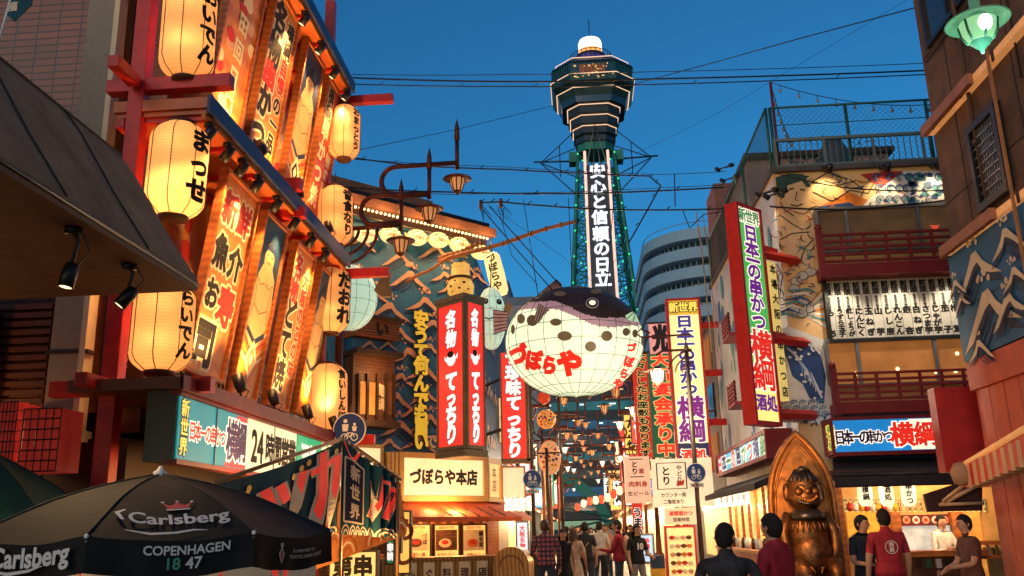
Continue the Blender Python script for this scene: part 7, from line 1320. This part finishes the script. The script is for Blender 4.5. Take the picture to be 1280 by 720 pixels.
# cream boxes, poster stand, menu frame on the right
WF = lit("sign_milk", (238, 205, 165), .9); 
def facebox(nm, lab, cat, x0, x1, y0, y1, Y, m, fn, dep=.3, frm=None, ang=0.):
    p = P(x0, y1, Y=Y); q = P(x1, y0, Y=Y); q.x = P(x1, y1, Y=Y).x; t = thing(nm, lab, cat, (p.x, Y, p.z)); f_ = Fr((p.x, Y, p.z), (1, ang, 0)); W = q.x - p.x; H = q.z - p.z; b = MB(); b.box(f_, 0, W, 0, H, -dep, 0, m); fn(b, f_, W, H); b.build("face_panel", t)
    if frm:
        b = MB(); e = .05
        for a0, a1, b0, b1 in ((-e, 0, -e, H + e), (W, W + e, -e, H + e), (0, W, -e, 0), (0, W, H, H + e)): b.box(f_, a0, a1, b0, b1, -dep, .04, frm)
        b.build("frame", t)
    return t
def f_hip(b, f_, W, H):
    b.ring(f_, W * .34, H * .6, 0, .01, INK, .003, 8); 
    for a0, a1, b0, b1 in ((.08, .1, .36, .92), (.56, .58, .36, .92), (.08, .58, .36, .375), (.08, .58, .905, .92)): b.box(f_, W * a0, W * a1, H * b0, H * b1, .001, .006, INK)
    b.text(f_, "とり", W * .24, H * .64, H * .2, INK, .008, .05, True); b.text(f_, "やどり", W * .46, H * .68, H * .12, INK, .008, .04, True); b.poly(f_, [(W * .40, H * .42), (W * .52, H * .44), (W * .54, H * .56), (W * .48, H * .52), (W * .42, H * .55)], REDINK, .008); b.text(f_, "カウンター席", W * .34, H * .24, H * .1, INK, .008, .03, sx=.9); b.text(f_, "二階席あり", W * .34, H * .1, H * .1, INK, .008, .03, sx=.9)
facebox("shop_lightbox", "wide white lightbox with a framed black brush mark beside the round blue sign", "sign", 817, 893, 572, 634, 23.5, WF, f_hip, .6, None, -.12)
facebox("shop_lightbox", "tall cream lightbox with a small framed brush mark, left of the wide white lightbox", "sign", 783, 815, 570, 629, 26, lit("sign_rose", (232, 175, 140), .85), lambda b, f_, W, H: (b.box(f_, W * .2, W * .74, H * .55, H * .57, .001, .006, INK), b.box(f_, W * .2, W * .74, H * .93, H * .95, .001, .006, INK), b.text(f_, "とり", W * .4, H * .75, H * .15, INK, .008, .05, True), b.text(f_, "酒", W * .65, H * .68, H * .12, REDINK, .008, .05), b.text(f_, "肉刺身", W * .5, H * .4, H * .13, REDINK, .008, .04, sx=1.1), b.text(f_, "生ビール", W * .5, H * .2, H * .1, INK, .008, .03, sx=1.2)), .4)
facebox("wall_sign", "pale wall panel with red and grey writing over the red framed menu", "sign", 832, 872, 634, 656, 23, lit("sign_biscuit", (235, 195, 150), .8), lambda b, f_, W, H: (b.text(f_, "道頓堀かつ", W * .5, H * .66, H * .3, RINK, .008, .05), b.text(f_, "営業時間", W * .5, H * .28, H * .26, mat("grey_ink", (.1, .08, .07), .6), .008, .04)), .3)
facebox("menu_case", "red framed lit menu case full of dishes right of the street's crowd", "menu board", 837, 871, 659, 722, 22.5, lit("menu_case_glow", (255, 208, 130), 1.05, var=.3, scale=8), lambda b, f_, W, H: [b.ball(f_(W * (.18 + .21 * (k % 4)), H * (.12 + .17 * (k // 4)), .02), .07, .03, .05, (ORANGEP, PEACH, REDINK, WOOD, CRM)[k * 7 % 5], 10, 6) for k in range(20)] + [b.box(f_, W * .06, W * .94, H * (.06 + .17 * k), H * (.075 + .17 * k), .01, .06, CRM) for k in range(5)], .25, RED)
facebox("standing_board", "pale blue lit standing board leaning beside the crowd", "standing sign", 803, 817, 669, 702, 24, lit("board_ice", (190, 215, 235), .95), lambda b, f_, W, H: (b.text(f_, "串揚", W * .5, H * .68, H * .22, RINK, .008, .05, True), b.text(f_, "100円", W * .5, H * .25, H * .14, INK, .008, .04, word=True)), .06, STEEL)
facebox("vertical_banner", "narrow red banner with black characters behind the pale standing board", "sign", 793, 806, 628, 690, 28, mat("banner_red_glow", S(165, 38, 28), .6, emit=.6), lambda b, f_, W, H: b.text(f_, "うまい店", W * .5, H * .5, H * .2, INK, .008, .06, True, outline=((.05, LW),)), .05)
facebox("trash_bin", "low dark bin with a yellow foot beside the red framed menu case", "bin", 815, 832, 694, 722, 23, mat("bin_navy", (.02, .04, .08), .5), lambda b, f_, W, H: b.box(f_, -.01, W + .01, 0, H * .4, -.3, .01, GOLDP), .35)
for k, (x0, x1, y0, y1, Y, ang, rgb, lab) in enumerate(((629, 656, 584, 622, 28.6, .3, (255, 210, 165), "blank pale pink lightbox at the restaurant's street side under the red 珍味 sign"), (647, 660, 653, 690, 27.5, .0, (235, 238, 245), "white vertical sign with red and black writing by the awning's right end"))):
    facebox("shop_lightbox", lab, "sign", x0, x1, y0, y1, Y, lit("side_box_%d" % k, rgb, .95, var=.1), (lambda b, f_, W, H: None) if k == 0 else (lambda b, f_, W, H: b.text(f_, "大阪名物", W * .5, H * .5, H * .2, RINK, .008, .05, True)), .3, BAM if k == 0 else STEEL, ang)
# patterned round lanterns left of the street
for k, (x, y, r_, Y, m, lab) in enumerate(((680, 497, 8, 29, lit("ball_red", (200, 60, 30), .7), "red ball lantern on top of the orange lantern stack left of the street"), (683, 524, 12, 29, lit("ball_orange", (240, 150, 70), .75, var=.4, scale=4), "orange lantern below the red ball lantern, with a face-like pattern"), (687, 572, 14, 28, lit("ball_cream", (225, 150, 95), .75, var=.4, scale=5), "large round lantern in red, cream and blue patches beside the left pole"))):
    c = P(x, y, Y=Y); r = r_ * Y / F; t = thing("round_lantern", lab, "lantern", c); b = MB(); b.ball(c, r, r, r * (1 if k != 2 else 1.5), m, 24, 18); mp = ell(c, r, r, r * (1 if k != 2 else 1.5))
    if k:
        for q in range(22): a_ = rq2.uniform(-.75, .75) * r; z_ = rq2.uniform(-.8, .8) * r * (1 if k == 1 else 1.35); 
        for q in range(22):
            th = q * 2.4; rr = .82 * math.sqrt(q / 22); b.disc(mp, r * rr * math.cos(th), r * rr * math.sin(th) * (1 if k == 1 else 1.4), r * .12, r * .12, (REDINK, mat("blue_ink", (.01, .06, .3), .5), GOLDP, CRM)[q % 4], .02 + q * .0004, 10)
    b.build("paper_body", t); b = MB(); b.tube([c + Vector((0, 0, r)), c + Vector((-.6, .6, r + .6))], .02, BLK, 5); b.build("hanger", t)
p = P(672, 570, Y=29.4); t = thing("lantern_rack", "cluster of small bright bulbs on a rail below the pale pink lightbox", "lights", (p.x, 29.4, 2)); b = MB(); bl_ = MB()
for k in range(40): q = P(632 + (k % 10) * 3.4 + rq2.uniform(-1, 1), 624 + (k // 10) * 4 + rq2.uniform(-1, 1), Y=28.2); bl_.ball(q, .05, .05, .06, BULB, 6, 4)
for k in range(4): b.tube([P(630, 625 + k * 4, Y=28.25), P(666, 625 + k * 4, Y=28.25)], .012, BLK, 4)
b.build("rail", t); bl_.build("bulbs", t)
CRL = lit("crowd_lantern_red", (235, 75, 45), 1.2); CWL = lit("crowd_lantern_white", (255, 225, 180), 1.2)
proto = None
for k in range(11):
    p = P(722 + k * 7.5, 634 - k * 2.8 - 2 * math.sin(k), Y=44 - k * 1.1); m = k % 2
    if k < 2:
        t = thing("small_paper_lantern", ("small red paper lantern in the sloping string over the far crowd", "small white paper lantern in the sloping string over the far crowd")[m], "lantern", p, group="string of small lanterns over the far street"); b = MB(); b.lathe(p, [(0, -.18), (.07, -.17), (.12, -.09), (.125, 0), (.12, .09), (.07, .17), (0, .18)], (CRL, CWL)[m], 14); b.build("paper_shade", t); b = MB(); b.lathe(p, [(0, .17), (.07, .17), (.07, .21), (0, .21)], BLK, 10); b.tube([p + Vector((0, 0, .2)), p + Vector((0, 0, .42))], .012, BLK, 4); b.build("cap", t); proto = (proto or []) + [t]
    else: copy_tree(proto[m], p)
# ================================================================== overhead cables
CAB = mat("cable_black", (.01, .01, .012), .5)
def cable(L, Y, label, r=.014, sag=.0, m=CAB, twist=False):
    pts = []
    for i in range(len(L) - 1):
        Ya = Y if not isinstance(Y, tuple) else Y[0] + (Y[1] - Y[0]) * i / (len(L) - 1); Yb = Y if not isinstance(Y, tuple) else Y[0] + (Y[1] - Y[0]) * (i + 1) / (len(L) - 1); a, b_ = P(*L[i], Y=Ya), P(*L[i + 1], Y=Yb)
        n = 10
        for j in range(n): q = a.lerp(b_, j / n); q.z -= sag * 4 * (j / n) * (1 - j / n); pts.append(q)
    pts.append(P(*L[-1], Y=Y if not isinstance(Y, tuple) else Y[1])); o = pts[0]; b = MB(); b.tube(pts, r, m, 5)
    if twist:
        for i in range(2, len(pts) - 1, 5): b.tube([pts[i] + Vector((-.06, 0, .02)), pts[i] + Vector((.02, 0, .09))], r * .6, m, 4)
    tag(b.build("cable", at=o), label, "cable", "overhead cables across the street")
cable([(440, 93), (640, 93), (800, 90), (1158, 79)], 19, "uppermost thin cable from the red frame to the brown building at the right", .009, .02)
cable([(436, 97), (640, 102), (800, 99), (1158, 88)], 19, "thick second cable from the red frame to the brown building at the right", .02, .02); cable([(438, 105), (640, 108), (800, 106), (1158, 93)], 19.2, "third cable from the red frame to the brown building at the right", .014, .02, twist=True)
cable([(440, 197), (520, 207), (640, 212), (740, 217), (812, 220), (826, 232), (785, 305)], 20, "twin cable passing behind the top curled lamp and bending down past the tower", .018, .01, twist=True); cable([(440, 199), (640, 209), (812, 218), (908, 214)], 20.3, "thin cable just above the bending twin cable", .008, .02)
cable([(430, 234), (560, 240), (720, 242), (905, 234)], 20, "thick cable crossing the tower just under its wings, behind the middle curled lamp", .02, .02, twist=True); cable([(430, 237), (560, 243), (720, 240), (905, 231)], 20.3, "thin cable twisted round the thick one beneath the tower wings", .008, .0)
cable([(600, 253), (625, 252), (680, 257), (760, 262), (870, 262), (962, 258)], 20, "lowest thick cable from the insulators by the top curled lamp to the green sign", .02, .01, twist=True)
cable([(450, 187), (570, 162), (695, 131)], (18, 24), "thin rising cable between the upper red frame and the tower's head", .008, .0); cable([(790, 106), (900, 76), (1000, 48), (1150, 8)], (24, 14), "rising cable from the tower's head to the top right building", .012, .0); cable([(800, 190), (900, 140), (1000, 80), (1150, -10)], (26, 20), "faint wire rising from the tower's right wing to the top right", .005, .0)
for k, L in enumerate((((600, 258), (640, 305), (690, 362)), ((612, 258), (660, 312), (705, 362)), ((622, 258), (640, 320), (672, 356)), ((610, 256), (700, 318), (745, 356)))): cable(list(L), (20, 22.5), ("leftmost", "second", "short third", "long faint fourth")[k] + " of the cables sloping down from the insulators to the giant puffer", (.014, .014, .009, .005)[k])
cable([(843, 218), (844, 258)], 20, "short vertical jumper wire between two cables right of the tower", .014); cable([(870, 265), (878, 320), (884, 378), (890, 440)], (20, 22), "yellowish wire dropping from the lowest cable to the yellow sign", .016, .0, m=mat("wire_tan", (.3, .24, .14), .6)); cable([(878, 266), (886, 320), (897, 440)], (20, 22), "second tan wire dropping beside the yellow sign", .01, .0, m=mat("wire_tan", (.3, .24, .14), .6)); cable([(784, 300), (760, 340), (744, 362)], (21, 22.5), "thin stay wire from the cables down to the giant puffer's back", .006)
cable([(853, 262), (862, 285), (880, 268), (905, 264)], 20, "loose looped wire hanging beside the green sign's top", .012); cable([(965, 215), (1060, 235), (1182, 238)], 16.0, "thin cable sagging across the wrestler mural", .012, .03); cable([(962, 258), (1060, 262), (1184, 250)], 16.0, "thick cable crossing above the mural's upper window", .018, .02)
for k, (x, y) in enumerate(((601, 256), (626, 254))):
    c = P(x, y, Y=20); t = thing("insulator", ("brown ceramic insulator at the left end of the lowest cable", "smaller insulator with a loose loop of wire beside the left one")[k], "insulator", c); b = MB(); b.lathe(c, [(0, -.12), (.03, -.12), (.05, -.06), (.03, -.03), (.06, 0), (.03, .04), (.05, .08), (.02, .12), (0, .12)], IRON, 10); b.build("ceramic", t); b = MB()
    for q in range(4): b.tube([c, c + Vector((.1 + .05 * q, 0, -.1 - .06 * q)), c + Vector((.05, 0, -.3 - .08 * q)), c + Vector((-.02 + q * .03, 0, -.12))], .007, CAB, 4)
    b.build("wire_tails", t)
# ================================================================== people
SKIN = mat("skin", (.5, .27, .17), .5, var=.08, scale=8); HAIRB = mat("hair_black", (.012, .009, .008), .8, var=.6, scale=30, bump=.3); HAIRBR = mat("hair_brown", (.06, .03, .015), .5, var=.3, scale=30); SHOE = mat("shoe_dark", (.03, .028, .028), .5)
def cloth(n, c, **k): return mat("cloth_" + n, c, .85, var=.35, scale=7, bump=.8, **k)
def lerp3(a, b, t): return tuple(a[i] + (b[i] - a[i]) * t for i in range(3))
def person(loc, rz, h, label, shirt, pants, hair=HAIRB, longhair=False, stride=.0, arms=(.1, .1), bend=(.3, .3), sleeve='short', skirt=None, turn=0., build=1., extra=None, group=None, reach=None, shoe=SHOE):
    """front of the local figure is -Y"""
    t = thing("person", label, "person", loc, rz, group); k = h / 1.72
    J = {}; W = build
    J['pel'] = (0, 0, .95); J['wai'] = (0, .01, 1.1); J['che'] = (0, .0, 1.29); J['nb'] = (0, .015, 1.44); J['nk'] = (0, -.005, 1.5); J['hd'] = (0, -.02, 1.575); J['hd2'] = (0, -.015, 1.64)
    for s, n in ((-1, 'l'), (1, 'r')):
        st = stride * s; J['hip' + n] = (s * .095, st * .06, .90); J['kn' + n] = (s * .105, -st * .42 * .6 - .02 - .05 * abs(st), .5 + .0 * st); J['an' + n] = (s * .1, -st * .75 + (.08 if st < 0 else 0), .085 + (.05 if st < 0 else 0)); J['to' + n] = (s * .115, J['an' + n][1] - .16, .035 + (.0 if st >= 0 else 0))
        i = 0 if s < 0 else 1; sw = arms[i]; bd = bend[i]
        J['sh' + n] = (s * .175 * W, .01, 1.385)
        if reach and reach[i]: J['el' + n] = reach[i][0]; J['wr' + n] = reach[i][1]
        else:
            J['el' + n] = (s * .235 * W, .03 - sw * .28, 1.385 - .29); e = J['el' + n]; J['wr' + n] = (s * (.245 * W - .05 * bd), e[1] - .25 * math.sin(bd * 1.3 + sw * .6), e[2] - .25 * math.cos(bd * 1.3 + sw * .6))
        e, wq = J['el' + n], J['wr' + n]; d = Vector(wq) - Vector(e); d.normalize(); J['ha' + n] = tuple(Vector(wq) + d * .085)
    rad = dict(pel=(.165 * W, .115), wai=(.142 * W, .1), che=(.17 * W, .115), nb=(.085, .075), nk=(.055, .055), hd=(.074, .088), hd2=(.066, .075))
    for n in 'lr': rad.update({'hip' + n: (.095, .1), 'kn' + n: (.062, .065), 'an' + n: (.042, .045), 'to' + n: (.04, .03), 'sh' + n: (.066, .07), 'el' + n: (.043, .045), 'wr' + n: (.029, .032), 'ha' + n: (.02, .036)})
    E = [('pel', 'wai'), ('wai', 'che'), ('che', 'nb'), ('nb', 'nk'), ('nk', 'hd'), ('hd', 'hd2')]
    for n in 'lr': E += [('pel', 'hip' + n), ('hip' + n, 'kn' + n), ('kn' + n, 'an' + n), ('an' + n, 'to' + n), ('che', 'sh' + n), ('sh' + n, 'el' + n), ('el' + n, 'wr' + n), ('wr' + n, 'ha' + n)]
    names = list(J); me = bpy.data.meshes.new("tmp"); me.from_pydata([J[n] for n in names], [(names.index(a), names.index(b_)) for a, b_ in E], [])
    ob = bpy.data.objects.new("tmp", me); COL.objects.link(ob); sk = ob.modifiers.new("skin", 'SKIN'); sk.use_smooth_shade = True
    if not me.skin_vertices: pass
    for i, n in enumerate(names): v = me.skin_vertices[0].data[i]; v.radius = rad[n]; v.use_root = n == 'pel'
    ss = ob.modifiers.new("sub", 'SUBSURF'); ss.levels = 2; ss.render_levels = 2
    bm = bpy.data.meshes.new_from_object(ob.evaluated_get(bpy.context.evaluated_depsgraph_get())); bpy.data.objects.remove(ob); bpy.data.meshes.remove(me)
    seg = [(Vector(J[a]), Vector(J[b_]), a, b_) for a, b_ in E]
    def part_of(c):
        best = None
        for p, q, a, b_ in seg:
            d = q - p; u = max(0, min(1, (c - p).dot(d) / d.length_squared)); dist = (c - p - d * u).length - (rad[a][0] * (1 - u) + rad[b_][0] * u)
            if best is None or dist < best[0]: best = (dist, a, b_, u)
        _, a, b_, u = best
        if b_ in ('nk', 'hd', 'hd2'): return 0 if not (b_ == 'nk' and u < .25) else 1
        if b_[:2] == 'to' or (b_[:2] == 'an' and u > .9): return 3
        if a[:3] == 'hip' or a[:2] == 'kn' or b_[:3] == 'hip': return 2 if not (skirt and a[:2] == 'kn') else 0
        if b_[:2] == 'ha': return 0
        if b_[:2] == 'wr': return 1 if sleeve == 'long' else 0
        if b_[:2] == 'el': return 1 if sleeve != 'none' and (sleeve == 'long' or u < .72) else 0
        return 2 if c.z < .955 else 1
    M4 = [SKIN, shirt, pants, shoe]; nf = MB(); nf.v = [v.co.copy() for v in bm.vertices]; nf.ms = M4[:]
    nf.ms = []; 
    for p in bm.polygons: nf.f.append(list(p.vertices)); nf.m.append(nf.mi(M4[part_of(p.center)])); nf.sm.append(True)
    bpy.data.meshes.remove(bm)
    for n, s in (('l', -1), ('r', 1)):               # fingers rooted inside the palm
        wq, hq = Vector(J['wr' + n]), Vector(J['ha' + n]); d = (hq - wq).normalized(); sd = Vector((0, 1, 0)) - d * d.y; sd = sd.normalized() if sd.length > .1 else Vector((1, 0, 0)); inn = Vector((-s, 0, 0)); inn = (inn - d * inn.dot(d)).normalized()
        for q in range(4): o_ = hq + sd * (.027 - .018 * q) - d * .02; L = (.05, .06, .055, .042)[q]; nf.tube([o_, o_ + d * L * .6 + inn * .006, o_ + d * L + inn * .024, o_ + d * L * 1.2 + inn * .045], [.0095, .009, .0085, .006], SKIN, 6)
        o_ = wq + d * .04 - sd * .025; nf.tube([o_, o_ - sd * .025 + d * .02 + inn * .01, o_ - sd * .028 + d * .05 + inn * .022], [.011, .01, .007], SKIN, 6)
    T4 = Matrix.Translation(Vector(loc)) @ Matrix.Rotation(rz, 4, 'Z') @ Matrix.Scale(k, 4)
    def put(mb, nm): mb.v = [T4 @ v for v in mb.v]; return mb.build(nm, t)
    Ht = Matrix.Translation(Vector(J['hd']) ) @ Matrix.Rotation(turn, 4, 'Z')
    put(nf, "body")
    hb = MB()                                         # head: skull, face, ears as one piece
    def headfn(u, v):
        a = 2 * math.pi * u; z = -math.cos(math.pi * v); r = math.sin(math.pi * v); x = .078 * r * math.cos(a); y = .098 * r * math.sin(a); zz = .118 * z
        if zz < 0: x *= 1 + zz * 2.2; y = y * (1 + zz * 1.2) - .0
        return Ht @ Vector((x, y + .0, zz + .035))
    hb.grid(headfn, 24, 18, SKIN)
    W_ = lambda x, y, z: Ht @ Vector((x, y, z))
    hb.add([W_(-.014, -.09, .03), W_(.014, -.09, .03), W_(0, -.095, .05), W_(0, -.122, .008), W_(-.017, -.092, -.002), W_(.017, -.092, -.002)], [(0, 3, 2), (2, 3, 1), (0, 4, 3), (1, 3, 5), (3, 4, 5)], SKIN, True)
    for s in (-1, 1):
        hb.tube([W_(s * .077, .02, .05), W_(s * .088, .026, .03), W_(s * .08, .01, .0)], [.012, .015, .008], SKIN, 6); hb.tube([W_(s * .044, -.085, .036), W_(s * .02, -.094, .036)], .0055, HAIRB, 5); hb.tube([W_(s * .048, -.082, .056), W_(s * .018, -.094, .058)], .004, HAIRB, 4)
    hb.tube([W_(-.022, -.089, -.03), W_(0, -.094, -.032), W_(.022, -.089, -.03)], .005, mat("lip", (.36, .1, .08), .5), 5); put(hb, "head")
    hh = MB(); 
    def hairfn(u, v):
        a = 2 * math.pi * u; z = -math.cos(math.pi * v); r = math.sin(math.pi * v); back = math.sin(a); lim = (.42 if back < -.55 else .42 - (back + .55) * 1.3 if back < .3 else -.69 - (back - .3) * .2) if not longhair else (-2.2 if back > -.35 else .35)
        x, y, zz = .088 * r * math.cos(a), .109 * r * math.sin(a) + .006, .127 * z
        lo = lim * .118; 
        if zz < lo: zz = lo; x, y = (.074 * math.cos(a) * min(1, r * 1.3), .094 * math.sin(a) * min(1, r * 1.3) + .004) if not longhair else (x * .9, y * .9)
        n_ = 1 + .022 * math.sin(a * 9 + v * 14) + .018 * math.sin(a * 23 - v * 31); return Ht @ Vector((x * n_, y * n_, zz + .042))
    hh.grid(hairfn, 40, 28, hair)
    if longhair: hh.grid(lambda u, v: Ht @ Vector(((.092 + .02 * math.sin(v * 3)) * math.cos(math.pi * u), .03 + (.085 + .01 * math.sin(u * 30)) * math.sin(math.pi * u), .06 - .27 * v)), 20, 6, hair)
    put(hh, "hair")
    if skirt:
        sk_ = MB(); sk_.lathe((0, 0.0, 0), [(.15, 1.02), (.19, .85), (.23, .55), (.25, skirt[1])], skirt[0], 22); put(sk_, "skirt")
    else:                                             # shirt hem skirt over the hips
        sk_ = MB(); sk_.lathe((0, 0.005, 0), [(.155 * W, 1.06), (.172 * W, .98), (.178 * W, .9), (.17 * W, .895)], shirt, 20); sk_.v = [Vector((v.x, v.y * .78, v.z)) for v in sk_.v]; put(sk_, "shirt_hem")
    if extra:
        for nm, fn in extra: xb = MB(); fn(xb); put(xb, nm)
    return t
PLAID = mat("cloth_plaid", (.42, .07, .06), .85, brick=(.085, .085, (.025, .03, .07), .016, (R(90), 0, 0), 0.), col2=(.3, .12, .12), scale=9, bump=.1)
BLKC = cloth("black", (.014, .014, .016)); NAVC = cloth("navy", (.018, .025, .04)); REDC = cloth("red", (.36, .02, .035)); JEAN = cloth("denim", (.03, .045, .075)); BEIG = cloth("beige", (.5, .36, .25)); GREYC = cloth("grey", (.24, .22, .22)); PALEC = cloth("pale", (.52, .45, .38)); BRNC = cloth("brown", (.13, .05, .035)); WHC = cloth("white", (.72, .7, .68)); ORC = cloth("coral", (.6, .28, .16)); CAMO = mat("cloth_dark_mottled", (.03, .03, .034), .85, var=.8, scale=7)
def bag(c, s_, m): return lambda b: (b.ball(c, *s_, m, 14, 10), b.tube([(-.16, -.03, 1.38), (.0, -.14, 1.2), (.17, -.05, 1.0)], .014, m, 6), b.tube([(-.16, .0, 1.39), (.0, .14, 1.2), (.17, .05, 1.0)], .014, m, 6))
def back(x, y): return P(x, y, Y=0.001 + 1)
def at(x, Y): p = P(x, 660, Y=Y); return (p.x, Y, 0)
emb = lambda b: (b.ring(Fr((0, .122, 1.25), (-1, 0, 0)), 0, 0, .075, .085, WHITEP, .012, 24), b.text(Fr((0, .122, 1.25), (-1, 0, 0)), "横綱", 0, 0, .065, WHITEP, .012, .06, True))
person(at(681, 17.8), math.pi + .1, 1.76, "man in a red plaid shirt seen from behind on the street's left", PLAID, JEAN, HAIRBR, arms=(.1, .2), bend=(.2, 1.2), sleeve='long', build=1.1)
person(at(703, 18.6), .15, 1.58, "woman in a black dress facing the camera beside the plaid shirt man", BLKC, BLKC, longhair=True, skirt=(BLKC, .45), arms=(.05, .05), bend=(.3, .3), sleeve='none')
person(at(716, 19.8), math.pi - .3, 1.6, "woman in a pale beige dress walking away beside the woman in black", BEIG, BEIG, HAIRBR, longhair=True, skirt=(BEIG, .3), arms=(.3, -.2), stride=.25)
person(at(731, 21.5), math.pi + .05, 1.72, "man in a black tee with a tan shoulder bag walking away up the street", BLKC, NAVC, stride=.3, arms=(-.2, .3), extra=(("shoulder_bag", bag((.12, .13, 1.08), (.12, .05, .14), cloth("tan", (.38, .2, .09)))),))
person(at(749, 24.5), math.pi - .2, 1.74, "man in a pale shirt and dark trousers walking away in the middle of the street", PALEC, NAVC, stride=-.35, arms=(.3, -.2))
person(at(756, 27), .1, 1.68, "person in a coral top walking toward the camera in the middle of the street", ORC, NAVC, stride=.3, arms=(-.2, .3), hair=HAIRBR)
person(at(772, 20.0), -math.pi / 2 - .2, 1.74, "man in a bright red shirt and jeans standing side on in the street", REDC, JEAN, arms=(.2, .5), bend=(1., 1.1), sleeve='long', extra=(("backpack", lambda b: b.ball((0, .17, 1.22), .13, .09, .2, ORC, 14, 10)),))
person(at(795, 19.6), .5, 1.64, "woman in a black tee with white numerals and grey trousers in the street", BLKC, GREYC, longhair=True, arms=(.1, .3), bend=(.2, .9), stride=.15, extra=(("shirt_print", lambda b: b.text(Fr((0, -.125, 1.27), (1, 0, 0)), "10", 0, 0, .17, WHITEP, .012, .06, word=True)),))
person(at(905, 7.9), math.pi - .35, 1.6, "black haired man in a dark mottled shirt seen from behind at lower right", CAMO, NAVC, arms=(.1, .1), build=1.25, turn=-.2)
person(at(966, 8.3), -math.pi / 2 - .75, 1.67, "man in a plain red shirt turned left in front of the bronze figure", REDC, NAVC, arms=(.3, .2), bend=(.8, .5), build=1.1, turn=-.2)
person(at(1077, 13.2), .35, 1.67, "young man in a dark navy tee standing in the open shop front", NAVC, NAVC, arms=(.3, .1), bend=(1.0, .3), turn=.5)
person(at(1106, 12.7), math.pi + .1, 1.74, "man in a dark red tee with a white round emblem on the back", REDC, NAVC, arms=(.1, .1), bend=(.2, .2), build=1.12, extra=(("shirt_emblem", emb),))
person(at(1207, 12.6), -math.pi / 2 + .1, 1.64, "man in a brown tee leaning side on beside the plank pillar", BRNC, NAVC, arms=(.3, .4), bend=(.7, .9), build=1.05)
person((P(1176, 665, Y=16.75).x, 16.7, 0), .3, 1.66, "cook in white behind the counter of the open shop", WHC, WHC, arms=(.4, .5), bend=(1.2, 1.2), sleeve='long')
farp = []
for k, (x, Y, h, sh_, pa, lh, rz, lab) in enumerate(((708, 33, 1.66, BLKC, JEAN, False, 3.0, "dark clothed pedestrian in the far crowd"), (738, 38, 1.6, WHC, GREYC, True, .1, "pale shirted pedestrian in the far crowd"), (764, 35, 1.72, GREYC, NAVC, False, 3.3, "grey shirted pedestrian in the far crowd"))):
    farp.append(person(at(x, Y), rz, h, lab, sh_, pa, longhair=lh, stride=.3, group="far pedestrians in the street"))
for k, (x, Y) in enumerate(((722, 44), (745, 50), (757, 46), (770, 55), (730, 60), (750, 66), (762, 72), (740, 80), (715, 52), (783, 40), (776, 48), (728, 31), (788, 30))): copy_tree(farp[k % 3], at(x, Y), 3.0 + .3 * math.sin(k * 2) if k % 2 else .2 * math.sin(k))
